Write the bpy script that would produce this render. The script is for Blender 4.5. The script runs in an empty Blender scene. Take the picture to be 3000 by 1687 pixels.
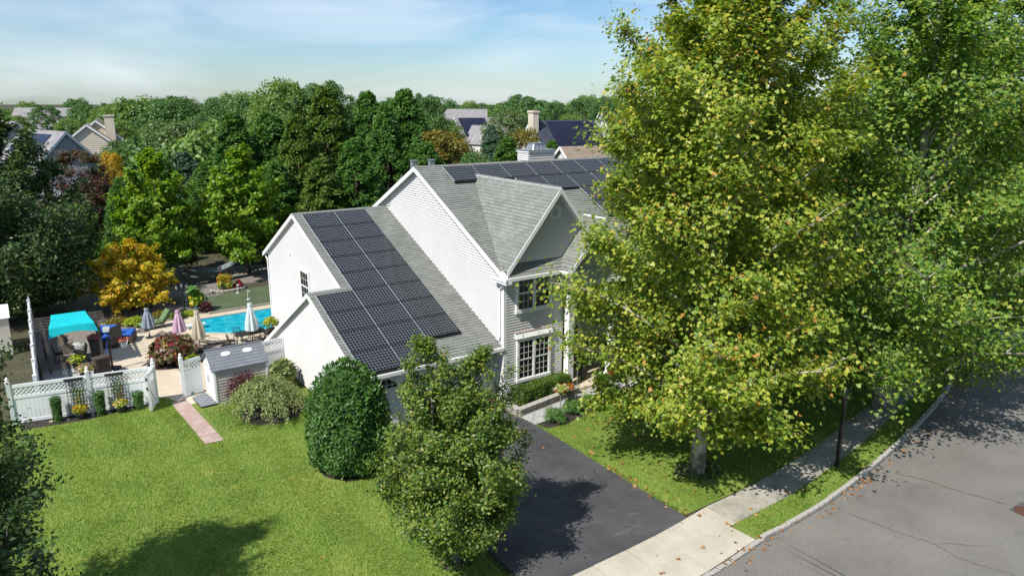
import bpy, math, random
import numpy as np
from mathutils import Vector, Matrix

S = bpy.context.scene
COL = S.collection
PI = math.pi

# ------------------------------------------------------------------ camera
CAM = np.array([-15.903, -23.0575, 12.1666])
YAW, PITCH, ROLL, FPX = math.radians(35.248), math.radians(14.506), math.radians(0.3226), 2135.967


def cam_axes():
    cy, sy, cp, sp = math.cos(YAW), math.sin(YAW), math.cos(PITCH), math.sin(PITCH)
    f = np.array([sy * cp, cy * cp, -sp])
    r = np.array([cy, -sy, 0.0])
    u = np.cross(r, f)
    c, s = math.cos(ROLL), math.sin(ROLL)
    return c * r + s * u, -s * r + c * u, f


RT, UP, FW = cam_axes()
cd = bpy.data.cameras.new('camera')
cd.sensor_width = 36
cd.lens = 36 * FPX / 3000
cd.shift_y = 2.5 / 3000
cd.clip_start, cd.clip_end = 0.3, 4000
cam = bpy.data.objects.new('camera', cd)
m = Matrix([[RT[i], UP[i], -FW[i], CAM[i]] for i in range(3)] + [[0, 0, 0, 1]])
cam.matrix_world = m
COL.objects.link(cam)
S.camera = cam

# ------------------------------------------------------------------ sun, sky, exposure
SUN_D = Vector((0.82, 0.24, -1.0)).normalized()
sd = bpy.data.lights.new('sun', 'SUN')
sd.energy = 4.5
sd.angle = math.radians(0.53)
sd.color = (1.0, 0.955, 0.88)
sun = bpy.data.objects.new('sun', sd)
sun.rotation_euler = SUN_D.to_track_quat('-Z', 'Y').to_euler()
sun.location = (-30, -10, 40)
COL.objects.link(sun)

W = bpy.data.worlds.new('World')
S.world = W
W.use_nodes = True
wn, wl = W.node_tree.nodes, W.node_tree.links
wn.clear()
sky = wn.new('ShaderNodeTexSky')
sky.sky_type = 'NISHITA'
sky.sun_disc = False
sky.sun_elevation = math.asin(-SUN_D.z)
sky.sun_rotation = math.atan2(-SUN_D.x, -SUN_D.y) % (2 * PI)
sky.altitude = 0
sky.air_density = 1.0
sky.dust_density = 0.35
sky.ozone_density = 3.2
tc = wn.new('ShaderNodeTexCoord')
mp = wn.new('ShaderNodeMapping')
mp.inputs['Scale'].default_value = (1.3, 1.3, 7.0)
mp.inputs['Rotation'].default_value = (0.0, 0.12, 0.4)
nz = wn.new('ShaderNodeTexNoise')
nz.inputs['Scale'].default_value = 2.2
nz.inputs['Detail'].default_value = 7
nz.inputs['Roughness'].default_value = 0.55
nz.inputs['Distortion'].default_value = 0.6
rp = wn.new('ShaderNodeValToRGB')
rp.color_ramp.elements[0].position = 0.40
rp.color_ramp.elements[0].color = (0, 0, 0, 1)
rp.color_ramp.elements[1].position = 0.78
rp.color_ramp.elements[1].color = (0.6, 0.6, 0.6, 1)
mixc = wn.new('ShaderNodeMixRGB')
mixc.inputs['Color2'].default_value = (7.4, 8.1, 8.7, 1)
tint = wn.new('ShaderNodeMixRGB')
tint.blend_type = 'MULTIPLY'
tint.inputs['Fac'].default_value = 1.0
tint.inputs['Color2'].default_value = (0.74, 0.87, 1.0, 1)
bg = wn.new('ShaderNodeBackground')
bg.inputs['Strength'].default_value = 0.092
wo = wn.new('ShaderNodeOutputWorld')
wl.new(tc.outputs['Generated'], mp.inputs['Vector'])
wl.new(mp.outputs['Vector'], nz.inputs['Vector'])
wl.new(nz.outputs['Fac'], rp.inputs['Fac'])
wl.new(sky.outputs['Color'], tint.inputs['Color1'])
wl.new(tint.outputs['Color'], mixc.inputs['Color1'])
wl.new(rp.outputs['Color'], mixc.inputs['Fac'])
wl.new(mixc.outputs['Color'], bg.inputs['Color'])
wl.new(bg.outputs['Background'], wo.inputs['Surface'])
S.view_settings.view_transform = 'Standard'
S.view_settings.look = 'None'
S.view_settings.exposure = 0.45
S.view_settings.gamma = 1.0
S.view_settings.use_curve_mapping = False
S.cycles.max_bounces = 7
S.cycles.transparent_max_bounces = 12
S.cycles.caustics_reflective = False
S.cycles.caustics_refractive = False


# ------------------------------------------------------------------ survey helpers: the photograph's ground plan
def ray(px, py):
    return ((px - 1500) / FPX) * RT - ((py - 846) / FPX) * UP + FW


def at(px, py, z=0.0):
    """The point of the level z that lies on the sight line of a photograph pixel."""
    d = ray(px, py)
    return CAM + d * ((z - CAM[2]) / d[2])


def atd(px, depth, py=846):
    """Plan position at a given horizontal depth from the survey point."""
    d = ray(px, py)
    fh = np.array([math.sin(YAW), math.cos(YAW), 0])
    p = CAM + d * (depth / (d @ fh))
    return p[0], p[1]


def zat(px, py, depth):
    d = ray(px, py)
    fh = np.array([math.sin(YAW), math.cos(YAW), 0])
    return float((CAM + d * (depth / (d @ fh)))[2])


# ------------------------------------------------------------------ objects
def tag(o, label=None, cat=None, group=None, kind=None):
    if label: o['label'] = label
    if cat: o['category'] = cat
    if group: o['group'] = group
    if kind: o['kind'] = kind
    return o


def thing(name, loc, label, cat, group=None, rz=0.0):
    o = bpy.data.objects.new(name, None)
    o.empty_display_size = 0.3
    o.location = loc
    o.rotation_euler = (0, 0, rz)
    COL.objects.link(o)
    return tag(o, label, cat, group)


def link(name, me, parent=None, loc=None, rz=None):
    o = bpy.data.objects.new(name, me)
    COL.objects.link(o)
    if parent is not None: o.parent = parent
    if loc is not None: o.location = loc
    if rz is not None: o.rotation_euler = (0, 0, rz)
    return o


def copy_tree(o, parent=None):
    c = o.copy()
    COL.objects.link(c)
    c.parent = parent
    for ch in list(o.children):
        copy_tree(ch, c)
    return c


class MB:
    """Collects shapes and links them as ONE mesh object."""

    def __init__(s):
        s.v, s.f, s.mi, s.uv, s.k = [], [], [], [], 0

    def face(s, pts, uv=None):
        b = len(s.v)
        s.v += [tuple(p) for p in pts]
        s.f.append(tuple(range(b, b + len(pts))))
        s.mi.append(s.k)
        s.uv.append(uv if uv is not None else [(0, 0)] * len(pts))
        return s

    def mesh(s, verts, faces):
        b = len(s.v)
        s.v += [tuple(p) for p in verts]
        for f in faces:
            s.f.append(tuple(i + b for i in f))
            s.mi.append(s.k)
            s.uv.append([(0, 0)] * len(f))
        return s

    def box(s, x0, y0, z0, x1, y1, z1):
        return s.mesh([(x0, y0, z0), (x1, y0, z0), (x1, y1, z0), (x0, y1, z0), (x0, y0, z1), (x1, y0, z1), (x1, y1, z1), (x0, y1, z1)],
                      [(0, 3, 2, 1), (4, 5, 6, 7), (0, 1, 5, 4), (1, 2, 6, 5), (2, 3, 7, 6), (3, 0, 4, 7)])

    def cbox(s, c, sx, sy, sz, rz=0.0, rx=0.0, ry=0.0):
        M = Matrix.Rotation(rz, 3, 'Z') @ Matrix.Rotation(rx, 3, 'X') @ Matrix.Rotation(ry, 3, 'Y')
        P = []
        for z in (-1, 1):
            for x, y in ((-1, -1), (1, -1), (1, 1), (-1, 1)):
                q = M @ Vector((x * sx / 2, y * sy / 2, z * sz / 2))
                P.append((q.x + c[0], q.y + c[1], q.z + c[2]))
        return s.mesh(P, [(0, 3, 2, 1), (4, 5, 6, 7), (0, 1, 5, 4), (1, 2, 6, 5), (2, 3, 7, 6), (3, 0, 4, 7)])

    def rbox(s, c, sx, sy, sz, b, rz=0.0, rx=0.0):
        """box with bevelled top edges (stones, blocks, cushions)"""
        M = Matrix.Rotation(rz, 3, 'Z') @ Matrix.Rotation(rx, 3, 'X')
        P = []
        for z, i in ((-sz / 2, b * .6), (-sz / 2 + b, 0), (sz / 2 - b, 0), (sz / 2, b)):
            for x, y in ((-1, -1), (1, -1), (1, 1), (-1, 1)):
                q = M @ Vector((x * (sx / 2 - i), y * (sy / 2 - i), z))
                P.append((q.x + c[0], q.y + c[1], q.z + c[2]))
        F = [(0, 3, 2, 1), (12, 13, 14, 15)]
        for r in range(3):
            for k in range(4):
                a, d = r * 4 + k, r * 4 + (k + 1) % 4
                F.append((a, d, d + 4, a + 4))
        return s.mesh(P, F)

    def bar(s, p0, p1, w, h, up=(0, 0, 1)):
        p0, p1 = Vector(p0), Vector(p1)
        d = (p1 - p0).normalized()
        u = Vector(up)
        if abs(d.dot(u)) > 0.98: u = Vector((0, 1, 0))
        x = d.cross(u).normalized()
        u = x.cross(d)
        P = []
        for p in (p0, p1):
            for a, b in ((-1, -1), (1, -1), (1, 1), (-1, 1)):
                P.append(tuple(p + x * (a * w / 2) + u * (b * h / 2)))
        return s.mesh(P, [(0, 1, 2, 3), (7, 6, 5, 4), (0, 4, 5, 1), (1, 5, 6, 2), (2, 6, 7, 3), (3, 7, 4, 0)])

    def tube(s, pts, rad, n=6, caps=True):
        pts = [Vector(p) for p in pts]
        if not hasattr(rad, '__len__'): rad = [rad] * len(pts)
        rings = []
        x = None
        for i, p in enumerate(pts):
            d = (pts[min(i + 1, len(pts) - 1)] - pts[max(i - 1, 0)])
            d = d.normalized() if d.length > 1e-9 else Vector((0, 0, 1))
            if x is None:
                x = d.orthogonal().normalized()
            else:
                x = (x - d * x.dot(d))
                x = x.normalized() if x.length > 1e-6 else d.orthogonal().normalized()
            y = d.cross(x)
            rings.append([tuple(p + (x * math.cos(2 * PI * k / n) + y * math.sin(2 * PI * k / n)) * rad[i]) for k in range(n)])
        P = [q for r in rings for q in r]
        F = []
        for i in range(len(pts) - 1):
            for k in range(n):
                a, b = i * n + k, i * n + (k + 1) % n
                F.append((a, b, b + n, a + n))
        if caps:
            F.append(tuple(range(n - 1, -1, -1)))
            F.append(tuple(range((len(pts) - 1) * n, len(pts) * n)))
        return s.mesh(P, F)

    def lathe(s, prof, c=(0, 0, 0), n=12, flute=0.0, nf=0):
        P, F = [], []
        for r, z in prof:
            for k in range(n):
                a = 2 * PI * k / n
                rr = r * (1 + (flute * math.cos(nf * a) if nf else 0))
                P.append((c[0] + rr * math.cos(a), c[1] + rr * math.sin(a), c[2] + z))
        for i in range(len(prof) - 1):
            for k in range(n):
                a, b = i * n + k, i * n + (k + 1) % n
                F.append((a, b, b + n, a + n))
        F.append(tuple(range(n - 1, -1, -1)))
        F.append(tuple(range((len(prof) - 1) * n, len(prof) * n)))
        return s.mesh(P, F)

    def prism(s, poly, z0, z1):
        n = len(poly)
        P = [(x, y, z0) for x, y in poly] + [(x, y, z1) for x, y in poly]
        return s.mesh(P, [tuple(range(n - 1, -1, -1)), tuple(range(n, 2 * n))] + [(i, (i + 1) % n, (i + 1) % n + n, i + n) for i in range(n)])

    def data(s, name, mats, smooth=False):
        me = bpy.data.meshes.new(name)
        me.from_pydata(s.v, [], s.f)
        for mm in (mats if isinstance(mats, (list, tuple)) else [mats]): me.materials.append(mm)
        if max(s.mi, default=0): me.polygons.foreach_set('material_index', s.mi)
        flat = [c for u in s.uv for q in u for c in q]
        if any(flat):
            l = me.uv_layers.new(name='UVMap')
            l.data.foreach_set('uv', flat)
        if smooth: me.polygons.foreach_set('use_smooth', [True] * len(me.polygons))
        me.update()
        return me

    def build(s, name, mats, parent=None, loc=None, rz=None, smooth=False):
        return link(name, s.data(name, mats, smooth), parent, loc, rz)


def raw_mesh(name, V, F, mats):
    """Fast mesh from numpy: V (n,3), F (m,k)."""
    me = bpy.data.meshes.new(name)
    V = np.ascontiguousarray(V, dtype=np.float32)
    F = np.ascontiguousarray(F, dtype=np.int32)
    k = F.shape[1]
    me.vertices.add(len(V))
    me.vertices.foreach_set('co', V.ravel())
    me.loops.add(F.size)
    me.loops.foreach_set('vertex_index', F.ravel())
    me.polygons.add(len(F))
    me.polygons.foreach_set('loop_start', np.arange(0, F.size, k, dtype=np.int32))
    me.polygons.foreach_set('loop_total', np.full(len(F), k, dtype=np.int32))
    me.update(calc_edges=True)
    for mm in (mats if isinstance(mats, (list, tuple)) else [mats]): me.materials.append(mm)
    return me


# ------------------------------------------------------------------ materials
def _new(name):
    mt = bpy.data.materials.new(name)
    mt.use_nodes = True
    nt = mt.node_tree
    b = nt.nodes['Principled BSDF']
    return mt, nt, b


def ramp(nt, cols, pos=None):
    r = nt.nodes.new('ShaderNodeValToRGB')
    e = r.color_ramp.elements
    while len(e) < len(cols): e.new(0.5)
    for i, c in enumerate(cols):
        e[i].position = pos[i] if pos else i / max(1, len(cols) - 1)
        e[i].color = (*c, 1)
    return r


def mat(name, c0, c1=None, scale=3.0, rough=0.6, bump=0.0, bscale=None, detail=6, spec=0.4, metal=0.0, fine=None, lo=.35, hi=.65, blot=None):
    """Principled with two tones blended by object-space noise, an optional fine speckle and fine relief."""
    mt, nt, b = _new(name)
    L = nt.links
    b.inputs['Roughness'].default_value = rough
    b.inputs['Specular IOR Level'].default_value = spec
    b.inputs['Metallic'].default_value = metal
    if c1 is None: c1 = tuple(min(1, x * 1.12) for x in c0); 
    t = nt.nodes.new('ShaderNodeTexCoord')
    n = nt.nodes.new('ShaderNodeTexNoise')
    n.inputs['Scale'].default_value = scale
    n.inputs['Detail'].default_value = detail
    n.inputs['Roughness'].default_value = 0.62
    L.new(t.outputs['Object'], n.inputs['Vector'])
    r = ramp(nt, [c0, c1], [lo, hi])
    L.new(n.outputs['Fac'], r.inputs['Fac'])
    out = r.outputs['Color']
    if fine:
        n2 = nt.nodes.new('ShaderNodeTexNoise')
        n2.inputs['Scale'].default_value = fine[0]
        n2.inputs['Detail'].default_value = 2
        L.new(t.outputs['Object'], n2.inputs['Vector'])
        r2 = ramp(nt, [(1 - fine[1],) * 3, (1 + fine[1],) * 3], [.3, .7])
        L.new(n2.outputs['Fac'], r2.inputs['Fac'])
        mx = nt.nodes.new('ShaderNodeMixRGB')
        mx.blend_type = 'MULTIPLY'
        mx.inputs['Fac'].default_value = 1
        L.new(out, mx.inputs['Color1'])
        L.new(r2.outputs['Color'], mx.inputs['Color2'])
        out = mx.outputs['Color']
    for bl in (blot or []):
        mp2 = nt.nodes.new('ShaderNodeMapping')
        mp2.inputs['Scale'].default_value = (bl[0], bl[0] * bl[3], bl[0])
        mp2.inputs['Rotation'].default_value = (0, 0, bl[4])
        n4 = nt.nodes.new('ShaderNodeTexNoise')
        n4.inputs['Scale'].default_value = 1
        n4.inputs['Detail'].default_value = 7
        n4.inputs['Roughness'].default_value = .68
        n4.inputs['Distortion'].default_value = .8
        L.new(t.outputs['Object'], mp2.inputs['Vector'])
        L.new(mp2.outputs['Vector'], n4.inputs['Vector'])
        r4 = ramp(nt, [(1, 1, 1), bl[1]], [bl[2], min(1, bl[2] + .14)])
        L.new(n4.outputs['Fac'], r4.inputs['Fac'])
        mx4 = nt.nodes.new('ShaderNodeMixRGB')
        mx4.blend_type = 'MULTIPLY'
        mx4.inputs['Fac'].default_value = 1
        L.new(out, mx4.inputs['Color1'])
        L.new(r4.outputs['Color'], mx4.inputs['Color2'])
        out = mx4.outputs['Color']
    L.new(out, b.inputs['Base Color'])
    if bump:
        n3 = nt.nodes.new('ShaderNodeTexNoise')
        n3.inputs['Scale'].default_value = bscale or scale * 8
        n3.inputs['Detail'].default_value = 4
        L.new(t.outputs['Object'], n3.inputs['Vector'])
        bp = nt.nodes.new('ShaderNodeBump')
        bp.inputs['Strength'].default_value = bump
        bp.inputs['Distance'].default_value = 0.02
        L.new(n3.outputs['Fac'], bp.inputs['Height'])
        L.new(bp.outputs['Normal'], b.inputs['Normal'])
    return mt


def leaf_mat(name, cols, pos=None, trans=0.35, rough=0.42, spec=0.45, big=0.35, bscale=0.5, gain=1.45):
    """Leaves: every leaf (mesh island) takes its own tone of the ramp; light passes through."""
    mt, nt, b = _new(name)
    L = nt.links
    g = nt.nodes.new('ShaderNodeNewGeometry')
    t = nt.nodes.new('ShaderNodeTexCoord')
    n = nt.nodes.new('ShaderNodeTexNoise')
    n.inputs['Scale'].default_value = bscale
    n.inputs['Detail'].default_value = 3
    L.new(t.outputs['Object'], n.inputs['Vector'])
    m1 = nt.nodes.new('ShaderNodeMath')
    m1.operation = 'MULTIPLY_ADD'
    L.new(n.outputs['Fac'], m1.inputs[0])
    m1.inputs[1].default_value = big * 2
    m1.inputs[2].default_value = -big
    m2 = nt.nodes.new('ShaderNodeMath')
    m2.operation = 'ADD'
    m2.use_clamp = True
    L.new(g.outputs['Random Per Island'], m2.inputs[0])
    L.new(m1.outputs[0], m2.inputs[1])
    r = ramp(nt, [tuple(min(.8, q * gain) for q in c) for c in cols], pos)
    L.new(m2.outputs[0], r.inputs['Fac'])
    L.new(r.outputs['Color'], b.inputs['Base Color'])
    b.inputs['Roughness'].default_value = rough
    b.inputs['Specular IOR Level'].default_value = spec
    tr = nt.nodes.new('ShaderNodeBsdfTranslucent')
    hs = nt.nodes.new('ShaderNodeMixRGB')
    hs.blend_type = 'MULTIPLY'
    hs.inputs['Fac'].default_value = 1
    hs.inputs['Color2'].default_value = (1.5, 1.45, 0.5, 1)
    L.new(r.outputs['Color'], hs.inputs['Color1'])
    L.new(hs.outputs['Color'], tr.inputs['Color'])
    mx = nt.nodes.new('ShaderNodeMixShader')
    mx.inputs['Fac'].default_value = trans
    L.new(b.outputs['BSDF'], mx.inputs[1])
    L.new(tr.outputs['BSDF'], mx.inputs[2])
    L.new(mx.outputs['Shader'], nt.nodes['Material Output'].inputs['Surface'])
    return mt


def glass_mat(name, tint=(0.9, 0.95, 0.95)):
    mt, nt, b = _new(name)
    L = nt.links
    nt.nodes.remove(b)
    tr = nt.nodes.new('ShaderNodeBsdfTransparent')
    tr.inputs['Color'].default_value = (*tint, 1)
    gl = nt.nodes.new('ShaderNodeBsdfGlossy')
    gl.inputs['Roughness'].default_value = 0.02
    lw = nt.nodes.new('ShaderNodeFresnel')
    lw.inputs['IOR'].default_value = 1.6
    mx = nt.nodes.new('ShaderNodeMixShader')
    L.new(lw.outputs['Fac'], mx.inputs['Fac'])
    L.new(tr.outputs['BSDF'], mx.inputs[1])
    L.new(gl.outputs['BSDF'], mx.inputs[2])
    L.new(mx.outputs['Shader'], nt.nodes['Material Output'].inputs['Surface'])
    return mt


def shingle_mat(name, c0, c1, w=0.33, h=0.15):
    mt, nt, b = _new(name)
    L = nt.links
    uv = nt.nodes.new('ShaderNodeUVMap')
    br = nt.nodes.new('ShaderNodeTexBrick')
    br.inputs['Scale'].default_value = 1
    br.inputs['Brick Width'].default_value = w
    br.inputs['Row Height'].default_value = h
    br.inputs['Mortar Size'].default_value = 0.006
    br.inputs['Color1'].default_value = (*c0, 1)
    br.inputs['Color2'].default_value = (*c1, 1)
    br.inputs['Mortar'].default_value = (*(x * .55 for x in c0), 1)
    L.new(uv.outputs['UV'], br.inputs['Vector'])
    t = nt.nodes.new('ShaderNodeTexCoord')
    n = nt.nodes.new('ShaderNodeTexNoise')
    n.inputs['Scale'].default_value = 1.1
    n.inputs['Detail'].default_value = 8
    L.new(t.outputs['Object'], n.inputs['Vector'])
    r = ramp(nt, [(.9,) * 3, (1.1,) * 3], [.3, .7])
    L.new(n.outputs['Fac'], r.inputs['Fac'])
    mx = nt.nodes.new('ShaderNodeMixRGB')
    mx.blend_type = 'MULTIPLY'
    mx.inputs['Fac'].default_value = 1
    L.new(br.outputs['Color'], mx.inputs['Color1'])
    L.new(r.outputs['Color'], mx.inputs['Color2'])
    L.new(mx.outputs['Color'], b.inputs['Base Color'])
    b.inputs['Roughness'].default_value = 0.85
    b.inputs['Specular IOR Level'].default_value = 0.2
    return mt


def solar_mat(name, nx=12, ny=8):
    """Printed cells: dark squares with cut corners and pale grid lines on the sheet's own UVs."""
    mt, nt, b = _new(name)
    L = nt.links
    uv = nt.nodes.new('ShaderNodeUVMap')
    sx = nt.nodes.new('ShaderNodeSeparateXYZ')
    L.new(uv.outputs['UV'], sx.inputs['Vector'])

    def mth(op, a, b_=None, c=None):
        q = nt.nodes.new('ShaderNodeMath')
        q.operation = op
        for i, v in enumerate((a, b_, c)):
            if v is None: continue
            if isinstance(v, (int, float)):
                q.inputs[i].default_value = v
            else:
                L.new(v, q.inputs[i])
        return q.outputs[0]

    def dist(o, n):
        fr = mth('FRACT', mth('MULTIPLY', o, n))
        return mth('MINIMUM', fr, mth('SUBTRACT', 1.0, fr))

    dx, dy = dist(sx.outputs['X'], nx), dist(sx.outputs['Y'], ny)
    line = mth('LESS_THAN', mth('MINIMUM', dx, dy), 0.04)
    dia = mth('LESS_THAN', mth('ADD', dx, dy), 0.13)
    f = mth('MAXIMUM', line, dia)
    mx = nt.nodes.new('ShaderNodeMixRGB')
    mx.inputs['Color1'].default_value = (0.010, 0.010, 0.016, 1)
    mx.inputs['Color2'].default_value = (0.24, 0.27, 0.28, 1)
    L.new(f, mx.inputs['Fac'])
    L.new(mx.outputs['Color'], b.inputs['Base Color'])
    b.inputs['Roughness'].default_value = 0.16
    b.inputs['Specular IOR Level'].default_value = 0.35
    return mt


M = {}
M['siding'] = mat('vinyl_siding', (.565, .558, .548), (.60, .592, .582), .7, .5, fine=(3, .02))
M['trim'] = mat('white_trim', (.78, .78, .77), (.84, .84, .83), 2, .4)
M['shingle'] = shingle_mat('grey_shingles', (.185, .195, .178), (.245, .255, .235))
M['cap'] = mat('ridge_cap_shingle', (.17, .175, .165), (.23, .235, .22), 4, .85)
M['solar'] = solar_mat('solar_cells')
M['pframe'] = mat('black_panel_frame', (.012, .012, .014), (.02, .02, .022), 4, .35)
M['rail'] = mat('aluminium_rail', (.55, .6, .6), (.65, .7, .7), 4, .35, metal=.6)
M['glass'] = glass_mat('window_glass')
M['dark'] = mat('dark_interior', (.012, .013, .014), (.03, .03, .03), 2, .8)
M['blind'] = mat('window_blind', (.22, .23, .22), (.30, .31, .30), 3, .7)
M['blindw'] = mat('pale_blind', (.5, .52, .52), (.6, .62, .62), 3, .7)
M['galv'] = mat('galvanised_metal', (.35, .37, .39), (.5, .52, .54), 5, .4, metal=.7)
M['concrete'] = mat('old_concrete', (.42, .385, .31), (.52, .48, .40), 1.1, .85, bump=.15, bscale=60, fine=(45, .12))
M['concrete2'] = mat('darker_concrete', (.27, .25, .21), (.42, .39, .33), 1.6, .85, bump=.15, bscale=60, fine=(45, .14))
M['deck'] = mat('pool_deck_concrete', (.47, .40, .29), (.58, .50, .38), .8, .85, bump=.1, bscale=50, fine=(30, .08))
M['asphalt'] = mat('driveway_asphalt', (.050, .050, .054), (.086, .085, .089), .55, .75, bump=.35, bscale=160, fine=(110, .4), detail=9, blot=[(.9, (1.7, 1.7, 1.7), .56, 3.5, .5), (1.5, (.7, .7, .7), .6, 1, 0), (2.2, (1.5, 1.5, 1.55), .66, .25, 1.0)])
M['road'] = mat('road_asphalt', (.158, .149, .137), (.205, .195, .180), .35, .85, bump=.3, bscale=120, fine=(60, .38), detail=9, blot=[(.35, (.80, .80, .80), .55, 2.5, .2), (1.6, (1.18, 1.17, 1.15), .62, 1, 0), (.8, (.72, .72, .72), .68, 1, 0)])
M['patch'] = mat('road_patch', (.075, .07, .07), (.10, .095, .095), 1, .85, fine=(90, .3))
M['kerb'] = mat('granite_kerb', (.30, .28, .25), (.46, .44, .40), 7, .85, bump=.5, bscale=40)
M['brick'] = mat('pink_brick', (.36, .25, .215), (.46, .33, .29), 9, .85, bump=.3, bscale=60)
M['brick2'] = mat('tan_brick', (.40, .30, .26), (.50, .39, .34), 9, .85, bump=.3, bscale=60)
M['paver'] = mat('light_grey_paver', (.36, .36, .35), (.46, .46, .45), 8, .85, bump=.25, bscale=60)
M['paver2'] = mat('mid_grey_paver', (.30, .30, .295), (.38, .38, .375), 8, .85, bump=.25, bscale=60)
M['paver3'] = mat('blue_grey_paver', (.17, .19, .21), (.26, .28, .30), 6, .85, bump=.25, bscale=60)
M['stone'] = mat('rough_wall_stone', (.25, .23, .19), (.40, .37, .31), 8, .9, bump=.8, bscale=22)
M['mulch'] = mat('dark_mulch', (.022, .018, .015), (.06, .048, .04), 14, .95, bump=.8, bscale=40, fine=(50, .4))
M['soil'] = mat('woodland_floor', (.035, .035, .018), (.075, .07, .035), .5, .95, bump=.4, bscale=8, fine=(8, .35))
M['lawn'] = mat('lawn', (.10, .165, .022), (.19, .25, .045), .55, .95, bump=.6, bscale=55, fine=(34, .30), detail=8, lo=.3, hi=.7, blot=[(.45, (1.45, 1.12, 1.2), .55, 1.8, .4), (.8, (.68, .8, .75), .58, 1, 0)])
M['turf'] = mat('putting_turf', (.062, .088, .04), (.085, .11, .052), .8, .95, bump=.2, bscale=90, fine=(60, .14))
M['gravel'] = mat('grey_gravel', (.13, .115, .10), (.27, .24, .21), 9, .95, bump=.9, bscale=26, fine=(22, .55))
M['water'] = None
M['white'] = mat('white_vinyl', (.76, .77, .77), (.82, .83, .83), 2, .38)
M['black'] = mat('black_metal', (.010, .010, .011), (.02, .02, .021), 6, .4)
M['iron'] = mat('cast_iron', (.016, .014, .013), (.035, .03, .027), 6, .45)
M['pergola'] = mat('dark_pergola_wood', (.065, .056, .05), (.12, .105, .095), 6, .75, bump=.3)
M['teal'] = mat('turquoise_cloth', (.0, .42, .47), (.0, .50, .55), 1.5, .8)
M['blue'] = mat('blue_cushion', (.015, .085, .36), (.025, .12, .46), 3, .85, bump=.2)
M['wicker'] = mat('brown_wicker', (.05, .035, .026), (.10, .072, .055), 30, .7, bump=.6, bscale=60)
M['sling'] = mat('tan_sling', (.20, .165, .125), (.27, .225, .175), 6, .8)
M['sage'] = mat('sage_cushion', (.10, .17, .07), (.15, .23, .10), 3, .9, bump=.2)
M['pale'] = mat('pale_pillow', (.40, .43, .40), (.52, .55, .52), 14, .9)
M['ugrey'] = mat('grey_umbrella_cloth', (.16, .20, .25), (.32, .36, .40), 5, .85)
M['upink'] = mat('pink_umbrella_cloth', (.42, .27, .37), (.56, .39, .49), 4, .85)
M['utan'] = mat('beige_umbrella_cloth', (.44, .38, .28), (.55, .49, .38), 4, .85)
M['uwhite'] = mat('pale_umbrella_cloth', (.46, .55, .56), (.60, .69, .70), 4, .85)
M['wood'] = mat('weathered_wood', (.14, .10, .07), (.24, .18, .13), 8, .8)
M['slate'] = mat('slate_shed_roof', (.15, .165, .185), (.19, .205, .225), 3, .6)
M['shedw'] = mat('shed_panel', (.62, .61, .58), (.70, .69, .66), 1.2, .6)
M['shedg'] = mat('shed_grey_panel', (.40, .37, .34), (.48, .45, .41), 1.5, .65)
M['beige'] = mat('beige_panel', (.50, .46, .38), (.58, .54, .46), 1, .7)
M['terra'] = mat('red_terracotta', (.42, .075, .04), (.52, .11, .06), 6, .6)
M['orange'] = mat('orange_rim', (.62, .06, .02), (.7, .09, .03), 5, .45)
M['pot'] = mat('dark_pot', (.02, .02, .022), (.04, .04, .042), 5, .5)
M['potg'] = mat('sage_pot', (.16, .27, .22), (.22, .34, .28), 5, .5)
M['bark'] = mat('grey_bark', (.10, .085, .068), (.24, .215, .18), 7, .9, bump=.9, bscale=18)
M['planebark'] = mat('mottled_plane_bark', (.16, .135, .105), (.46, .44, .37), 2.2, .85, bump=.5, bscale=14, lo=.42, hi=.56)
M['bark2'] = mat('brown_bark', (.055, .042, .03), (.12, .095, .07), 7, .9, bump=.9, bscale=18)
M['manhole'] = mat('rusty_iron', (.07, .03, .02), (.13, .06, .04), 8, .7)
M['flag'] = mat('white_flag', (.75, .75, .74), (.8, .8, .79), 4, .8)
M['rope'] = mat('hammock_cloth', (.12, .15, .15), (.2, .24, .24), 5, .9)
M['copper'] = mat('copper_flashing', (.42, .30, .26), (.5, .37, .32), 4, .55)
M['door'] = mat('front_door', (.10, .03, .03), (.13, .045, .04), 2, .5)
# water
mt, nt, b = _new('pool_water')
b.inputs['Base Color'].default_value = (.0, .36, .48, 1)
b.inputs['Roughness'].default_value = .06
n_ = nt.nodes.new('ShaderNodeTexNoise'); n_.inputs['Scale'].default_value = 2.6; n_.inputs['Detail'].default_value = 5
t_ = nt.nodes.new('ShaderNodeTexCoord')
nt.links.new(t_.outputs['Object'], n_.inputs['Vector'])
r_ = ramp(nt, [(.0, .30, .44), (.03, .44, .54)], [.38, .62])
nt.links.new(n_.outputs['Fac'], r_.inputs['Fac'])
nt.links.new(r_.outputs['Color'], b.inputs['Base Color'])
bp_ = nt.nodes.new('ShaderNodeBump'); bp_.inputs['Strength'].default_value = .25; bp_.inputs['Distance'].default_value = .05
nt.links.new(n_.outputs['Fac'], bp_.inputs['Height']); nt.links.new(bp_.outputs['Normal'], b.inputs['Normal'])
M['water'] = mt

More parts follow.
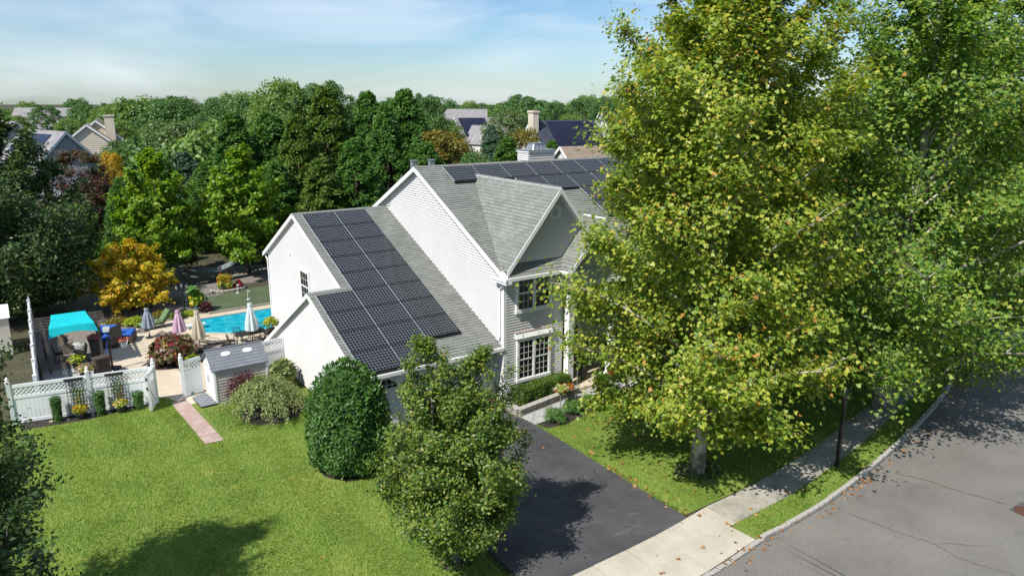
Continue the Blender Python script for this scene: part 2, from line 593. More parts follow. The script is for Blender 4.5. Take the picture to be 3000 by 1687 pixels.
LF = {}
LF['plane'] = leaf_mat('plane_leaves', [(.035, .075, .010), (.075, .125, .014), (.13, .175, .022), (.20, .215, .03), (.25, .235, .04), (.26, .13, .03)], [0, .2, .48, .83, .985, 1], .40, .43, .4, .2, .35, 2.0)
LF['plane2'] = leaf_mat('plane_leaves_green', [(.022, .055, .011), (.045, .095, .016), (.085, .145, .022), (.14, .18, .028), (.19, .20, .03)], [0, .22, .5, .92, 1], .43, .45, .35, .2, .35, 2.1)
LF['pear'] = leaf_mat('pear_leaves', [(.020, .048, .008), (.042, .082, .012), (.080, .125, .018), (.14, .165, .03), (.17, .15, .04)], [0, .25, .6, .96, 1], .36, .42, .42, .2, .6, 1.95)
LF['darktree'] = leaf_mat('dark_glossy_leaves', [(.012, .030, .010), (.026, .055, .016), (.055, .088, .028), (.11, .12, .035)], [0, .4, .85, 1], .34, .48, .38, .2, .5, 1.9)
LF['yew'] = leaf_mat('clipped_yew_needles', [(.014, .045, .008), (.034, .090, .014), (.068, .135, .024)], None, .22, .45, .4, .2, .9, 1.7)
LF['weep'] = leaf_mat('weeping_leaves', [(.055, .085, .025), (.115, .15, .05), (.17, .195, .085), (.20, .14, .075)], [0, .4, .9, 1], .3, .45, .4, .2, .9, 2.0)
LF['red'] = leaf_mat('maroon_leaves', [(.025, .006, .008), (.055, .012, .014), (.10, .03, .03)], None, .25, .4, .4, .2, .9)
LF['maple'] = leaf_mat('bright_maple_leaves', [(.035, .085, .006), (.075, .150, .008), (.13, .205, .012), (.20, .23, .02)], [0, .35, .8, 1], .4, .4, .45, .25, .45, 1.85)
LF['jmap'] = leaf_mat('golden_maple_leaves', [(.12, .15, .010), (.26, .24, .015), (.36, .27, .018), (.36, .19, .02), (.20, .07, .03)], [0, .3, .7, .95, 1], .42, .45, .35, .3, .6, 1.9)
LF['gold'] = leaf_mat('golden_leaves', [(.20, .15, .01), (.36, .25, .012), (.42, .28, .02)], None, .35, .45, .4, .2, .6)
LF['cyp'] = leaf_mat('cypress_sprays', [(.018, .052, .010), (.036, .092, .014), (.072, .135, .022)], None, .3, .5, .3, .25, .4, 2.0)
LF['cyp2'] = leaf_mat('olive_cypress_sprays', [(.026, .055, .010), (.054, .098, .014), (.095, .142, .022)], None, .3, .5, .3, .25, .4, 1.9)
LF['spruce'] = leaf_mat('blue_spruce_sprays', [(.028, .062, .032), (.055, .105, .055), (.095, .15, .085)], None, .15, .5, .35, .25, .4)
LF['oak'] = leaf_mat('oak_leaves', [(.018, .046, .014), (.036, .080, .022), (.070, .122, .032)], None, .3, .48, .35, .3, .3, 2.25)
LF['oak2'] = leaf_mat('light_oak_leaves', [(.034, .066, .016), (.066, .115, .026), (.115, .165, .04)], None, .35, .48, .35, .3, .3, 2.2)
LF['silver'] = leaf_mat('silver_green_leaves', [(.045, .085, .025), (.085, .135, .04), (.135, .185, .065)], None, .3, .42, .45, .3, .4)
LF['olive'] = leaf_mat('olive_brown_leaves', [(.075, .08, .010), (.13, .115, .016), (.19, .14, .025)], None, .3, .5, .35, .3, .35)
LF['crape'] = leaf_mat('crape_myrtle_leaves', [(.030, .045, .014), (.06, .05, .022), (.10, .035, .03), (.26, .05, .08)], [0, .45, .93, 1], .25, .45, .4, .3, .6)
LF['hedge'] = leaf_mat('hedge_leaves', [(.030, .068, .008), (.062, .115, .014), (.11, .165, .022)], None, .28, .35, .5, .15, 2)
LF['lime'] = leaf_mat('lime_leaves', [(.11, .18, .012), (.22, .29, .02), (.34, .36, .03)], None, .35, .45, .4, .2, 2)
LF['juniper'] = leaf_mat('fresh_shrub_needles', [(.035, .095, .016), (.07, .16, .028), (.12, .22, .05)], None, .25, .5, .35, .15, 2)
LF['grass'] = leaf_mat('grass_blades', [(.036, .095, .010), (.072, .160, .018), (.155, .215, .038), (.26, .26, .09)], [0, .28, .66, 1], .35, .6, .25, .46, .5, 1.85)
LF['castor'] = leaf_mat('castor_leaves', [(.05, .07, .02), (.10, .09, .03), (.11, .035, .03), (.16, .02, .03), (.20, .24, .02)], [0, .3, .6, .9, 1], .3, .4, .45, .25, 1.5)
for k, c in dict(fred=(.55, .02, .02), forange=(.65, .20, .01), fyellow=(.75, .55, .02), fpink=(.62, .05, .25), fwhite=(.8, .8, .76), fpurple=(.30, .12, .40)).items():
    LF[k] = leaf_mat(k + '_petals', [tuple(x * .8 for x in c), c], None, .2, .5, .3, .1, 3, 1.0)
LF['fallen'] = leaf_mat('fallen_leaves', [(.24, .10, .03), (.36, .17, .06), (.42, .27, .12)], None, .1, .7, .2, .1, 1, 1.0)


# ------------------------------------------------------------------ foliage
LEAF = {
    'rhomb': (np.array([(0, 0, 0), (.34, .5, .09), (0, 1, 0), (-.34, .5, .09)]), [(0, 1, 2), (0, 2, 3)]),
    'palm': (np.array([(0, .28, -.05), (0, 0, 0), (.56, .26, .07), (.27, .55, .03), (0, 1, -.06), (-.27, .55, .03), (-.56, .26, .07)]),
             [(0, 1, 2), (0, 2, 3), (0, 3, 4), (0, 4, 5), (0, 5, 6), (0, 6, 1)]),
    'spray': (np.array([(0, 0, 0), (.20, .55, .05), (0, 1, -.05), (-.20, .55, .05)]), [(0, 1, 2), (0, 2, 3)]),
    'blade': (np.array([(-.10, 0, 0), (.10, 0, 0), (.02, .25, 1.0)]), [(0, 1, 2)]),
    'star': (np.array([(0, .45, -.03), (0, 0, 0), (.62, .12, .02), (.2, .42, .03), (.48, .80, .0), (.0, .6, .04), (0, 1.1, -.08), (-.48, .80, .0), (-.2, .42, .03), (-.62, .12, .02)]),
             [(0, 1, 2), (0, 2, 3), (0, 3, 4), (0, 4, 6), (0, 6, 7), (0, 7, 8), (0, 8, 9), (0, 9, 1)]),
}


def unit(a):
    return a / np.maximum(np.linalg.norm(a, axis=-1, keepdims=True), 1e-9)


def leaves(rng, P, N, size, kind='rhomb', D=None, jit=.3):
    """Leaf polygons at points P with normals N; D is an optional growing direction."""
    T, F = LEAF[kind]
    n = len(P)
    N = unit(N)
    D = rng.normal(size=(n, 3)) if D is None else D + rng.normal(size=(n, 3)) * .35
    Y = unit(D - N * (D * N).sum(1, keepdims=True))
    X = np.cross(Y, N)
    s = (size * (1 + jit * rng.uniform(-1, 1, n)))[:, None, None]
    V = P[:, None, :] + s * (T[None, :, 0:1] * X[:, None] + T[None, :, 1:2] * Y[:, None] + T[None, :, 2:3] * N[:, None])
    k = len(T)
    Fa = np.array(F)[None] + (np.arange(n) * k)[:, None, None]
    return V.reshape(-1, 3), Fa.reshape(-1, 3)


def crown_mesh(name, rng, P, N, size, kind, mt, D=None):
    V, F = leaves(rng, P, N, size, kind, D)
    return raw_mesh(name, V, F, mt)


def grow(seed, H, hb, env, n_limb=44, subs=9, per=95, lean=.75, spread=.20, tw=.30, trunk_r=.22, lobes=.18, r_in=.25, droop=0.0, up=.5, trunk_pts=None, forks=0, inner=.25):
    """Branch skeleton inside an envelope env(t)->radius (t = 0 at the crown's base, 1 at its top).
    Returns leaf points, leaf normals, twig directions and the trunk + limb shapes."""
    rng = np.random.default_rng(seed)
    wood = MB()
    tp = trunk_pts or [(0, 0, 0), (.04 * H * rng.normal() * .3, .02 * H * rng.normal() * .3, hb), (.02 * H * rng.normal() * .5, .02 * H * rng.normal() * .5, H * .55), (0, 0, H * .96)]
    tp = np.array(tp, float)

    def trunk(z):
        return np.array([np.interp(z, tp[:, 2], tp[:, 0]), np.interp(z, tp[:, 2], tp[:, 1]), z])

    zz = np.linspace(0, H * .95, 12)
    wood.tube([trunk(z) for z in zz], [trunk_r * (1.25 if i == 0 else 1) * max(.06, (1 - z / H) ** .8) for i, z in enumerate(zz)], 8)
    P, N, D = [], [], []
    ph = rng.uniform(0, 6.28, 6)
    for i in range(n_limb):
        t = ((i + .5) / n_limb) ** .85
        az = i * 2.39996 + rng.normal() * .25
        lump = 1 + lobes * (math.sin(3 * az + ph[0] + 4 * t) + .7 * math.sin(5 * az + ph[1] - 9 * t) + .6 * math.sin(2 * az + ph[2] + 14 * t)) / 1.6
        r = env(t) * lump * rng.uniform(.86, 1.08)
        zt = hb + (H - hb) * t
        hd = np.array([math.cos(az), math.sin(az), 0])
        el = math.radians(18 + 52 * t) * lean
        z0 = max(hb * .75, zt - r * math.tan(el) - .15 * r)
        b0 = trunk(min(z0, H * .93))
        tip = trunk(min(zt, H * .95)) * [1, 1, 0] + hd * r + np.array([0, 0, zt - droop * r])
        mid = (b0 + tip) / 2 + np.array([0, 0, .10 * r]) + rng.normal(size=3) * .05 * r
        q = np.linspace(0, 1, 6)[:, None]
        L = (1 - q) ** 2 * b0 + 2 * q * (1 - q) * mid + q ** 2 * tip
        rr = trunk_r * .42 * max(.12, (1 - t) ** .7)
        wood.tube(L, [rr * (1 - .85 * k / 5) + .006 for k in range(6)], 5, caps=False)
        for j in range(subs):
            s = r_in + (1 - r_in) * (j + rng.uniform(.2, .8)) / subs
            p = (1 - s) ** 2 * b0 + 2 * s * (1 - s) * mid + s ** 2 * tip
            ld = unit(tip - b0)
            side = np.cross(ld, [0, 0, 1.0])
            d = unit(ld * .55 + unit(side + 1e-6) * rng.choice([-1, 1]) * rng.uniform(.3, 1.1) + np.array([0, 0, rng.uniform(-.35, .75)]) + rng.normal(size=3) * .25)
            ln = tw * r * rng.uniform(.55, 1.15) * (1.15 - .45 * s) + .12
            e = p + d * ln + np.array([0, 0, -droop * ln])
            wood.tube([p, (p + e) / 2 + np.array([0, 0, .04 * ln]), e], [rr * .32 + .004, rr * .2 + .004, .004], 4, caps=False)
            n = max(8, int(per * rng.uniform(.6, 1.35)))
            u = rng.uniform(.1, 1.12, n)[:, None]
            sp = spread * (0.55 + .6 * u) * max(.5, min(1.4, ln))
            pts = p + (e - p) * u + rng.normal(size=(n, 3)) * sp * np.array([1, 1, .75])
            out = unit(pts - trunk(zt * .8 + hb * .2))
            P.append(pts)
            N.append(np.array([0, 0, up]) + out * .55 + rng.normal(size=(n, 3)) * .48)
            D.append(np.tile(d, (n, 1)) + np.array([0, 0, -.35]))
    P, N, D = np.concatenate(P), np.concatenate(N), np.concatenate(D)
    return rng, P, N, D, wood


def tree_kind(kname, seed, size, lkind, lmat, bark, **kw):
    rng, P, N, D, wood = grow(seed, **kw)
    keep = P[:, 2] > .05
    cm = crown_mesh(kname + '_crown', rng, P[keep], N[keep], size, lkind, LF[lmat], D[keep])
    tm = wood.data(kname + '_trunk', M[bark], smooth=True)
    return cm, tm


def tree_multi(kname, size, lkind, lmat, bark, stems):
    """a tree of several leaders that share one root"""
    PP, NN, DD, wood = [], [], [], MB()
    for kw in stems:
        rng, P, N, D, w = grow(**kw)
        PP.append(P); NN.append(N); DD.append(D)
        wood.mesh(w.v, w.f)
    P, N, D = np.concatenate(PP), np.concatenate(NN), np.concatenate(DD)
    keep = P[:, 2] > .05
    return crown_mesh(kname + '_crown', rng, P[keep], N[keep], size, lkind, LF[lmat], D[keep]), wood.data(kname + '_trunk', M[bark], smooth=True)


def lump_kind(kname, seed, H, hb, R, n_cl, per, size, lkind, lmat, bark, cr=.30, flat=.8, trunk_r=.2, cone=0.0, dirup=False):
    """Crown of many leafy lumps on and inside an ellipsoid (cone > 0 narrows it to the top): for trees seen from afar."""
    rng = np.random.default_rng(seed)
    wood = MB()
    wood.tube([(0, 0, 0), (.05, .03, H * .4), (0, 0, H * .9)], [trunk_r * 1.2, trunk_r * .8, .04], 7)
    P, N, D = [], [], []
    cz, hz_ = (H + hb) / 2, (H - hb) / 2
    for i in range(n_cl):
        zf = 1 - 2 * (i + .5) / n_cl
        zf = zf * .93 if cone == 0 else zf
        az = i * 2.39996 + rng.normal() * .3
        if cone:
            t = (zf + 1) / 2
            rad = R * (1 - t) ** cone * rng.uniform(.72, 1.08) + .05
        else:
            rad = R * math.sqrt(max(.02, 1 - zf * zf)) * rng.uniform(.66, 1.03)
        c = np.array([math.cos(az) * rad, math.sin(az) * rad, cz + hz_ * zf * rng.uniform(.93, 1.02)])
        k = cr * R * rng.uniform(.65, 1.25) * (1 if not cone else (.5 + .7 * (1 - (zf + 1) / 2)))
        wood.tube([(0, 0, max(hb * .8, c[2] - rad * .8)), tuple(c)], [trunk_r * .22, .01], 4, caps=False)
        d = unit(rng.normal(size=(per, 3)))
        d[:, 2] = np.where(d[:, 2] < -.35, -d[:, 2], d[:, 2])
        pts = c + d * k * np.array([1, 1, flat]) * rng.uniform(.55, 1.08, per)[:, None]
        o = unit(np.array([c[0], c[1], 0]) + 1e-6)
        P.append(pts)
        N.append(d * .8 + np.array([0, 0, .35]) + rng.normal(size=(per, 3)) * .45)
        D.append((np.array([0, 0, .9]) + o * .9 if dirup else np.array([0, 0, -.2])) + d * .5)
    P, N, D = np.concatenate(P), np.concatenate(N), np.concatenate(D)
    cm = crown_mesh(kname + '_crown', rng, P, N, size, lkind, LF[lmat], D)
    return cm, wood.data(kname + '_trunk', M[bark], smooth=True)


def put_tree(kind, name, x, y, label, cat='tree', group=None, s=1.0, sz=None, rz=0.0, lmat=None, z=0.0):
    cm, tm = kind
    t = thing(name, (x, y, z), label, cat, group, rz)
    t.scale = (s, s, sz if sz else s)
    c = link('crown', cm, t)
    link('trunk', tm, t)
    if lmat:
        c.material_slots[0].link = 'OBJECT'
        c.material_slots[0].material = LF[lmat]
    return t


def shell(rng, n, c, r, lo=.82, hi=1.05, lower=-.3):
    d = unit(rng.normal(size=(n, 3)))
    d[:, 2] = np.where(d[:, 2] < lower, -d[:, 2], d[:, 2])
    return np.array(c) + d * np.array(r) * rng.uniform(lo, hi, n)[:, None], d


def bush(name, loc, R, H, label, lmat, n=2500, size=.07, lkind='rhomb', cat='shrub', group=None, seed=1, lumps=14, flowers=None, parent=None, fl=.14):
    """Rounded shrub: leafy lumps over a twiggy core."""
    rng = np.random.default_rng(seed)
    P, N = [], []
    for i in range(lumps):
        zf = (i + .5) / lumps
        az = i * 2.4 + rng.normal() * .2
        rad = R * .62 * math.sqrt(max(0, 1 - (zf * 1.15 - .25) ** 2)) * rng.uniform(.6, 1.1)
        c = (math.cos(az) * rad, math.sin(az) * rad, H * (.22 + .62 * zf))
        p, d = shell(rng, n // lumps, c, (R * .42, R * .42, H * .26), .5)
        P.append(p)
        N.append(d + np.array([0, 0, .3]) + rng.normal(size=p.shape) * .45)
    P, N = np.concatenate(P), np.concatenate(N)
    P[:, 2] = np.maximum(P[:, 2], .02)
    t = thing(name, loc, label, cat, group) if parent is None else parent
    link('foliage', crown_mesh(name + '_foliage', rng, P, N, size, lkind, LF[lmat]), t)
    w = MB()
    for i in range(7):
        a = i * .9
        w.tube([(0.03 * math.cos(a), .03 * math.sin(a), 0), (R * .45 * math.cos(a), R * .45 * math.sin(a), H * .6)], [.02, .008], 4)
    w.build('stem', M['bark2'], t)
    if flowers:
        for fm, cnt in flowers:
            idx = rng.choice(len(P), cnt)
            pf, dn = P[idx] * 1.03 + np.array([0, 0, .02]), N[idx]
            pp = np.repeat(pf, 5, 0) + rng.normal(size=(cnt * 5, 3)) * fl * .22
            link('blossom', crown_mesh(name + '_blossom', rng, pp, np.repeat(dn, 5, 0) + rng.normal(size=pp.shape) * .5, fl * .55, 'rhomb', LF[fm]), t)
    return t


# ------------------------------------------------------------------ ground, street, paving
def sheet(name, pts, z, mt, kind='structure', parent=None):
    me = bpy.data.meshes.new(name)
    P = [(p[0], p[1], z) for p in pts]
    me.from_pydata(P, [], [tuple(range(len(P)))])
    me.materials.append(mt)
    if me.polygons[0].normal.z < 0: me.flip_normals()
    o = link(name, me, parent)
    if kind: o['kind'] = kind
    return o


sheet('ground', [(-900, -300), (1500, -300), (1500, 1500), (-900, 1500)], -0.012, M['soil'])
KERB = [(-40, -12.6), (-8, -12.45), (-1.9, -12.40), (.6, -12.2), (1.9, -12.2), (4.3, -12.08), (8.3, -11.56), (13.0, -10.70), (17.0, -9.75), (21.4, -8.35), (25.3, -6.7), (32, -3.2), (42, 3.5), (55, 14), (75, 34)]


def smooth_line(pts, step=.3):
    pts = np.array(pts, float)
    d = np.r_[0, np.cumsum(np.linalg.norm(np.diff(pts, axis=0), axis=1))]
    # Catmull-Rom through the surveyed points
    out = []
    for i in range(len(pts) - 1):
        p0, p1, p2, p3 = pts[max(i - 1, 0)], pts[i], pts[i + 1], pts[min(i + 2, len(pts) - 1)]
        n = max(2, int((d[i + 1] - d[i]) / .1))
        for t in np.linspace(0, 1, n, endpoint=False):
            out.append(.5 * ((2 * p1) + (-p0 + p2) * t + (2 * p0 - 5 * p1 + 4 * p2 - p3) * t * t + (-p0 + 3 * p1 - 3 * p2 + p3) * t ** 3))
    out = np.array(out + [pts[-1]])
    dd = np.r_[0, np.cumsum(np.linalg.norm(np.diff(out, axis=0), axis=1))]
    s = np.arange(0, dd[-1], step)
    return np.stack([np.interp(s, dd, out[:, 0]), np.interp(s, dd, out[:, 1])], 1)


def offset(line, k):
    t = unit(np.gradient(line, axis=0))
    return line + k * np.stack([-t[:, 1], t[:, 0]], 1)


KL = smooth_line(KERB, .30)


def strip(name, a, b, z, mt, kind='structure'):
    V = np.concatenate([np.c_[a, np.full(len(a), z)], np.c_[b, np.full(len(b), z)]])
    n = len(a)
    F = np.array([(i + n, i + n + 1, i + 1, i) for i in range(n - 1)])
    me = raw_mesh(name, V, F[:, ::-1], mt)
    o = link(name, me)
    if kind: o['kind'] = kind
    return o


RZ = -0.004
strip('road', offset(KL, -.02), offset(KL, -10.5), RZ, M['road'])
lawn_poly = [(-40, -11.4), (-6.3, -11.4), (-6.3, 1.2), (-6.05, 1.2), (-6.05, 8.3), (-16.2, 9.2), (-40, 9.2)]
sheet('lawn', lawn_poly, 0.004, M['lawn'])
sheet('lawn', [(-.28, -10.0), (6, -10.0), (14, -8.6), (24, -4.8), (34, 2), (34, 8), (16, 2), (3.6, .2), (3.4, -2.4), (-.05, -2.45)], 0.004, M['lawn'])
i0 = int(np.argmin(np.abs(KL[:, 0] - .62)))
VG = offset(KL, .16), offset(KL, 1.0)
strip('verge', VG[0][i0:], VG[1][i0:], 0.03, M['lawn'])
strip('verge', VG[0][:int(np.argmin(np.abs(KL[:, 0] + 6.4)))], VG[1][:int(np.argmin(np.abs(KL[:, 0] + 6.4)))], 0.03, M['lawn'])

# granite kerb: separate blocks
kerb = thing('kerb', (0, 0, 0), None, None)
kerb['kind'] = 'structure'
rr_ = random.Random(4)
kme = [MB().rbox((0, 0, 0), .275, .15, .24, .018).data('kerb_block', M['kerb']) for _ in range(1)]
tk = unit(np.gradient(KL, axis=0))
nb = 0
for i in range(len(KL)):
    x, y = KL[i]
    if x < -9 or x > 46: continue
    low = -6.4 < x < .55
    o = link('kerb_block', kme[0], kerb, (x - tk[i][1] * .075 + rr_.uniform(-.008, .008), y + tk[i][0] * .075 + rr_.uniform(-.008, .008), (-.085 if low else .0) + rr_.uniform(-.012, .006)), math.atan2(tk[i][1], tk[i][0]) + rr_.uniform(-.03, .03))
    o.scale = (1, 1, rr_.uniform(.94, 1.04))

# pavement: separate slabs
pav = thing('pavement', (0, 0, 0), None, None)
pav['kind'] = 'structure'
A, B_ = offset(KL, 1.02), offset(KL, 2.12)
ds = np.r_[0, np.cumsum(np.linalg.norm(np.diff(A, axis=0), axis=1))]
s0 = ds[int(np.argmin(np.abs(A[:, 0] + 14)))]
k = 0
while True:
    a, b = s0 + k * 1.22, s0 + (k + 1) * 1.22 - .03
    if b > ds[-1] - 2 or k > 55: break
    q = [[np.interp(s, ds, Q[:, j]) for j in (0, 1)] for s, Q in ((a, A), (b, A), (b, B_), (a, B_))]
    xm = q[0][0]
    MB().prism(q, -.1, .028 + .004 * math.sin(k * 1.7)).build('pavement_slab', M['concrete'] if (-9 < xm < .2) else M['concrete2'], pav)  # slabs away from the driveway crossing take the darker concrete tone
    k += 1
apron = thing('driveway_apron', (0, 0, 0), None, None)
apron['kind'] = 'structure'
for k in range(3):
    x0, x1 = -6.35 + k * 2.31, -6.35 + (k + 1) * 2.31 - .02
    yk = lambda x: float(np.interp(x, KL[:, 0], KL[:, 1])) + .17
    MB().mesh([(x0, yk(x0), -.1), (x1, yk(x1), -.1), (x1, -11.21, -.1), (x0, -11.21, -.1), (x0, yk(x0), .016), (x1, yk(x1), .016), (x1, -11.21, .026), (x0, -11.21, .026)],
              [(0, 3, 2, 1), (4, 5, 6, 7), (0, 1, 5, 4), (1, 2, 6, 5), (2, 3, 7, 6), (3, 0, 4, 7)]).build('apron_slab', M['concrete'], apron)
MB().mesh([(-6.1, -10.30, -.05), (-.26, -10.30, -.05), (-.1, -1.3, -.05), (-.1, .6, -.05), (-6.0, .6, -.05), (-6.1, -10.30, .018), (-.26, -10.30, .018), (-.1, -1.3, .018), (-.1, .6, .018), (-6.0, .6, .018)],
          [(5, 6, 7, 8, 9), (0, 1, 6, 5), (1, 2, 7, 6), (2, 3, 8, 7), (3, 4, 9, 8), (4, 0, 5, 9)]).build('driveway', M['asphalt'])['kind'] = 'structure'

# road marks: patches, cracks, manhole
def ground_poly(name, px, z, mt, kind='structure'):
    return sheet(name, [at(x, y)[:2] for x, y in px], z, mt, kind)


ground_poly('road_patch', [(2955, 1492), (2995, 1468), (3050, 1478), (3060, 1515), (3000, 1512)], RZ + .004, M['patch'])
ground_poly('road_patch', [(2918, 985), (2930, 967), (2975, 966), (2988, 993)], RZ + .004, M['concrete2'])
mh = at(3003, 1498)
mo = MB().lathe([(.30, 0), (.30, .012), (.27, .016), (.25, .012), (.0, .013)], n=20).build('manhole_cover', M['manhole'], None, (mh[0], mh[1], RZ + .006))
tag(mo, 'round rusty manhole cover set in a dark patch of the road', 'manhole cover')
M['crack'] = mat('crack_moss', (.07, .075, .03), (.12, .125, .05), 6, .9)
M['crackd'] = mat('crack_dark', (.06, .055, .05), (.09, .085, .08), 6, .9)


def crack(px, w, mt, seed):
    rc = random.Random(seed)
    P = [at(x, y)[:2] for x, y in px]
    line = smooth_line(P, .12)
    line = line + np.array([[rc.gauss(0, .018), rc.gauss(0, .018)] for _ in line])
    wv = np.array([w * rc.uniform(.4, 1.2) for _ in line])[:, None]
    t = unit(np.gradient(line, axis=0))
    nrm = np.stack([-t[:, 1], t[:, 0]], 1)
    strip('road_crack', line + nrm * wv / 2, line - nrm * wv / 2, RZ + .008, mt)


crack([(2622, 1386), (2700, 1402), (2800, 1435), (2880, 1457), (2950, 1478)], .045, M['crack'], 1)
crack([(2485, 1503), (2560, 1530), (2640, 1560), (2735, 1592), (2830, 1640), (2990, 1690)], .022, M['crackd'], 2)
crack([(2735, 1592), (2790, 1592), (2900, 1600)], .012, M['crackd'], 3)

# front walk, brick path, shed ramp: laid pieces
def laid(name, C0, C1, C2, C3, nu, nv, mats, h, gap, off=True, pname='paver', z=.0, seed=0):
    """Pieces between the corners C0-C1 (u) and C3-C2 (other side)."""
    rc = random.Random(seed)
    root = thing(name, (0, 0, 0), None, None)
    root['kind'] = 'structure'
    C0, C1, C2, C3 = [np.array(c[:2], float) for c in (C0, C1, C2, C3)]

    def P(u, v):
        return (C0 * (1 - u) + C1 * u) * (1 - v) + (C3 * (1 - u) + C2 * u) * v
    lu = np.linalg.norm(C1 - C0) / nu
    lv = np.linalg.norm(C3 - C0) / nv
    ang = math.atan2(*(C1 - C0)[::-1])
    mes = [MB().rbox((0, 0, 0), lu - gap, lv - gap, h, .006).data(pname, mm) for mm in mats]
    half = [MB().rbox((0, 0, 0), lu / 2 - gap, lv - gap, h, .006).data(pname, mm) for mm in mats]
    for j in range(nv):
        odd = off and j % 2
        cells = [((i + .5) / nu, 0) for i in range(nu)] if not odd else [(i / nu, 0) for i in range(1, nu)] + [(.25 / nu, 1), (1 - .25 / nu, 1)]
        for u, hf in cells:
            p = P(u, (j + .5) / nv)
            me = rc.choice(half if hf else mes)
            link(pname, me, root, (p[0], p[1], z + h / 2 - .03 + rc.uniform(-.003, .003)), ang + rc.uniform(-.01, .01))
    q = [P(0, 0), P(1, 0), P(1, 1), P(0, 1)]
    MB().prism([tuple(x) for x in q], -.05, z + h - .045).build('joint_sand', M['mulch'], root)
    return root


pth = laid('brick_path', at(601.6, 1301), at(501, 1181.6), at(544, 1168.7), at(657, 1289.7), 22, 4, [M['brick'], M['brick'], M['brick2']], .06, .008, pname='brick', seed=3)
laid('paved_ramp', at(591, 1197), at(565, 1169), at(599.5, 1151.6), at(638, 1186), 5, 4, [M['paver3']], .12, .012, seed=5)
laid('front_walk', (-.15, -2.38), (3.5, -1.98), (3.45, -.96), (-.2, -1.46), 12, 7, [M['paver'], M['paver'], M['paver2']], .07, .007, seed=6)
laid('front_walk', (3.52, -1.9), (6.6, -1.5), (6.6, -.62), (3.52, -.72), 10, 6, [M['paver'], M['paver2']], .07, .007, seed=7)
# planting beds
sheet('mulch_bed', [(-.1, -2.42), (3.5, -2.02), (4.6, -1.95), (4.5, -2.6), (2.6, -2.75), (1.0, -2.95), (.2, -2.9), (-.12, -2.62)], .018, M['mulch'])
sheet('mulch_bed', [(-.12, -1.36), (3.2, -.86), (3.1, -.02), (-.05, -.02)], .22, M['mulch'])
ground_poly('mulch_bed', [(60, 1262), (120, 1251), (180, 1243), (261, 1229), (350, 1206), (437, 1190), (440, 1172), (270, 1205), (60, 1240)], .014, M['mulch'])
# back garden surfaces
sheet('gravel_bed', [(-15.4, 9.2), (-4.8, 9.2), (-4.8, 27), (2, 26), (2, 31), (-6, 34), (-10, 37), (-15.4, 37)], 0.0, M['gravel'])
deck_px = [(250, 1110), (560, 1185), (760, 1130), (812, 1000), (812, 890), (640, 912), (555, 925), (462, 950), (430, 975), (352, 985), (300, 1030)]
sheet('pool_deck', [at(x, y)[:2] for x, y in deck_px], .012, M['deck'])
sheet('patio', [(-15.35, 9.0), (-12.55, 8.9), (-12.6, 14.6), (-15.35, 14.8)], .016, M['paver2'])
green_px = [(560, 895), (604, 908), (640, 914.5), (797, 886), (812, 830), (720, 846), (657, 859.5), (612, 870), (560, 868), (500, 872), (490, 892)]
sheet('putting_green', [at(x, y)[:2] for x, y in green_px], .016, M['turf'])


# ------------------------------------------------------------------ the house
EXPO = 0.112


def siding(mb, O, u, n, z0, z1, lo, hi, expo=EXPO, proud=.036):
    """Lapped boards: every course leans out to its lower edge and has a butt face. lo/hi give its ends at a height."""
    O, u, n = Vector(O), Vector(u), Vector(n)
    k = int(math.ceil((z1 - z0) / expo))
    flip = u.cross(Vector((0, 0, 1))).dot(n) < 0
    for i in range(k):
        a, b = z0 + i * expo, min(z1, z0 + (i + 1) * expo)
        la, ha, lb, hb = lo(a), hi(a), lo(b), hi(b)
        if ha - la < .01: continue
        if hb - lb < .01: lb = hb = (lb + hb) / 2
        P = [O + u * la + n * proud, O + u * ha + n * proud, O + u * hb, O + u * lb]
        for q, z in zip(P, (a, a, b, b)): q.z += z
        B2 = [O + u * la, O + u * ha]
        for q in B2: q.z += a
        f1, f2 = [P[0], P[1], P[2], P[3]], [B2[0], B2[1], P[1], P[0]]
        mb.face(f1[::-1] if flip else f1)
        mb.face(f2[::-1] if flip else f2)


def shingles(mb, O, s, t, T, lo, hi, expo=.16, th=.022, uoff=0.0):
    """Roof slope in lapped courses. O: eave origin, s: along the eave, t: up the slope (unit vectors)."""
    O, s, t = Vector(O), Vector(s).normalized(), Vector(t).normalized()
    n = s.cross(t)
    if n.z < 0: n = -n
    flip = s.cross(t).dot(n) < 0
    k = int(math.ceil(T / expo))
    for i in range(k):
        a, b = i * expo, min(T, (i + 1) * expo)
        la, ha, lb, hb = lo(a), hi(a), lo(b), hi(b)
        if ha - la < .005 and hb - lb < .005: continue
        Q = [(la, a, th), (ha, a, th), (hb, b, .001), (lb, b, .001)]
        P = [O + s * x + t * y + n * z for x, y, z in Q]
        uv = [(x + uoff, y) for x, y, z in Q]
        mb.face(P[::-1] if flip else P, uv[::-1] if flip else uv)
        R = [O + s * la + t * a, O + s * ha + t * a, P[1], P[0]]
        uvr = [(la + uoff, a), (ha + uoff, a), (ha + uoff, a), (la + uoff, a)]
        mb.face(R[::-1] if flip else R, uvr[::-1] if flip else uvr)


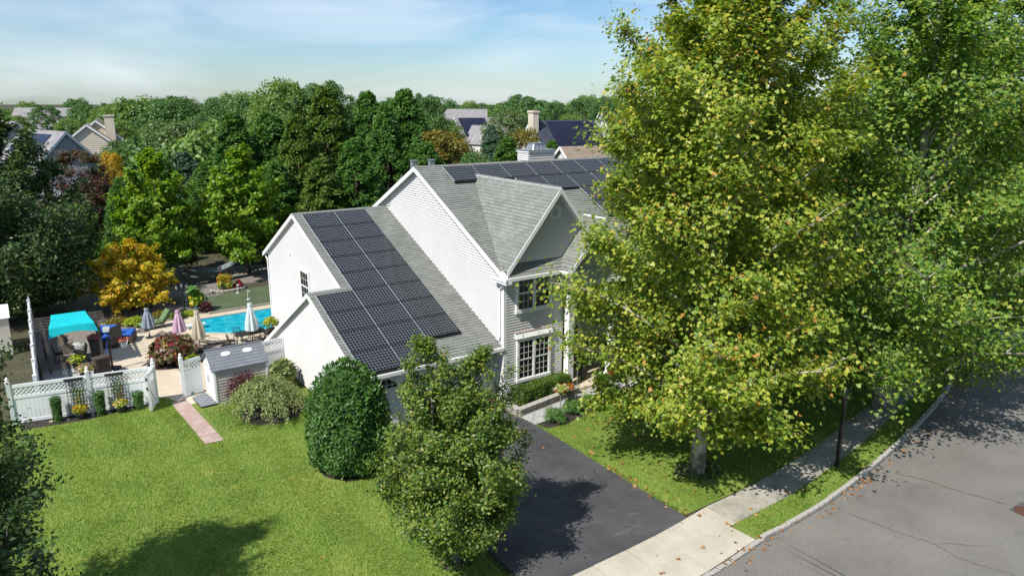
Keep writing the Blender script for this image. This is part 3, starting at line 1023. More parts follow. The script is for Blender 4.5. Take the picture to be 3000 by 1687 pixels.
house = thing('house', (0, 0, 0), 'white and grey sided two storey house with solar panels on its grey shingle roofs', 'house')
MS, MZ0, MY0 = .507, 5.45, -.45            # main roof: slope, eave height, eave line
RY, RZR = 6.95, 5.45 + .507 * 7.4           # ridge
zmain = lambda y: MZ0 + MS * (y - MY0) if y < RY else RZR - MS * (y - RY)
GS, GZ0, GY0 = .4327, 2.48, .05             # garage roof
zgar = lambda y: GZ0 + GS * (y - GY0)
LZ = 4.9                                    # ridge line of the low wing
UY = 10.46                                  # ridge line of the tall wing
zlow = lambda y: zgar(y) if y < LZ else zgar(LZ) - .583 * (y - LZ)
zup = lambda y: zgar(y) if y < UY else zgar(UY) - .53 * (y - UY)
XR = 14.0

# walls with lapped siding
w = MB()
gd = .14
ylo = lambda z: (0.0 if z <= MZ0 - .02 else MY0 + (z + gd - MZ0) / MS)
yhi = lambda z: (13.9 if z <= MZ0 - .02 else RY + (RZR - gd - z) / MS)
siding(w, (0, 0, 0), (0, 1, 0), (-1, 0, 0), 0.1, RZR - gd, lambda z: max(0, ylo(z)), lambda z: min(13.9, yhi(z)))
siding(w, (0, 0, 0), (1, 0, 0), (0, -1, 0), .1, 5.42, lambda z: 0, lambda z: 3.0)
siding(w, (0, 1.2, 0), (1, 0, 0), (0, -1, 0), .1, 5.42, lambda z: 3.0, lambda z: 6.2)
siding(w, (0, 0, 0), (1, 0, 0), (0, -1, 0), .1, 5.42, lambda z: 6.2, lambda z: XR)
siding(w, (3.0, 0, 0), (0, 1, 0), (1, 0, 0), .1, 5.42, lambda z: 0, lambda z: 1.2)
siding(w, (6.2, 0, 0), (0, 1, 0), (-1, 0, 0), .1, 5.42, lambda z: 0, lambda z: 1.2)
siding(w, (XR, 0, 0), (0, 1, 0), (1, 0, 0), 0.1, RZR - gd, lambda z: max(0, ylo(z)), lambda z: min(13.9, yhi(z)))
siding(w, (0, 13.9, 0), (1, 0, 0), (0, 1, 0), .1, 5.42, lambda z: 0, lambda z: XR)
w.build('main_wall', M['siding'], house)
# bay gable
BX, BZ, BS, BH = 2.46, 8.82, 1.2, 2.62
w = MB()
siding(w, (0, .004, 0), (1, 0, 0), (0, -1, 0), 5.45, BZ - .22, lambda z: max(0.0, BX - (BZ - .16 - z) / BS), lambda z: BX + (BZ - .16 - z) / BS)
w.build('gable_wall', M['siding'], house)
# garage wing walls
w = MB()
siding(w, (-4.65, 0, 0), (0, 1, 0), (-1, 0, 0), .1, zgar(UY) - .12, lambda z: max(.6, GY0 + (z + .12 - GZ0) / GS), lambda z: min(15.1, UY + (zgar(UY) - .12 - z) / .53))
siding(w, (-6.1, 0, 0), (0, 1, 0), (-1, 0, 0), .1, zgar(LZ) - .12, lambda z: max(.6, GY0 + (z + .12 - GZ0) / GS), lambda z: min(10.9, LZ + (zgar(LZ) - .12 - z) / .583))
siding(w, (0, .6, 0), (1, 0, 0), (0, -1, 0), .1, 2.6, lambda z: -6.1, lambda z: -.02)
siding(w, (0, 15.1, 0), (1, 0, 0), (0, 1, 0), .1, 4.5, lambda z: -4.65, lambda z: -.02)
w.build('garage_wall', M['siding'], house)
fd = MB()
fd.box(-6.06, .63, -.1, -.03, 10.8, .12).box(.03, .03, -.1, XR - .03, 13.8, .12).box(-4.6, 10.8, -.1, -.03, 15.0, .12)
fd.build('foundation', M['deck'], house)
cf = MB()
cf.box(-6.06, .64, .12, -.05, 10.6, .6)
cf.build('wall_core', M['dark'], house)

# roofs
r = MB()
ct = math.cos(math.atan(MS)); tm_ = Vector((0, 1, MS)).normalized()
T = 7.4 / ct
# main front slope left of the bay valley, right of it, and above
vx = lambda y: BX - (BZ - (MZ0 + MS * (y - MY0))) / BS
yv = lambda t: MY0 + t * ct


def hi_left(t):
    y = yv(t)
    z = MZ0 + MS * (y - MY0)
    if z >= BZ: return XR + .25 + .22
    return min(max(.02, vx(y) + .22), BX + .22)


def lo_right(t):
    y = yv(t)
    z = MZ0 + MS * (y - MY0)
    if z >= BZ: return XR + .47
    return 2 * (BX + .22) - hi_left(t)


shingles(r, (-.22, MY0, MZ0), (1, 0, 0), tm_, T, lambda t: 0, hi_left)
shingles(r, (-.22, MY0, MZ0), (1, 0, 0), tm_, T, lo_right, lambda t: XR + .47)
shingles(r, (-.22, 2 * RY - MY0, MZ0), (1, 0, 0), Vector((0, -1, MS)), T, lambda t: 0, lambda t: XR + .47)
# bay roof: ridge along y
cb = math.cos(math.atan(BS))
TB = 2.60 / cb
yvb = lambda t: MY0 + ((BZ - BS * 2.60 + t * cb * BS) - MZ0) / MS
shingles(r, (BX - 2.60, 0, BZ - BS * 2.60), (0, 1, 0), Vector((1, 0, BS)), TB, lambda t: -.42, lambda t: max(-.2, yvb(t)))
shingles(r, (BX + 2.60, 0, BZ - BS * 2.60), (0, 1, 0), Vector((-1, 0, BS)), TB, lambda t: -.42, lambda t: max(-.2, yvb(t)))
# pent roof under the bay gable
shingles(r, (-.14, -.46, MZ0), (1, 0, 0), Vector((0, .46, .46)), .62, lambda t: 0, lambda t: 2.86 + .3 * t)
# portico roof
PXc, PS = 4.35, 1.15
TP = 1.80 / math.cos(math.atan(PS))
shingles(r, (PXc - 1.80, 0, MZ0 + .01), (0, 1, 0), Vector((1, 0, PS)), TP, lambda t: -1.02, lambda t: .35)
shingles(r, (PXc + 1.80, 0, MZ0 + .01), (0, 1, 0), Vector((-1, 0, PS)), TP, lambda t: -1.02, lambda t: .35)
r.build('roof', M['shingle'], house)
# garage roof
r = MB()
cg = math.cos(math.atan(GS)); tg = Vector((0, 1, GS)).normalized()
TU, TL = (UY - GY0) / cg, (LZ - GY0) / cg
shingles(r, (-6.27, GY0, GZ0), (1, 0, 0), tg, TU, lambda t: 0 if t < TL - .01 else 1.45, lambda t: 6.27)
shingles(r, (-6.27, LZ + 6.5, zgar(LZ) - .583 * 6.5), (1, 0, 0), Vector((0, -1, .583)), 6.5 / math.cos(math.atan(.583)), lambda t: 0, lambda t: 1.62)
shingles(r, (-4.82, UY + 5.1, zgar(UY) - .53 * 5.1), (1, 0, 0), Vector((0, -1, .53)), 5.1 / math.cos(math.atan(.53)), lambda t: 0, lambda t: 4.82)
r.build('garage_roof', M['shingle'], house)
# roof decks (thickness) and soffits
dk = MB()


def slab(mb, pts, th=.11):
    pts = [Vector(p) for p in pts]
    n = (pts[1] - pts[0]).cross(pts[2] - pts[0]).normalized()
    if n.z < 0: n = -n
    a = [p - n * .006 for p in pts]
    b = [p - n * th for p in pts]
    k = len(pts)
    mb.mesh(a + b, [tuple(range(k)), tuple(range(2 * k - 1, k - 1, -1))] + [(i, i + k, (i + 1) % k + k, (i + 1) % k) for i in range(k)])


slab(dk, [(-.22, MY0, MZ0), (XR + .25, MY0, MZ0), (XR + .25, RY, RZR), (-.22, RY, RZR)])
slab(dk, [(-.22, 2 * RY - MY0, MZ0), (XR + .25, 2 * RY - MY0, MZ0), (XR + .25, RY, RZR), (-.22, RY, RZR)])
slab(dk, [(-6.27, GY0, GZ0), (-.02, GY0, GZ0), (-.02, LZ, zgar(LZ)), (-6.27, LZ, zgar(LZ))])
slab(dk, [(-4.82, LZ, zgar(LZ)), (-.02, LZ, zgar(LZ)), (-.02, UY, zgar(UY)), (-4.82, UY, zgar(UY))])
slab(dk, [(-6.27, LZ + 6.5, zlow(LZ + 6.5)), (-4.66, LZ + 6.5, zlow(LZ + 6.5)), (-4.66, LZ, zgar(LZ)), (-6.27, LZ, zgar(LZ))])
slab(dk, [(-4.82, UY + 5.1, zup(UY + 5.1)), (-.02, UY + 5.1, zup(UY + 5.1)), (-.02, UY, zgar(UY)), (-4.82, UY, zgar(UY))])
for sg in (-1, 1):
    slab(dk, [(BX + sg * 2.6, -.42, BZ - BS * 2.6), (BX, -.42, BZ), (BX, 6.1, BZ), (BX + sg * 2.6, 0, BZ - BS * 2.6)], .09)
    slab(dk, [(PXc + sg * 1.8, -1.02, MZ0 + .01), (PXc, -1.02, MZ0 + .01 + PS * 1.8), (PXc, .3, MZ0 + .01 + PS * 1.8), (PXc + sg * 1.8, .3, MZ0 + .01)], .09)
dk.build('roof_deck', M['trim'], house)


# ridge caps
def ridge(name, p0, p1, slope_a, slope_b, side):
    """bent cap shingles along a ridge; side: horizontal unit vector across it"""
    p0, p1, sd_ = Vector(p0), Vector(p1), Vector(side)
    L = (p1 - p0).length
    d = (p1 - p0) / L
    mb = MB()
    k = int(L / .16)
    for i in range(k):
        a, b = p0 + d * (L * i / k), p0 + d * (L * (i + 1) / k + .02)
        za, zb = .028, .012
        A = [a + sd_ * .14 + Vector((0, 0, za - .14 * slope_a)), a + Vector((0, 0, za)), a - sd_ * .14 + Vector((0, 0, za - .14 * slope_b))]
        Bq = [b + sd_ * .14 + Vector((0, 0, zb - .14 * slope_a)), b + Vector((0, 0, zb)), b - sd_ * .14 + Vector((0, 0, zb - .14 * slope_b))]
        mb.face([A[0], A[1], Bq[1], Bq[0]]).face([A[1], A[2], Bq[2], Bq[1]])
        lo3 = [q - Vector((0, 0, .02)) for q in A]
        mb.face([lo3[0], lo3[1], A[1], A[0]]).face([lo3[1], lo3[2], A[2], A[1]])
    mb.build(name, M['cap'], house)


ridge('ridge_cap', (-.24, RY, RZR), (XR + .25, RY, RZR), MS, MS, (0, 1, 0))
ridge('ridge_cap', (BX, -.43, BZ), (BX, 6.15, BZ), BS, BS, (1, 0, 0))
ridge('ridge_cap', (-4.84, UY, zgar(UY)), (-.02, UY, zgar(UY)), .53, GS, (0, 1, 0))
ridge('ridge_cap', (-6.29, LZ, zgar(LZ)), (-4.6, LZ, zgar(LZ)), .583, GS, (0, 1, 0))

# white rakes, fascias, gutters, corner boards, downspouts


def rake(p0, p1, wd=.20, th=.03, n=(-1, 0, 0), name='rake_board'):
    p0, p1, n = Vector(p0), Vector(p1), Vector(n)
    dz = Vector((0, 0, -wd))
    P = [p0, p1, p1 + dz, p0 + dz]
    Q = [p + n * th for p in P]
    MB().mesh(P + Q, [(0, 1, 2, 3), (7, 6, 5, 4), (0, 4, 5, 1), (1, 5, 6, 2), (2, 6, 7, 3), (3, 7, 4, 0)]).build(name, M['trim'], house)


e = .006
rake((-.222, MY0, MZ0 - e), (-.222, RY, RZR - e))
rake((-.222, RY, RZR - e), (-.222, 2 * RY - MY0, MZ0 - e))
rake((-6.272, GY0, GZ0 - e), (-6.272, LZ, zgar(LZ) - e), .17)
rake((-6.272, LZ, zgar(LZ) - e), (-6.272, LZ + 6.5, zlow(LZ + 6.5) - e), .19)
rake((-4.822, LZ + .1, zgar(LZ + .1) - e), (-4.822, UY, zgar(UY) - e), .17)
rake((-4.822, UY, zgar(UY) - e), (-4.822, UY + 5.1, zup(UY + 5.1) - e), .19)
rake((BX - 2.6, -.422, BZ - BS * 2.6 - e), (BX, -.422, BZ - e), .24, .03, (0, -1, 0))
rake((BX, -.422, BZ - e), (BX + 2.6, -.422, BZ - BS * 2.6 - e), .24, .03, (0, -1, 0))
rake((PXc - 1.8, -1.022, MZ0), (PXc, -1.022, MZ0 + PS * 1.8), .22, .03, (0, -1, 0))
rake((PXc, -1.022, MZ0 + PS * 1.8), (PXc + 1.8, -1.022, MZ0), .22, .03, (0, -1, 0))
gt = lambda x0, y0, z0, x1, y1, z1: MB().box(x0, y0, z0, x1, y1, z1).build('gutter', M['trim'], house)
gt(-6.24, -.08, GZ0 - .13, -.03, .045, GZ0 + .004)
gt(-.27, -.58, MZ0 - .13, 2.5, -.462, MZ0 - .002)
gt(2.42, -1.04, MZ0 - .13, 2.545, -.585, MZ0 - .002)
gt(6.3, -.58, MZ0 - .13, XR + .3, -.462, MZ0 - .002)
gt(-4.8, UY + 5.11, zup(UY + 5.1) - .13, -.1, UY + 5.23, zup(UY + 5.1))
MB().box(-.30, -.60, MZ0 - .24, -.02, .36, MZ0 - .14).box(-.34, -.62, MZ0 - .135, -.285, .40, MZ0 - .01).build('eave_return', M['trim'], house)
MB().box(-.3, -.45, MZ0 - .16, 3.05, .0, MZ0 - .135).box(6.3, -.45, MZ0 - .16, XR, .0, MZ0 - .135).box(-6.1, .05, GZ0 - .16, -.04, .6, GZ0 - .135).build('soffit', M['trim'], house)
MB().box(-.14, -.435, 5.05, 2.74, -.40, 5.31).build('frieze_board', M['trim'], house) if False else None
cbm = MB()
cbm.box(-.03, -.03, .0, .13, -.004, 5.29).box(-.03, -.004, .0, -.004, .15, 5.29)
cbm.build('corner_board', M['trim'], house)
MB().box(-4.68, 14.96, .1, -4.653, 15.13, 4.4).build('corner_board', M['trim'], house)
MB().box(-6.13, 10.75, .0, -6.103, 10.93, 1.1).build('corner_board', M['trim'], house)
MB().box(-6.13, .57, .0, -5.97, .598, 2.5).box(-6.13, .598, .0, -6.103, .75, 2.5).build('corner_board', M['trim'], house)
MB().box(2.9, -.03, .1, 3.03, -.004, 4.7).build('corner_board', M['trim'], house)
MB().tube([(-.10, -.50, 5.3), (-.09, .02, 5.0), (-.075, .20, 4.85), (-.075, .20, 2.9), (-.12, .22, 2.78)], .045, 6).build('downspout', M['trim'], house)
MB().tube([(-6.2, 11.35, .8), (-6.15, 11.0, .65), (-6.15, 10.95, .05)], .04, 6).build('downspout', M['trim'], house)
MB().tube([(-4.75, 15.5, 4.2), (-4.71, 15.2, 3.95), (-4.71, 15.15, .05)], .04, 6).build('downspout', M['trim'], house)


# windows
def window(O, u, n, wd, ht, units, cols, rows, blind='blind', sashes=2, parent=house, cap=False, fr=.10, name='window'):
    """Double-hung units side by side; O = lower left corner on the wall, u along it, n outwards."""
    O, u, n = Vector(O), Vector(u), Vector(n)
    zv = Vector((0, 0, 1))

    def bx(mb, a0, a1, b0, b1, c0, c1):
        P = [O + u * a + zv * b_ + n * c for c in (c0, c1) for a, b_ in ((a0, b0), (a1, b0), (a1, b1), (a0, b1))]
        fl = u.cross(zv).dot(n) < 0
        F = [(0, 3, 2, 1), (4, 5, 6, 7), (0, 1, 5, 4), (1, 2, 6, 5), (2, 3, 7, 6), (3, 0, 4, 7)]
        mb.mesh(P, [f[::-1] for f in F] if fl else F)

    f = MB()
    bx(f, -fr, 0, -fr, ht + fr, .0, .095)
    bx(f, wd, wd + fr, -fr, ht + fr, .0, .095)
    bx(f, 0, wd, ht, ht + fr, .0, .095)
    bx(f, -fr - .02, wd + fr + .02, -fr - .03, -.0, -.0, .115)
    uw = wd / units
    for i in range(1, units): bx(f, i * uw - .04, i * uw + .04, 0, ht, 0, .09)
    win = f.build(name, M['trim'], parent)
    bk = MB()
    bx(bk, 0, wd, 0, ht, .018, .022)
    bk.build('backing', M['dark'], win)
    for i in range(units):
        a0, a1 = i * uw + (.04 if i else .0), (i + 1) * uw - (.04 if i < units - 1 else 0)
        for s in range(sashes):
            b0, b1 = ht * s / sashes, ht * (s + 1) / sashes
            c = .062 if s == 0 else .074
            sm = MB()
            t = .035
            bx(sm, a0, a1, b0, b0 + t, c - .012, c + .012)
            bx(sm, a0, a1, b1 - t, b1, c - .012, c + .012)
            bx(sm, a0, a0 + t, b0 + t, b1 - t, c - .012, c + .012)
            bx(sm, a1 - t, a1, b0 + t, b1 - t, c - .012, c + .012)
            for q in range(1, cols):
                x = a0 + t + (a1 - a0 - 2 * t) * q / cols
                bx(sm, x - .0045, x + .0045, b0 + t, b1 - t, c - .004, c + .008)
            for q in range(1, rows):
                z = b0 + t + (b1 - b0 - 2 * t) * q / rows
                bx(sm, a0 + t, a1 - t, z - .0045, z + .0045, c - .004, c + .007)
            sm.build('sash', M['trim'], win)
            pm = MB()
            P = [O + u * a + zv * b_ + n * (c - .006) for a, b_ in ((a0 + t, b0 + t), (a1 - t, b0 + t), (a1 - t, b1 - t), (a0 + t, b1 - t))]
            pm.face(P if u.cross(zv).dot(n) > 0 else P[::-1])
            pm.build('pane', M['glass'], win)
        if blind:
            bm_ = MB()
            nb_ = int(ht / .055)
            for q in range(nb_):
                z = .02 + q * ht / nb_
                if z > ht - .02: break
                P = [O + u * (a0 + .03) + zv * z + n * .026, O + u * (a1 - .03) + zv * z + n * .026, O + u * (a1 - .03) + zv * (z + .034) + n * .044, O + u * (a0 + .03) + zv * (z + .034) + n * .044]
                bm_.face(P)
            bm_.build('blind', M[blind], win)
    return win


window((.64, -.016, 3.93), (1, 0, 0), (0, -1, 0), 1.62, 1.40, 2, 3, 2)
window((.70, -.016, .95), (1, 0, 0), (0, -1, 0), 1.55, 1.66, 2, 3, 3)
hd = MB().mesh([(.52, -.02, 2.74), (2.43, -.02, 2.74), (2.43, -.02, 2.98), (.52, -.02, 2.98), (.52, -.16, 2.74), (2.43, -.16, 2.74), (2.43, -.06, 2.98), (.52, -.06, 2.98)],
               [(0, 3, 2, 1), (4, 5, 6, 7), (0, 1, 5, 4), (1, 2, 6, 5), (2, 3, 7, 6), (3, 0, 4, 7)]).build('window_head', M['trim'], house)
MB().mesh([(.50, -.018, 3.0), (2.45, -.018, 3.0), (2.45, -.10, 2.985), (.50, -.10, 2.985)], [(0, 3, 2, 1)]).build('flashing', M['copper'], hd)
window((-4.666, 9.05, 2.95), (0, 1, 0), (-1, 0, 0), 1.05, 1.42, 1, 3, 2, 'blindw', fr=.11)
window((8.0, -.016, 3.93), (1, 0, 0), (0, -1, 0), 1.62, 1.40, 2, 3, 2)
window((8.0, -.016, .95), (1, 0, 0), (0, -1, 0), 1.62, 1.66, 2, 3, 3)
window((11.2, -.016, 3.93), (1, 0, 0), (0, -1, 0), 1.62, 1.40, 2, 3, 2)
window((11.2, -.016, .95), (1, 0, 0), (0, -1, 0), 1.62, 1.66, 2, 3, 3)
window((4.9, 1.184, 3.2), (1, 0, 0), (0, -1, 0), .8, 1.4, 1, 2, 2)
window((3.35, 1.184, .6), (1, 0, 0), (0, -1, 0), .35, 2.0, 1, 1, 4, None, 1, fr=.07)

# round louvred vent in the bay gable
v = MB()
seg = 24
for ring, (ra, rb, d0, d1) in enumerate(((.20, .28, 0, .05),)):
    P = []
    for k in range(seg):
        a = 2 * PI * k / seg
        for rad, dep in ((rb, 0), (rb, d1), (ra, d1), (ra, 0)):
            P.append((2.49 + rad * math.cos(a), -.012 - dep, 7.78 + rad * math.sin(a)))
    F = []
    for k in range(seg):
        for j in range(3):
            a, b_ = k * 4 + j, ((k + 1) % seg) * 4 + j
            F.append((a, b_, b_ + 1, a + 1))
    v.mesh(P, F)
vent = v.build('round_vent', M['trim'], house)
for k in range(7):
    z = -.165 + k * .055
    hw = math.sqrt(max(.001, .2 ** 2 - z * z))
    MB().mesh([(2.49 - hw, -.016, 7.78 + z + .03), (2.49 + hw, -.016, 7.78 + z + .03), (2.49 + hw, -.05, 7.78 + z), (2.49 - hw, -.05, 7.78 + z)], [(0, 1, 2, 3)]).build('louvre', M['trim'], vent)

# garage doors with arched lights
for x0, x1 in ((-5.55, -3.25), (-2.85, -.85)):
    fr = MB()
    fr.box(x0 - .12, .55, .02, x0, .585, 2.12).box(x1, .55, .02, x1 + .12, .585, 2.12).box(x0 - .12, .55, 2.12, x1 + .12, .585, 2.26)
    gdoor = fr.build('garage_door', M['trim'], house)
    n = 4
    for s in range(n):
        a, b_ = .03 + s * .522, .03 + (s + 1) * .522 - .012
        MB().box(x0 + .01, .558, a, x1 - .01, .582, b_).build('door_panel', M['white'], gdoor)
        wd = (x1 - x0) / 4
        for c in range(4):
            q0, q1 = x0 + c * wd + .07, x0 + (c + 1) * wd - .07
            if s < 3:
                MB().rbox(((q0 + q1) / 2, .55, (a + b_) / 2), q1 - q0, .03, b_ - a - .14, .01).build('raised_field', M['white'], gdoor)
    for c in range(2):
        q0, q1 = x0 + c * (x1 - x0) / 2 + .10, x0 + (c + 1) * (x1 - x0) / 2 - .10
        lt = MB()
        kk = 10
        pts = [(q0 + (q1 - q0) * i / kk, 1.64 + .12 + .26 * math.sin(PI * i / kk)) for i in range(kk + 1)]
        lt.face([(q0, .5545, 1.64)] + [(q1, .5545, 1.64)] + [(x, .5545, z) for x, z in pts[::-1]])
        g_ = lt.build('door_light', M['dark'], gdoor)
        bb = MB()
        for i in range(1, 4): bb.box(q0 + (q1 - q0) * i / 4 - .012, .546, 1.64, q0 + (q1 - q0) * i / 4 + .012, .554, 1.64 + .12 + .26 * math.sin(PI * i / 4))
        bb.box(q0, .546, 1.76, q1, .553, 1.785)
        for i in range(kk):
            bb.bar((pts[i][0], .55, pts[i][1]), (pts[i + 1][0], .55, pts[i + 1][1]), .012, .03, (0, -1, 0))
        bb.build('muntin', M['trim'], gdoor)
# wall lamp on the tall gable, conduit on the main gable, roof vents, chimney
MB().box(-4.73, 11.5, 4.78, -4.668, 11.66, 5.0).build('outdoor_light', M['trim'], house)
MB().tube([(-.02, 10.75, zgar(UY) - .02), (-.03, 10.0, 7.05), (-.03, 9.95, 7.6), (-.05, 9.6, 7.78), (-.16, 8.6, 8.25), (-.26, 8.1, 8.75)], .022, 5).build('conduit', M['galv'], house)
for x, y in ((.02, 7.4), (.95, 7.4)):
    MB().box(x - .12, y - .12, RZR - .3, x + .12, y + .12, RZR + .22).box(x - .15, y - .15, RZR + .22, x + .15, y + .15, RZR + .25).build('roof_vent', M['galv'], house)
ch = MB()
siding(ch, (7.3, 8.3, 0), (1, 0, 0), (0, -1, 0), 8.4, 9.48, lambda z: 0, lambda z: 1.7)
siding(ch, (7.3, 8.3, 0), (0, 1, 0), (-1, 0, 0), 8.4, 9.48, lambda z: 0, lambda z: 1.0)
siding(ch, (9.0, 8.3, 0), (0, 1, 0), (1, 0, 0), 8.4, 9.48, lambda z: 0, lambda z: 1.0)
ch.box(7.32, 8.32, 8.4, 8.98, 9.28, 9.48)
chim = ch.build('chimney', M['siding'], house)
MB().box(7.24, 8.24, 9.48, 9.06, 9.36, 9.58).build('crown_trim', M['trim'], chim)
MB().box(7.20, 8.20, 9.581, 9.10, 9.40, 9.61).build('chase_cover', M['galv'], chim)
cp = MB()
z0_, z1_ = 9.611, 9.90
cp.mesh([(7.72, 8.5, z0_), (8.62, 8.5, z0_), (8.62, 9.2, z0_), (7.72, 9.2, z0_), (7.84, 8.6, z1_), (8.50, 8.6, z1_), (8.50, 9.1, z1_), (7.84, 9.1, z1_)],
        [(4, 5, 6, 7), (0, 1, 5, 4), (1, 2, 6, 5), (2, 3, 7, 6), (3, 0, 4, 7)])
cp.box(7.80, 8.56, z1_ + .001, 8.54, 9.14, z1_ + .04)
for i in range(4):
    cp.bar((7.71 + i * .30, 8.485, z0_), (7.83 + i * .225, 8.585, z1_), .03, .03)
cp.build('chimney_cap', M['galv'], chim)

# portico: entablature, columns, porch, front door
en = MB()
siding(en, (2.85, -.62, 0), (0, 1, 0), (-1, 0, 0), 4.78, 5.42, lambda z: 0, lambda z: .62)
siding(en, (2.85, -.62, 0), (1, 0, 0), (0, -1, 0), 4.78, 5.42, lambda z: 0, lambda z: 3.0)
siding(en, (5.85, -.62, 0), (0, 1, 0), (1, 0, 0), 4.78, 5.42, lambda z: 0, lambda z: .62)
po = en.build('portico', M['siding'], house)
MB().box(2.82, -.66, 4.62, 5.9, -.60, 4.78).box(2.81, -.6, 4.62, 2.86, .0, 4.78).box(2.81, -.66, 4.785, 2.95, -.63, 5.3).build('portico_trim', M['trim'], po)
pg = MB()
siding(pg, (0, -.64, 0), (1, 0, 0), (0, -1, 0), 5.45, MZ0 + PS * 1.8 - .2, lambda z: PXc - (MZ0 + PS * 1.8 - .14 - z) / PS, lambda z: PXc + (MZ0 + PS * 1.8 - .14 - z) / PS)
pg.build('portico_gable', M['siding'], po)
for x in (3.12, 5.55):
    c = MB()
    c.box(x - .15, -.52, .34, x + .15, -.22, 4.5).box(x - .19, -.56, .18, x + .19, -.18, .34).box(x - .19, -.56, 4.5, x + .19, -.18, 4.62)
    c.build('column', M['trim'], house)
MB().box(2.72, -.78, -.05, 6.1, 1.2, .17).build('porch', M['deck'], house)
dr = MB().box(3.9, 1.12, .17, 4.85, 1.17, 2.3).build('front_door', M['door'], house)
MB().box(3.78, 1.10, .17, 3.9, 1.19, 2.42).box(4.85, 1.10, .17, 4.97, 1.19, 2.42).box(3.9, 1.10, 2.3, 4.85, 1.19, 2.42).build('door_frame', M['trim'], dr)
for i in range(2):
    for j in range(3): MB().box(4.0 + i * .4, 1.10, .3 + j * .66, 4.35 + i * .4, 1.12, .85 + j * .66).build('door_panel', M['door'], dr)
MB().tube([(3.98, 1.09, 1.15), (3.98, 1.05, 1.15), (4.03, 1.04, 1.15)], .02, 6).build('door_handle', M['galv'], dr)

# solar panels: one object each with its sheet of cells
PW, PH, PXW, PYH = 1.55, 1.18, 1.58, 1.2185
pfm = MB().box(0, -PH, -.045, PW, 0, 0).data('solar_panel', M['pframe'])
cs = MB()
cs.face([(.012, -PH + .02, .003), (PW - .012, -PH + .02, .003), (PW - .012, -.02, .003), (.012, -.02, .003)], [(0, 0), (1, 0), (1, 1), (0, 1)])
csm = cs.data('cell_sheet', M['solar'])
edm = MB().box(-.022, -PH, -.05, -.003, 0, .004).data('edge_rail', M['rail'])


def panel(O, ang, i, j):
    t = Vector((0, -math.cos(ang), -math.sin(ang)))
    o = link('solar_panel', pfm, house)
    o.location = Vector(O) + Vector((PXW * i, 0, 0)) + t * (PYH * j)
    o.rotation_euler = (ang, 0, 0)
    link('cell_sheet', csm, o)
    link('edge_rail', edm, o)


GO, GA = Vector((-4.4677, 10.0824, 6.9622)), math.radians(23.4047)
for j in range(9):
    for i in range(-1, 2):
        if i == -1 and j < 5: continue
        if i == 1 and j == 8: continue
        panel(GO, GA, i, j)


def skirt(O, ang, i0, i1, j):
    t = Vector((0, -math.cos(ang), -math.sin(ang)))
    n = Vector((0, -math.sin(ang), math.cos(ang)))
    a = Vector(O) + t * (PYH * j + .0)
    x0, x1 = a.x + PXW * i0, a.x + PXW * i1
    P = []
    for off in (a + n * .0, a + t * .05 - n * .05, a + t * .03 - n * .125, a - n * .125):
        P += [(x0, off.y, off.z), (x1, off.y, off.z)]
    MB().mesh(P, [(0, 1, 3, 2), (2, 3, 5, 4), (4, 5, 7, 6), (6, 7, 1, 0), (0, 2, 4, 6), (1, 7, 5, 3)]).build('array_skirt', M['pframe'], house)


skirt(GO, GA, -1, 1, 9)
skirt(GO, GA, 1, 2, 8)
MA = math.atan(MS)
nM = Vector((0, -math.sin(MA), math.cos(MA)))
MO = Vector((1.09, 6.62, MZ0 + MS * (6.62 - MY0))) + nM * .13
for i in range(0, 8): panel(MO, MA, i, 0)
for i in range(2, 8): panel(MO + Vector((.15, 0, 0)), MA, i, 1)
for i in range(4, 8): panel(MO + Vector((.15, 0, 0)), MA, i, 2)
for i in range(4, 8): panel(MO + Vector((.15, 0, 0)), MA, i, 3)
skirt(MO, MA, 0, 2.09, 1)


# ------------------------------------------------------------------ front garden
R0 = np.random.default_rng(11)


def planter_wall():
    t = thing('retaining_wall', (0, 0, 0), 'low rough stone retaining wall edging the mulch bed beside the front walk', 'retaining wall')
    pts = [(-.17, -.05), (-.24, -1.40), (3.2, -.90)]
    mes = [MB().rbox((0, 0, 0), .295, .20, .15, .02).data('stone_block', M['stone']) for _ in range(1)]
    cap_ = MB().rbox((0, 0, 0), .33, .26, .055, .012).data('cap_stone', M['kerb'])
    for a, b in zip(pts, pts[1:]):
        a, b = Vector((*a, 0)), Vector((*b, 0))
        n = max(1, int((b - a).length / .305))
        ang = math.atan2(b.y - a.y, b.x - a.x)
        for k in range(n):
            for c in range(2):
                p = a.lerp(b, (k + .5 + (.0 if c == 0 else .0)) / n)
                link('stone_block', mes[0], t, (p.x + rr_.uniform(-.006, .006), p.y + rr_.uniform(-.012, .012), .07 + c * .155), ang + rr_.uniform(-.03, .03))
            p = a.lerp(b, (k + .5) / n)
            link('cap_stone', cap_, t, (p.x, p.y, .335), ang)
    return t


planter_wall()
# clipped hedge along the bay
hp, hn = [], []
rngh = np.random.default_rng(5)
nh = 9000
u = rngh.uniform(0, 1, nh)
side = rngh.choice(4, nh, p=[.42, .42, .08, .08])
xx = .25 + 2.75 * u
yy = -.70 + .32 * u * .9
hw = .30 * (1 + .08 * np.sin(u * 21)) * rngh.uniform(.86, 1.06, nh)
ht = .62 * (1 + .06 * np.sin(u * 17 + 1)) * rngh.uniform(.9, 1.05, nh)
v_ = rngh.uniform(-1, 1, nh)
X_ = np.where(side == 2, .22, np.where(side == 3, 3.02, xx)) + rngh.normal(size=nh) * .02
Y_ = yy + np.where(side == 1, v_ * hw, np.where(side == 0, -hw, v_ * hw))
Z_ = .24 + np.where(side == 1, ht, (v_ + 1) / 2 * ht)
N_ = np.stack([np.where(side == 2, -1, np.where(side == 3, 1, 0)), np.where(side == 0, -1, 0), np.where(side == 1, 1, .15)], 1) + rngh.normal(size=(nh, 3)) * .5
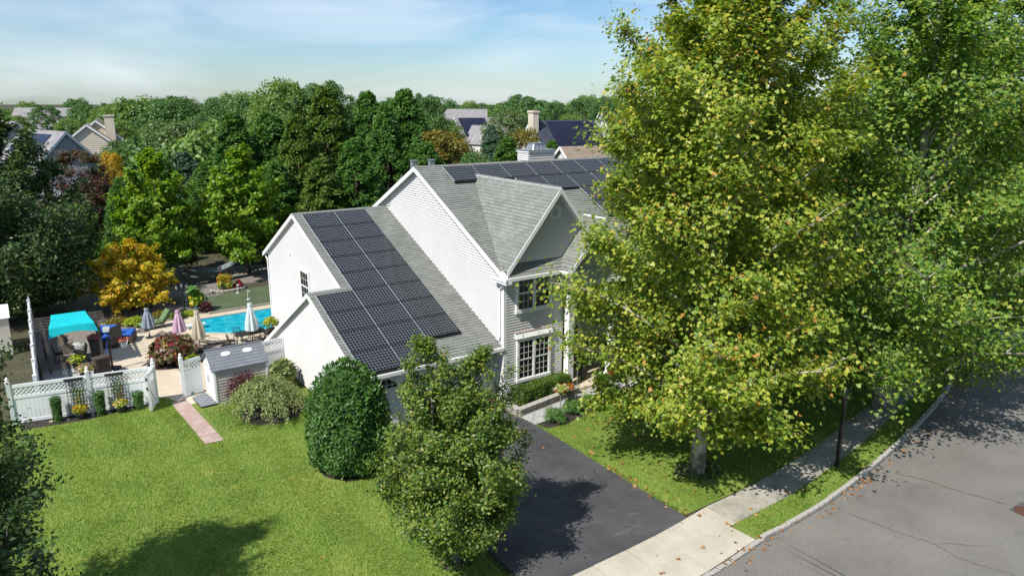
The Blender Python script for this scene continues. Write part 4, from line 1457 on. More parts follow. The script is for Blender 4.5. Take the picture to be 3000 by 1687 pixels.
hg = thing('box_hedge', (0, 0, 0), 'low clipped box hedge in the mulch bed under the front bay window', 'hedge')
link('foliage', crown_mesh('hedge_foliage', rngh, np.stack([X_, Y_, Z_], 1), N_, .055, 'rhomb', LF['hedge']), hg)
hs_ = MB()
for i in range(12): hs_.tube([(.4 + i * .22, -.68 + .026 * i, .2), (.4 + i * .22, -.68 + .026 * i, .75)], .012, 4)
hs_.box(.32, -.85, .22, 2.9, -.30, .70) if False else None
hs_.build('stem', M['bark2'], hg)
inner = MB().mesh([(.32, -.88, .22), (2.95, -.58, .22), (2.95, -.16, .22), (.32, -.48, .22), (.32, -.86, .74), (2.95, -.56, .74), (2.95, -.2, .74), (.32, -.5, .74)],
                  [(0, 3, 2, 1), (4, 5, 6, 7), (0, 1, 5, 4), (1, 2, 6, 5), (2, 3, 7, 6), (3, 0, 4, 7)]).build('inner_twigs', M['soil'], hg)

for (x, y, R, H, lab, sd) in ((.62, -2.62, .52, .62, 'fresh green mounded shrub nearest the driveway beside the front walk', 21),
                              (1.72, -2.36, .48, .60, 'fresh green mounded shrub behind the flower standard on the front walk', 22),
                              (2.75, -2.22, .45, .52, 'fresh green mounded shrub third from the driveway by the front walk', 23),
                              (3.95, -2.35, .5, .6, 'shaded mounded shrub by the porch end of the front walk', 24)):
    bush('mounded_shrub', (x, y, 0), R, H, lab, 'juniper', 4200, .05, 'spray', seed=sd, lumps=16, group='mounded shrubs along the front walk')


def pot(name, loc, r, h, mt, label, cat='plant pot', group=None, square=False):
    t = thing(name, loc, label, cat, group)
    b = MB()
    if square:
        k = r * .72
        b.mesh([(-k, -k, 0), (k, -k, 0), (k, k, 0), (-k, k, 0), (-r, -r, h), (r, -r, h), (r, r, h), (-r, r, h)], [(0, 3, 2, 1), (0, 1, 5, 4), (1, 2, 6, 5), (2, 3, 7, 6), (3, 0, 4, 7), (4, 5, 6, 7)])
        b.box(-r - .015, -r - .015, h - .05, r + .015, r + .015, h + .004)
    else:
        b.lathe([(r * .68, 0), (r * .95, h * .82), (r * 1.07, h * .82), (r * 1.1, h), (r * .96, h), (r * .9, h * .92), (.0, h * .92)], n=16)
    b.build('pot', mt, t, smooth=False)
    MB().lathe([(r * .9, h * .9), (r * .5, h * .95), (0, h * .96)], n=10).build('soil', M['mulch'], t)
    return t


def flowers(t, c, R, H, n, lmat, fl, seed, size=.07, fs=.09, lk='rhomb'):
    rng = np.random.default_rng(seed)
    P, d = shell(rng, n, c, (R, R, H), .35)
    link('foliage', crown_mesh('potted_foliage', rng, P, d + rng.normal(size=d.shape) * .6 + np.array([0, 0, .4]), size, lk, LF[lmat]), t)
    for fm, cnt in fl:
        P, d = shell(rng, cnt, c, (R * 1.02, R * 1.02, H * 1.05), .8, 1.08, -.1)
        pp = np.repeat(P, 5, 0) + rng.normal(size=(cnt * 5, 3)) * fs * .25
        link('blossom', crown_mesh('blossom', rng, pp, np.repeat(d, 5, 0) + rng.normal(size=pp.shape) * .5, fs * .6, 'rhomb', LF[fm]), t)


g_ = at(1448, 1196)
t = pot('terracotta_pot', (g_[0], g_[1], .018), .19, .30, M['terra'], 'red terracotta pot with bare twigs at the garage corner of the driveway')
tw = MB()
for i in range(7):
    a = i * .9
    tw.tube([(.05 * math.cos(a), .05 * math.sin(a), .27), (.10 * math.cos(a), .10 * math.sin(a), .7), (.16 * math.cos(a + .4), .16 * math.sin(a + .4), 1.0 + .05 * i)], [.012, .008, .004], 5)
tw.build('twig', M['bark2'], t)
# flower standard on a slim stem
g_ = at(1641, 1214)
t = thing('flower_standard', (g_[0], g_[1], 0), 'slim metal stem with a ball of white and red flowers beside the front walk', 'flower standard')
MB().tube([(0, 0, 0), (0, 0, .92)], .018, 6).build('stem', M['galv'], t)
MB().lathe([(.05, .86), (.2, 1.0), (.21, 1.06), (.0, 1.05)], n=12).build('bowl', M['wicker'], t)
flowers(t, (0, 0, 1.05), .28, .22, 500, 'lime', [('fwhite', 34), ('fred', 14)], 3)
g_ = at(1682, 1195)
t = pot('flower_basket', (g_[0] + .1, g_[1] + .55, .23), .16, .25, M['pot'], 'basket of orange, yellow and red flowers at the edge of the mulch bed')
flowers(t, (0, 0, .42), .30, .18, 420, 'hedge', [('forange', 34), ('fred', 30), ('fyellow', 12)], 4)
for (px, py, lab) in ((1705, 1108, 'tall black tapered planter left of the porch steps'), (1777, 1084, 'tall black tapered planter right of the porch steps')):
    g_ = at(px, py, .17)
    t = pot('tall_planter', (g_[0], g_[1], .171), .2, .78, M['pot'], lab, 'planter', 'tall black planters on the porch', square=True)
    flowers(t, (0, 0, .85), .2, .2, 250, 'hedge', [], 9)
g_ = at(1762, 1142)
t = pot('flower_pot', (g_[0], g_[1], .04), .18, .26, M['pot'], 'pot with a spiky plant and white flowers on the front walk')
rng = np.random.default_rng(8)
P, d = shell(rng, 60, (0, 0, .3), (.06, .06, .05))
link('foliage', crown_mesh('spikes', rng, P, rng.normal(size=P.shape), .42, 'spray', LF['hedge'], d + np.array([0, 0, .7])), t)
flowers(t, (0, 0, .3), .22, .12, 200, 'hedge', [('fwhite', 24)], 12)
g_ = at(1800, 1120)
bush('rose_bush', (g_[0], g_[1], 0), .42, .85, 'bush with bright red flowers by the porch under the plane tree', 'hedge', 1800, .07, seed=31, flowers=[('fred', 26)])
g_ = at(1690, 1138)
tag(MB().tube([(g_[0], g_[1], 0), (g_[0], g_[1], .95)], .02, 6).build('marker_stake', M['galv']), 'thin pale stake standing at the porch corner', 'stake')

# yew and weeping bush beside the garage
rng = np.random.default_rng(40)
n = 36000
zf = rng.uniform(0, 1, n)
az = rng.uniform(0, 2 * PI, n)
prof = np.interp(zf, [0, .06, .2, .42, .65, .82, .93, 1], [.80, 1.02, 1.14, 1.15, 1.06, .82, .5, .06])
rad = 1.14 * prof * (1 + .05 * np.sin(3 * az + 5 * zf) + .045 * np.sin(7 * az - 9 * zf)) * rng.uniform(.80, 1.08, n)
P = np.stack([rad * np.cos(az), rad * np.sin(az), .10 + 3.42 * zf], 1)
N = np.stack([np.cos(az), np.sin(az), .2 + zf * .7], 1) + rng.normal(size=(n, 3)) * .5
D = np.stack([np.cos(az) * .5, np.sin(az) * .5, np.full(n, .9)], 1)
yw = thing('yew', (-7.32, -1.35, 0), 'large dark green egg shaped clipped evergreen at the garage corner', 'shrub')
link('foliage', crown_mesh('yew_foliage', rng, P, N, .125, 'spray', LF['yew'], D), yw)
k = 900
zf = rng.uniform(.55, 1, k); az = rng.uniform(0, 2 * PI, k)
rad = 1.14 * np.interp(zf, [0, .06, .2, .42, .65, .82, .93, 1], [.80, 1.02, 1.14, 1.15, 1.06, .82, .5, .06])
P = np.stack([rad * np.cos(az), rad * np.sin(az), .2 + 3.55 * zf], 1)
link('new_shoots', crown_mesh('yew_shoots', rng, P, rng.normal(size=(k, 3)), .2, 'spray', LF['yew'], np.stack([np.cos(az) * .6, np.sin(az) * .6, np.full(k, 1.3)], 1)), yw)
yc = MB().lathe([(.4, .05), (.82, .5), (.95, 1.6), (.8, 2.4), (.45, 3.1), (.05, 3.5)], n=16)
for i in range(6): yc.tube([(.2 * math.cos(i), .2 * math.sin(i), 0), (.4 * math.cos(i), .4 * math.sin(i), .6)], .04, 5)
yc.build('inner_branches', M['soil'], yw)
sheet('mulch_bed', [(-7.32 + 1.0 * math.cos(a), -1.35 + .95 * math.sin(a)) for a in np.linspace(0, 2 * PI, 26)[:-1]], .010, M['mulch'])

rng = np.random.default_rng(41)
P, N, D = [], [], []
ws = MB()
for i in range(150):
    az = i * 2.4 + rng.normal() * .2
    L = 1.66 * math.sqrt((i + 1) / 150) * rng.uniform(.8, 1.12)
    h = 1.75 * (1 - .42 * (L / 1.6) ** 2) * rng.uniform(.85, 1.08)
    p0 = np.array([.1 * math.cos(az), .1 * math.sin(az), .7])
    p1 = np.array([L * .6 * math.cos(az), L * .6 * math.sin(az), h + .15])
    p2 = np.array([L * 1.08 * math.cos(az), L * 1.08 * math.sin(az), max(.12, h - .75 * rng.uniform(.6, 1.2))])
    q = np.linspace(.35, 1, 90)[:, None] * rng.uniform(.97, 1.03, (90, 1))
    c = (1 - q) ** 2 * p0 + 2 * q * (1 - q) * p1 + q ** 2 * p2
    P.append(c + rng.normal(size=c.shape) * .075)
    N.append(rng.normal(size=c.shape) * .6 + np.array([math.cos(az) * .6, math.sin(az) * .6, .6]))
    D.append(np.tile(p2 - p1, (90, 1)))
    if i % 3 == 0: ws.tube([tuple(p0 * [1, 1, 0]), tuple(p1 * .55 + [0, 0, .4]), tuple((p0 + 2 * p1 + p2) / 4)], [.03, .02, .006], 4)
wp = thing('weeping_shrub', (-8.3, 4.55, 0), 'spreading shrub with pale drooping green leaves beside the shed', 'shrub')
link('foliage', crown_mesh('weeping_foliage', rng, np.concatenate(P), np.concatenate(N), .075, 'rhomb', LF['weep'], np.concatenate(D)), wp)
ws.build('stem', M['bark'], wp)
sheet('mulch_bed', [(-8.15 + 1.2 * math.cos(a), 4.55 + 1.2 * math.sin(a)) for a in np.linspace(0, 2 * PI, 22)[:-1]], .011, M['mulch'])
bush('barberry', (-8.75, 6.0, 0), .85, 1.35, 'dark maroon leaved shrub against the shed wall', 'red', 3000, .07, seed=44)
bush('ornamental_grass', (-7.0, 6.7, 0), .6, 1.25, 'pale wispy ornamental grass between the shed and the garage', 'weep', 1500, .3, 'spray', 'grass clump', seed=45)

# ------------------------------------------------------------------ white fence, gate, trellises
FP = {'left': at(127.5, 1231.5), 'post': at(272, 1209.5), 'gate': at(461, 1181), 'r': at(541, 1164.5), 'shed': at(601, 1146)}
for k in FP: FP[k] = Vector((FP[k][0], FP[k][1], 0))
FH = 1.62


def fence_post(root, p, h, fin=True):
    b = MB().box(p.x - .07, p.y - .07, 0, p.x + .07, p.y + .07, h)
    po_ = b.build('post', M['white'], root)
    if fin:
        MB().lathe([(.085, h), (.085, h + .03), (.045, h + .05), (.04, h + .07), (.062, h + .12), (.05, h + .17), (.0, h + .23)], (p.x, p.y, 0), 8).build('post_cap', M['white'], po_)
    else:
        MB().box(p.x - .075, p.y - .075, h, p.x + .075, p.y + .075, h + .04).build('post_cap', M['white'], po_)


def fence_panel(root, a, b, h=FH, lat=.46, z0=.05):
    d = (b - a)
    L = d.length
    u_ = d / L
    n_ = Vector((u_.y, -u_.x, 0))
    P3 = lambda s, z, o: a + u_ * s + Vector((0, 0, z)) + n_ * o

    def bx(mb, s0, s1, z0_, z1_, o):
        Q = [P3(s, z, oo) for oo in (-o, o) for s, z in ((s0, z0_), (s1, z0_), (s1, z1_), (s0, z1_))]
        mb.mesh(Q, [(0, 1, 2, 3), (7, 6, 5, 4), (0, 4, 5, 1), (1, 5, 6, 2), (2, 6, 7, 3), (3, 7, 4, 0)])
    for z in (h - .13, h - lat - .12, z0):
        rl = MB()
        bx(rl, .06, L - .06, z, z + .12, .032)
        rl.build('rail', M['white'], root)
    pk = MB()
    nb_ = int((L - .12) / .135)
    for i in range(nb_):
        s0, s1 = .06 + (L - .12) * i / nb_, .06 + (L - .12) * (i + 1) / nb_ - .010
        bx(pk, s0, s1, z0 + .12, h - lat - .12, .014)
    bx(pk, .06, L - .06, z0 + .12, h - lat - .12, .008)
    pk.build('board_infill', M['white'], root)
    la = MB()
    zb, zt = h - lat, h - .13
    st = .155
    hh = zt - zb
    k = -int(hh / st) - 1
    while k * st < L:
        for sg, o in ((1, .008), (-1, -.008)):
            s0 = k * st if sg > 0 else k * st + hh
            s1 = s0 + sg * hh
            za, zz2 = zb, zt
            x0, x1 = s0, s1
            lo_, hi_ = .06, L - .06
            if sg > 0:
                if x1 < lo_ or x0 > hi_: continue
                if x0 < lo_: za += lo_ - x0; x0 = lo_
                if x1 > hi_: zz2 -= x1 - hi_; x1 = hi_
            else:
                if x0 < lo_ or x1 > hi_: continue
                if x0 > hi_: za += x0 - hi_; x0 = hi_
                if x1 < lo_: zz2 -= lo_ - x1; x1 = lo_
            if abs(x1 - x0) < .02: continue
            la.bar(P3(x0, za, o), P3(x1, zz2, o), .048, .014, n_)
        k += 1
    la.build('lattice', M['white'], root)


fence = thing('white_fence', (0, 0, 0), 'white vinyl fence with lattice top in front of the patio', 'fence')
LL = FP['left'] + (FP['left'] - FP['post']).normalized() * .95
for nm in ('post', 'gate'): fence_post(fence, FP[nm], FH + .14)
fence_post(fence, LL, FH + .1)
fence_panel(fence, LL, FP['post'])
fence_panel(fence, FP['post'], FP['gate'])
fence2 = thing('white_fence', (0, 0, 0), 'short white lattice topped fence panel joining the gate post to the shed', 'fence')
fence_post(fence2, FP['r'], FH + .14)
fence_panel(fence2, FP['r'], FP['shed'])
MB().box(FP['r'].x - .085, FP['r'].y - .05, 1.2, FP['r'].x - .06, FP['r'].y + .05, 1.32).build('latch', M['black'], fence2)
fence3 = thing('white_fence', (0, 0, 0), 'short white lattice topped fence panel between the shed and the garage wall', 'fence')
fence_panel(fence3, Vector((-7.5, 8.75, 0)), Vector((-6.13, 8.9, 0)))
gate = thing('gate', (FP['gate'].x, FP['gate'].y, 0), 'open white gate leaf with lattice top swung out over the lawn', 'gate')
gd_ = (Vector(tuple(at(444, 1206))) - FP['gate'])
gd_.z = 0
gw = gd_.normalized() * max(.85, gd_.length)
fence_panel(gate, Vector((0, 0, 0)) + gw * .07, gw, z0=.08)
gs = MB()
for q in (gw * .09, gw): gs.box(q.x - .045, q.y - .045, .06, q.x + .045, q.y + .045, FH + .03)
gs.build('stile', M['white'], gate)
MB().bar(gw * .12 + Vector((.03, 0, .2)), gw * .95 + Vector((.03, 0, 1.05)), .04, .08).build('brace', M['white'], gate)
for z in (1.35, .95): MB().box(gw.x - .09, gw.y - .06, z, gw.x - .045, gw.y - .02, z + .12).build('latch', M['black'], gate)
# long side fence, seen end on
fence4 = thing('white_fence', (0, 0, 0), 'long white vinyl side fence running back beside the pergola', 'fence')
a, b = Vector((-15.72, 9.2, 0)), Vector((-15.25, 26.5, 0))
nseg = 8
for i in range(nseg + 1):
    fence_post(fence4, a.lerp(b, i / nseg), FH + .12, False)
    if i < nseg: fence_panel(fence4, a.lerp(b, i / nseg), a.lerp(b, (i + 1) / nseg))


def on_fence(px, off=.10):
    """a point on the front fence line at a photograph column, moved out to the lawn side"""
    best = None
    for s in np.linspace(-.6, 1, 200):
        p = FP['post'].lerp(FP['gate'], s) if s >= 0 else FP['post'].lerp(LL, -s * 1.6)
        q = np.array([p.x, p.y, .8]) - CAM
        x = 1500 + FPX * (q @ RT) / (q @ FW)
        if best is None or abs(x - px) < best[0]: best = (abs(x - px), p)
    p = best[1].copy()
    p.y -= off
    return p


for px, lab in ((222, 'black metal grid trellis left of the middle fence post'), (340, 'black metal grid trellis right of the middle fence post')):
    p = on_fence(px)
    d = (FP['gate'] - FP['left']).normalized()
    t = thing('trellis', (p.x, p.y, 0), lab, 'trellis', 'trellises on the white fence', math.atan2(d.y, d.x))
    MB().box(-.33, -.03, 1.50, .33, .03, 1.58).build('top_rail', M['black'], t)
    for i in range(6): MB().box(-.27 + i * .108 - .008, -.009, 0, -.27 + i * .108 + .008, .009, 1.5).build('upright', M['black'], t)
    for i in range(10): MB().box(-.29, .012, .15 + i * .145 - .007, .29, .024, .15 + i * .145 + .007).build('crossbar', M['black'], t)
for px, h, lab, sd in ((160, 1.02, 'narrow clipped evergreen column left of the left trellis', 1), (287, 1.0, 'narrow clipped evergreen column beside the middle fence post', 2), (397, .74, 'short clipped evergreen column near the open gate', 3)):
    p = on_fence(px, .38)
    rng = np.random.default_rng(50 + sd)
    t = thing('column_shrub', (p.x, p.y, 0), lab, 'shrub', 'clipped columns along the white fence')
    nn = 1700
    az = rng.uniform(0, 6.283, nn)
    zf = rng.uniform(0, 1, nn)
    rd = .17 * (.8 + .35 * zf) * rng.uniform(.8, 1.1, nn) * np.where(zf > .93, rng.uniform(0, 1, nn) ** .5, 1)
    P = np.stack([rd * np.cos(az), rd * np.sin(az), .04 + h * zf], 1)
    N = np.stack([np.cos(az), np.sin(az), .2 + (zf > .93) * 1.5], 1) + rng.normal(size=(nn, 3)) * .5
    link('foliage', crown_mesh('column_foliage', rng, P, N, .055, 'rhomb', LF['yew']), t)
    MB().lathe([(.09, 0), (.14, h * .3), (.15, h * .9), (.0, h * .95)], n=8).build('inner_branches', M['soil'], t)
for px, lab, fl, sd in ((228, 'black pot of orange and yellow flowers before the left trellis', [('forange', 26), ('fyellow', 24), ('fred', 5)], 61), (345, 'black pot of yellow and white flowers before the right trellis', [('fyellow', 24), ('fwhite', 18), ('fred', 6)], 62)):
    p = on_fence(px, .42)
    t = pot('flower_pot', (p.x, p.y, .014), .19, .2, M['pot'], lab, 'flower pot', 'flower pots along the white fence')
    flowers(t, (0, 0, .36), .28, .2, 420, 'lime', fl, sd)
    rng = np.random.default_rng(sd)
    P = np.stack([rng.normal(size=160) * .10, rng.normal(size=160) * .08 + .12, rng.uniform(.4, 1.25, 160)], 1)
    link('foliage', crown_mesh('climber', rng, P, rng.normal(size=P.shape), .09, 'rhomb', LF['hedge']), t)
    P = np.stack([rng.normal(size=16) * .10, rng.normal(size=16) * .06 + .08, rng.uniform(.6, 1.0, 16)], 1)
    link('blossom', crown_mesh('climber_blossom', rng, P, rng.normal(size=P.shape), .07, 'rhomb', LF['fred' if sd == 62 else 'forange']), t)
for i, px in enumerate((140, 190, 262, 310, 375, 425)):
    p = on_fence(px, .30 + .05 * (i % 2))
    tag(MB().rbox((0, 0, 0), .13, .10, .05, .015).build('edging_stone', M['concrete'], None, (p.x, p.y, .03), i * .7), ('flat pale stone on the mulch under the dark tree edge, far left', 'flat pale stone on the mulch left of the left trellis', 'flat pale stone on the mulch at the foot of the middle fence post', 'flat pale stone on the mulch left of the right trellis', 'flat pale stone on the mulch right of the right trellis', 'flat pale stone on the mulch nearest the open gate')[i], 'stone', 'flat stones on the fence bed')

# ------------------------------------------------------------------ shed
sh = thing('shed', (0, 0, 0), 'small resin garden shed with a slate grey roof and white double doors', 'shed')
x0, x1, y0, y1, eh, rh = -9.72, -7.62, 6.62, 8.32, 1.50, 2.08
ym = (y0 + y1) / 2
b = MB()
b.mesh([(x0, y0, 0), (x0, y1, 0), (x0, y1, eh), (x0, ym, rh - .05), (x0, y0, eh)], [(0, 4, 3, 2, 1)])
b.build('front_wall', M['white'], sh)
b = MB()
zz = 0.0
while zz < eh - .01:
    zt_ = min(eh, zz + .125)
    for yy_, oo in ((y0, -.02), (y1, .02)):
        b.mesh([(x0, yy_ + oo, zz), (x1, yy_ + oo, zz), (x1, yy_, zt_), (x0, yy_, zt_), (x0, yy_, zz), (x1, yy_, zz)], [(0, 1, 2, 3), (4, 5, 1, 0)] if oo < 0 else [(3, 2, 1, 0), (0, 1, 5, 4)])
    zz += .125
b.mesh([(x1, y0, 0), (x1, y1, 0), (x1, y1, eh), (x1, ym, rh - .05), (x1, y0, eh)], [(0, 1, 2, 3, 4)])
b.build('side_wall', M['shedg'], sh)
for sg in (-1, 1):
    nr = 7
    for i in range(nr):
        a_, c_ = i / nr, (i + 1) / nr
        ye, yr_ = (y0 - .09 if sg < 0 else y1 + .09), ym
        ya, yb = ye + (yr_ - ye) * a_, ye + (yr_ - ye) * c_
        za, zb = eh - .05 + (rh - eh + .05) * a_, eh - .05 + (rh - eh + .05) * c_
        P = [(x0 - .12, ya, za + .03), (x1 + .1, ya, za + .03), (x1 + .1, yb, zb + .008), (x0 - .12, yb, zb + .008), (x0 - .12, ya, za - .02), (x1 + .1, ya, za - .02), (x1 + .1, yb, zb - .03), (x0 - .12, yb, zb - .03)]
        MB().mesh(P, [(0, 1, 2, 3), (7, 6, 5, 4), (4, 5, 1, 0), (5, 6, 2, 1), (7, 4, 0, 3)] if sg < 0 else [(3, 2, 1, 0), (4, 5, 6, 7), (0, 1, 5, 4), (1, 2, 6, 5), (3, 0, 4, 7)]).build('roof_plank', M['slate'], sh)
MB().box(x0 - .13, ym - .05, rh, x1 + .11, ym + .05, rh + .04).build('ridge_cap', M['slate'], sh)
for fx in (.30, .72):
    xx0 = x0 + (x1 - x0) * fx
    s_ = MB()
    zc = lambda y: eh - .05 + (rh - eh + .05) * (y - (y0 - .09)) / (ym - y0 + .09)
    pts = [(xx0 + .19 * math.cos(k * PI / 8), ym - .3 + .09 * math.sin(k * PI / 8)) for k in range(16)]
    s_.mesh([(x, y, zc(y) + .05) for x, y in pts] + [(x, y, zc(y) + .0) for x, y in pts], [tuple(range(16))] + [(i, i + 16, (i + 1) % 16 + 16, (i + 1) % 16) for i in range(16)])
    s_.build('skylight', M['white'], sh)
for i, (a_, c_) in enumerate(((y0 + .2, ym - .01), (ym + .01, y1 - .2))):
    d_ = MB().box(x0 - .04, a_, .05, x0 - .005, c_, 1.48).build('door', M['white'], sh)
    yh = (c_ - .07) if i == 0 else (a_ + .07)
    MB().tube([(x0 - .04, yh, .72), (x0 - .09, yh, .76), (x0 - .09, yh, .98), (x0 - .04, yh, 1.02)], .012, 5).build('handle', M['galv'], d_)
    for k in range(5): MB().box(x0 - .046, (a_ + c_) / 2 - .12 + k * .05, 1.34, x0 - .041, (a_ + c_) / 2 - .09 + k * .05, 1.40).build('vent_slot', M['galv'], d_)
for a_, c_ in ((x0 - .03, y0 - .03), (x0 - .03, y1 - .05), (x1 - .05, y0 - .03)): MB().box(a_, c_, 0, a_ + .08, c_ + .08, eh).build('corner_post', M['white'], sh)
for px, py, lab, mt_, sz_ in ((553, 1160, 'white plastic jug on the stone edge by the gate post', 'white', (.07, .2)), (565, 1157, 'pale blue bucket on the stone edge by the shed', 'potg', (.09, .14)), (594, 1146, 'small reddish brick like block by the shed door', 'terra', (.06, .16))):
    g_ = at(px, py)
    tag(MB().lathe([(sz_[0], 0), (sz_[0], sz_[1] * .7), (sz_[0] * .4, sz_[1] * .9), (sz_[0] * .4, sz_[1]), (0, sz_[1])], (0, 0, 0), 8).build('container', M[mt_], None, (g_[0], g_[1], .03)), lab, 'container')
# ------------------------------------------------------------------ pergola with its cloth
pe = thing('pergola', (0, 0, 0), 'dark wooden pergola over the patio by the white side fence', 'pergola')
PZ = 2.05
cFL, cFR, cBL, cBR = at(120, 970, PZ), at(296, 945, PZ), at(108, 937, PZ), at(285, 916, PZ)
for q in (cFL, cFR, cBL, cBR):
    q[2] = 0
ux = unit((cFR - cFL)[:2])
for q, s_ in ((cFL, 1), (cFR, -1), (cBL, 1), (cBR, -1)):
    c = (q[0] + ux[0] * s_ * .12, q[1] + ux[1] * s_ * .12)
    MB().box(c[0] - .055, c[1] - .055, 0, c[0] + .055, c[1] + .055, PZ - .05).build('post', M['pergola'], pe)
for q0, q1 in ((cFL, cBL), (cFR, cBR)):
    s_ = 1 if q0 is cFL else -1
    o = Vector((ux[0] * s_ * .12, ux[1] * s_ * .12, PZ - .09))
    d = Vector(tuple(q1 - q0)).normalized()
    MB().bar(Vector(tuple(q0)) + o - d * .25, Vector(tuple(q1)) + o + d * .25, .05, .13).build('beam', M['pergola'], pe)
for i in range(5):
    f = i / 4
    a, b = Vector(tuple(cFL * (1 - f) + cBL * f)), Vector(tuple(cFR * (1 - f) + cBR * f))
    d = (b - a).normalized()
    MB().bar(a - d * .22 + Vector((0, 0, PZ + .035)), b + d * .22 + Vector((0, 0, PZ + .035)), .04, .08).build('rafter', M['pergola'], pe)
nx_, ny_ = 14, 10
V, F = [], []
a0, a1 = at(168, 933, PZ + .15), at(258, 918, PZ + .15)
b0, b1 = at(136, 968, PZ + .12), at(276, 952, PZ + .12)
c0, c1 = at(130, 984, PZ - .32), at(286, 972, PZ - .32)
fo = np.array([ux[1], -ux[0], 0.0])
if fo[1] > 0: fo = -fo
wl_ = np.linalg.norm(cFR - cFL)
b0 = np.array([*(cFL[:2] + ux * .10 * wl_), PZ + .14]) + fo * .08
b1 = np.array([*(cFL[:2] + ux * .90 * wl_), PZ + .14]) + fo * .08
c0 = b0 + fo * .10 + np.array([0, 0, -.50]); c1 = b1 + fo * .10 + np.array([ux[0] * .08, ux[1] * .08, -.46])
a0 = np.array([*(cBL[:2] + ux * .24 * wl_), PZ + .14]); a1 = np.array([*(cBL[:2] + ux * .84 * wl_), PZ + .14])
for j in range(ny_ + 1):
    for i in range(nx_ + 1):
        u_, v_ = i / nx_, j / ny_
        if v_ < .6:
            w_ = v_ / .6
            p = (a0 * (1 - w_) + b0 * w_) * (1 - u_) + (a1 * (1 - w_) + b1 * w_) * u_
            p = p + np.array([0, 0, -.01 * math.sin(PI * u_) * math.sin(PI * w_)])
        else:
            w_ = (v_ - .6) / .4
            p = (b0 * (1 - w_) + c0 * w_) * (1 - u_) + (b1 * (1 - w_) + c1 * w_) * u_
            p = p + np.array([0, 0, .17 * math.sin(PI * u_) * w_ + .012 * math.sin(u_ * 40) * w_])
        inx = .07 * math.sin(PI * v_) * (1 - 2 * u_)
        V.append(tuple(p + np.array([ux[0], ux[1], 0]) * inx))
for j in range(ny_):
    for i in range(nx_):
        k = j * (nx_ + 1) + i
        F.append((k, k + 1, k + nx_ + 2, k + nx_ + 1))
V2 = [(x, y, z - .008) for x, y, z in V]
sail = MB().mesh(V + V2, F + [tuple(i + len(V) for i in f[::-1]) for f in F]).build('shade_cloth', M['teal'], smooth=True)
tag(sail, 'bright turquoise cloth draped over the pergola rafters', 'shade cloth')


# ------------------------------------------------------------------ garden furniture
def chair(name, loc, rz, label, mt, seat, s=.85, group=None, swivel=False, cat='chair'):
    t = thing(name, loc, label, cat, group, rz)
    t.scale = (s, s, s)
    zs = .44 if not swivel else .6
    MB().rbox((0, 0, zs), .5, .48, .05, .012).build('seat', M[seat], t)
    MB().rbox((0, .25, zs + .33), .48, .045, .58, .02, rx=-.2).build('backrest', M[seat], t)
    if swivel:
        b = MB().tube([(0, 0, .1), (0, 0, zs)], .035, 8)
        b.build('pedestal', M[mt], t)
        for k in range(4):
            a = k * PI / 2 + PI / 4
            MB().bar((0, 0, .12), (.3 * math.cos(a), .3 * math.sin(a), .02), .04, .04).build('leg', M[mt], t)
    else:
        for x in (-.23, .23):
            for y in (-.22, .23):
                MB().tube([(x, y, zs), (x * 1.05, y * 1.08, 0)], .018, 6).build('leg', M[mt], t)
    for x in (-.26, .26):
        MB().tube([(x, -.2, zs), (x, -.22, zs + .22), (x, .2, zs + .25), (x, .28, zs + .45)], .018, 6).build('armrest', M[mt], t)
    return t


CH = [(240, 1040, .3, True, 'tan sling swivel chair nearest the white fence under the turquoise cloth', 'sling', 'wicker'),
      (205, 1030, 1.7, False, 'black iron chair beside the left pergola post', 'black', 'black'),
      (228, 1008, 2.6, True, 'tan sling chair at the far side of the patio table', 'sling', 'wicker'),
      (272, 1032, -1.4, False, 'dark green iron chair beside the black column planter', 'iron', 'iron')]
for px, py, rz, sw, lab, sm, fm in CH:
    g_ = at(px - 30, py + 28)
    chair('patio_chair', (g_[0], g_[1], .016), rz, lab, fm, sm, .82, 'chairs around the patio table', sw)
g_ = at(222, 1052)
t = thing('patio_table', (g_[0], g_[1], .016), 'round glass topped patio table under the turquoise cloth', 'table')
MB().lathe([(.02, .60), (.5, .60), (.5, .625), (.0, .625)], n=20).build('table_top', M['pale'], t)
MB().tube([(0, 0, 0), (0, 0, .6)], .03, 8).lathe([(.25, 0), (.25, .03), (.05, .06)], n=12).build('pedestal', M['iron'], t)
for i, (dx, dy) in enumerate(((-.16, .08), (.12, .15), (.18, -.14))):
    tag(MB().rbox((0, 0, 0), .34, .30, .1, .04).build('pillow', M['pale' if i else 'sling'], None, (g_[0] + dx, g_[1] + dy, .70), i * .8), ('tan pillow lying on the patio table', 'pale green pillow on the patio table by the planter', 'pale green pillow on the fence side of the patio table')[i], 'pillow')
g_ = at(292, 1050)
t = pot('column_planter', (g_[0] - .15, g_[1], .014), .21, .95, M['pot'], 'tall black column planter with pink flowers beside the pergola post', 'planter', square=True)
flowers(t, (0, 0, 1.05), .26, .18, 260, 'hedge', [('fpink', 60)], 71)
g_ = at(302, 1098)
t = thing('storage_cart', (g_[0], g_[1], .012), 'brown wicker drinks cart with a wheel behind the white fence', 'cart', None, .25)
MB().box(-.3, -.2, .08, .3, .2, .80).build('body', M['wicker'], t)
MB().box(-.33, -.23, .801, .33, .23, .86).build('lid', M['wicker'], t)
MB().box(-.24, -.215, .18, .24, -.202, .7).build('door', M['iron'], t)
MB().tube([(-.2, -.22, .66), (-.2, -.27, .66), (.2, -.27, .66), (.2, -.22, .66)], .012, 6).build('handle', M['iron'], t)
MB().tube([(.31, -.16, .09), (.36, -.16, .09)], .09, 12).build('wheel', M['pale'], t)
MB().box(-.28, -.18, 0, -.22, -.12, .08).box(-.28, .12, 0, -.22, .18, .08).build('leg', M['iron'], t)
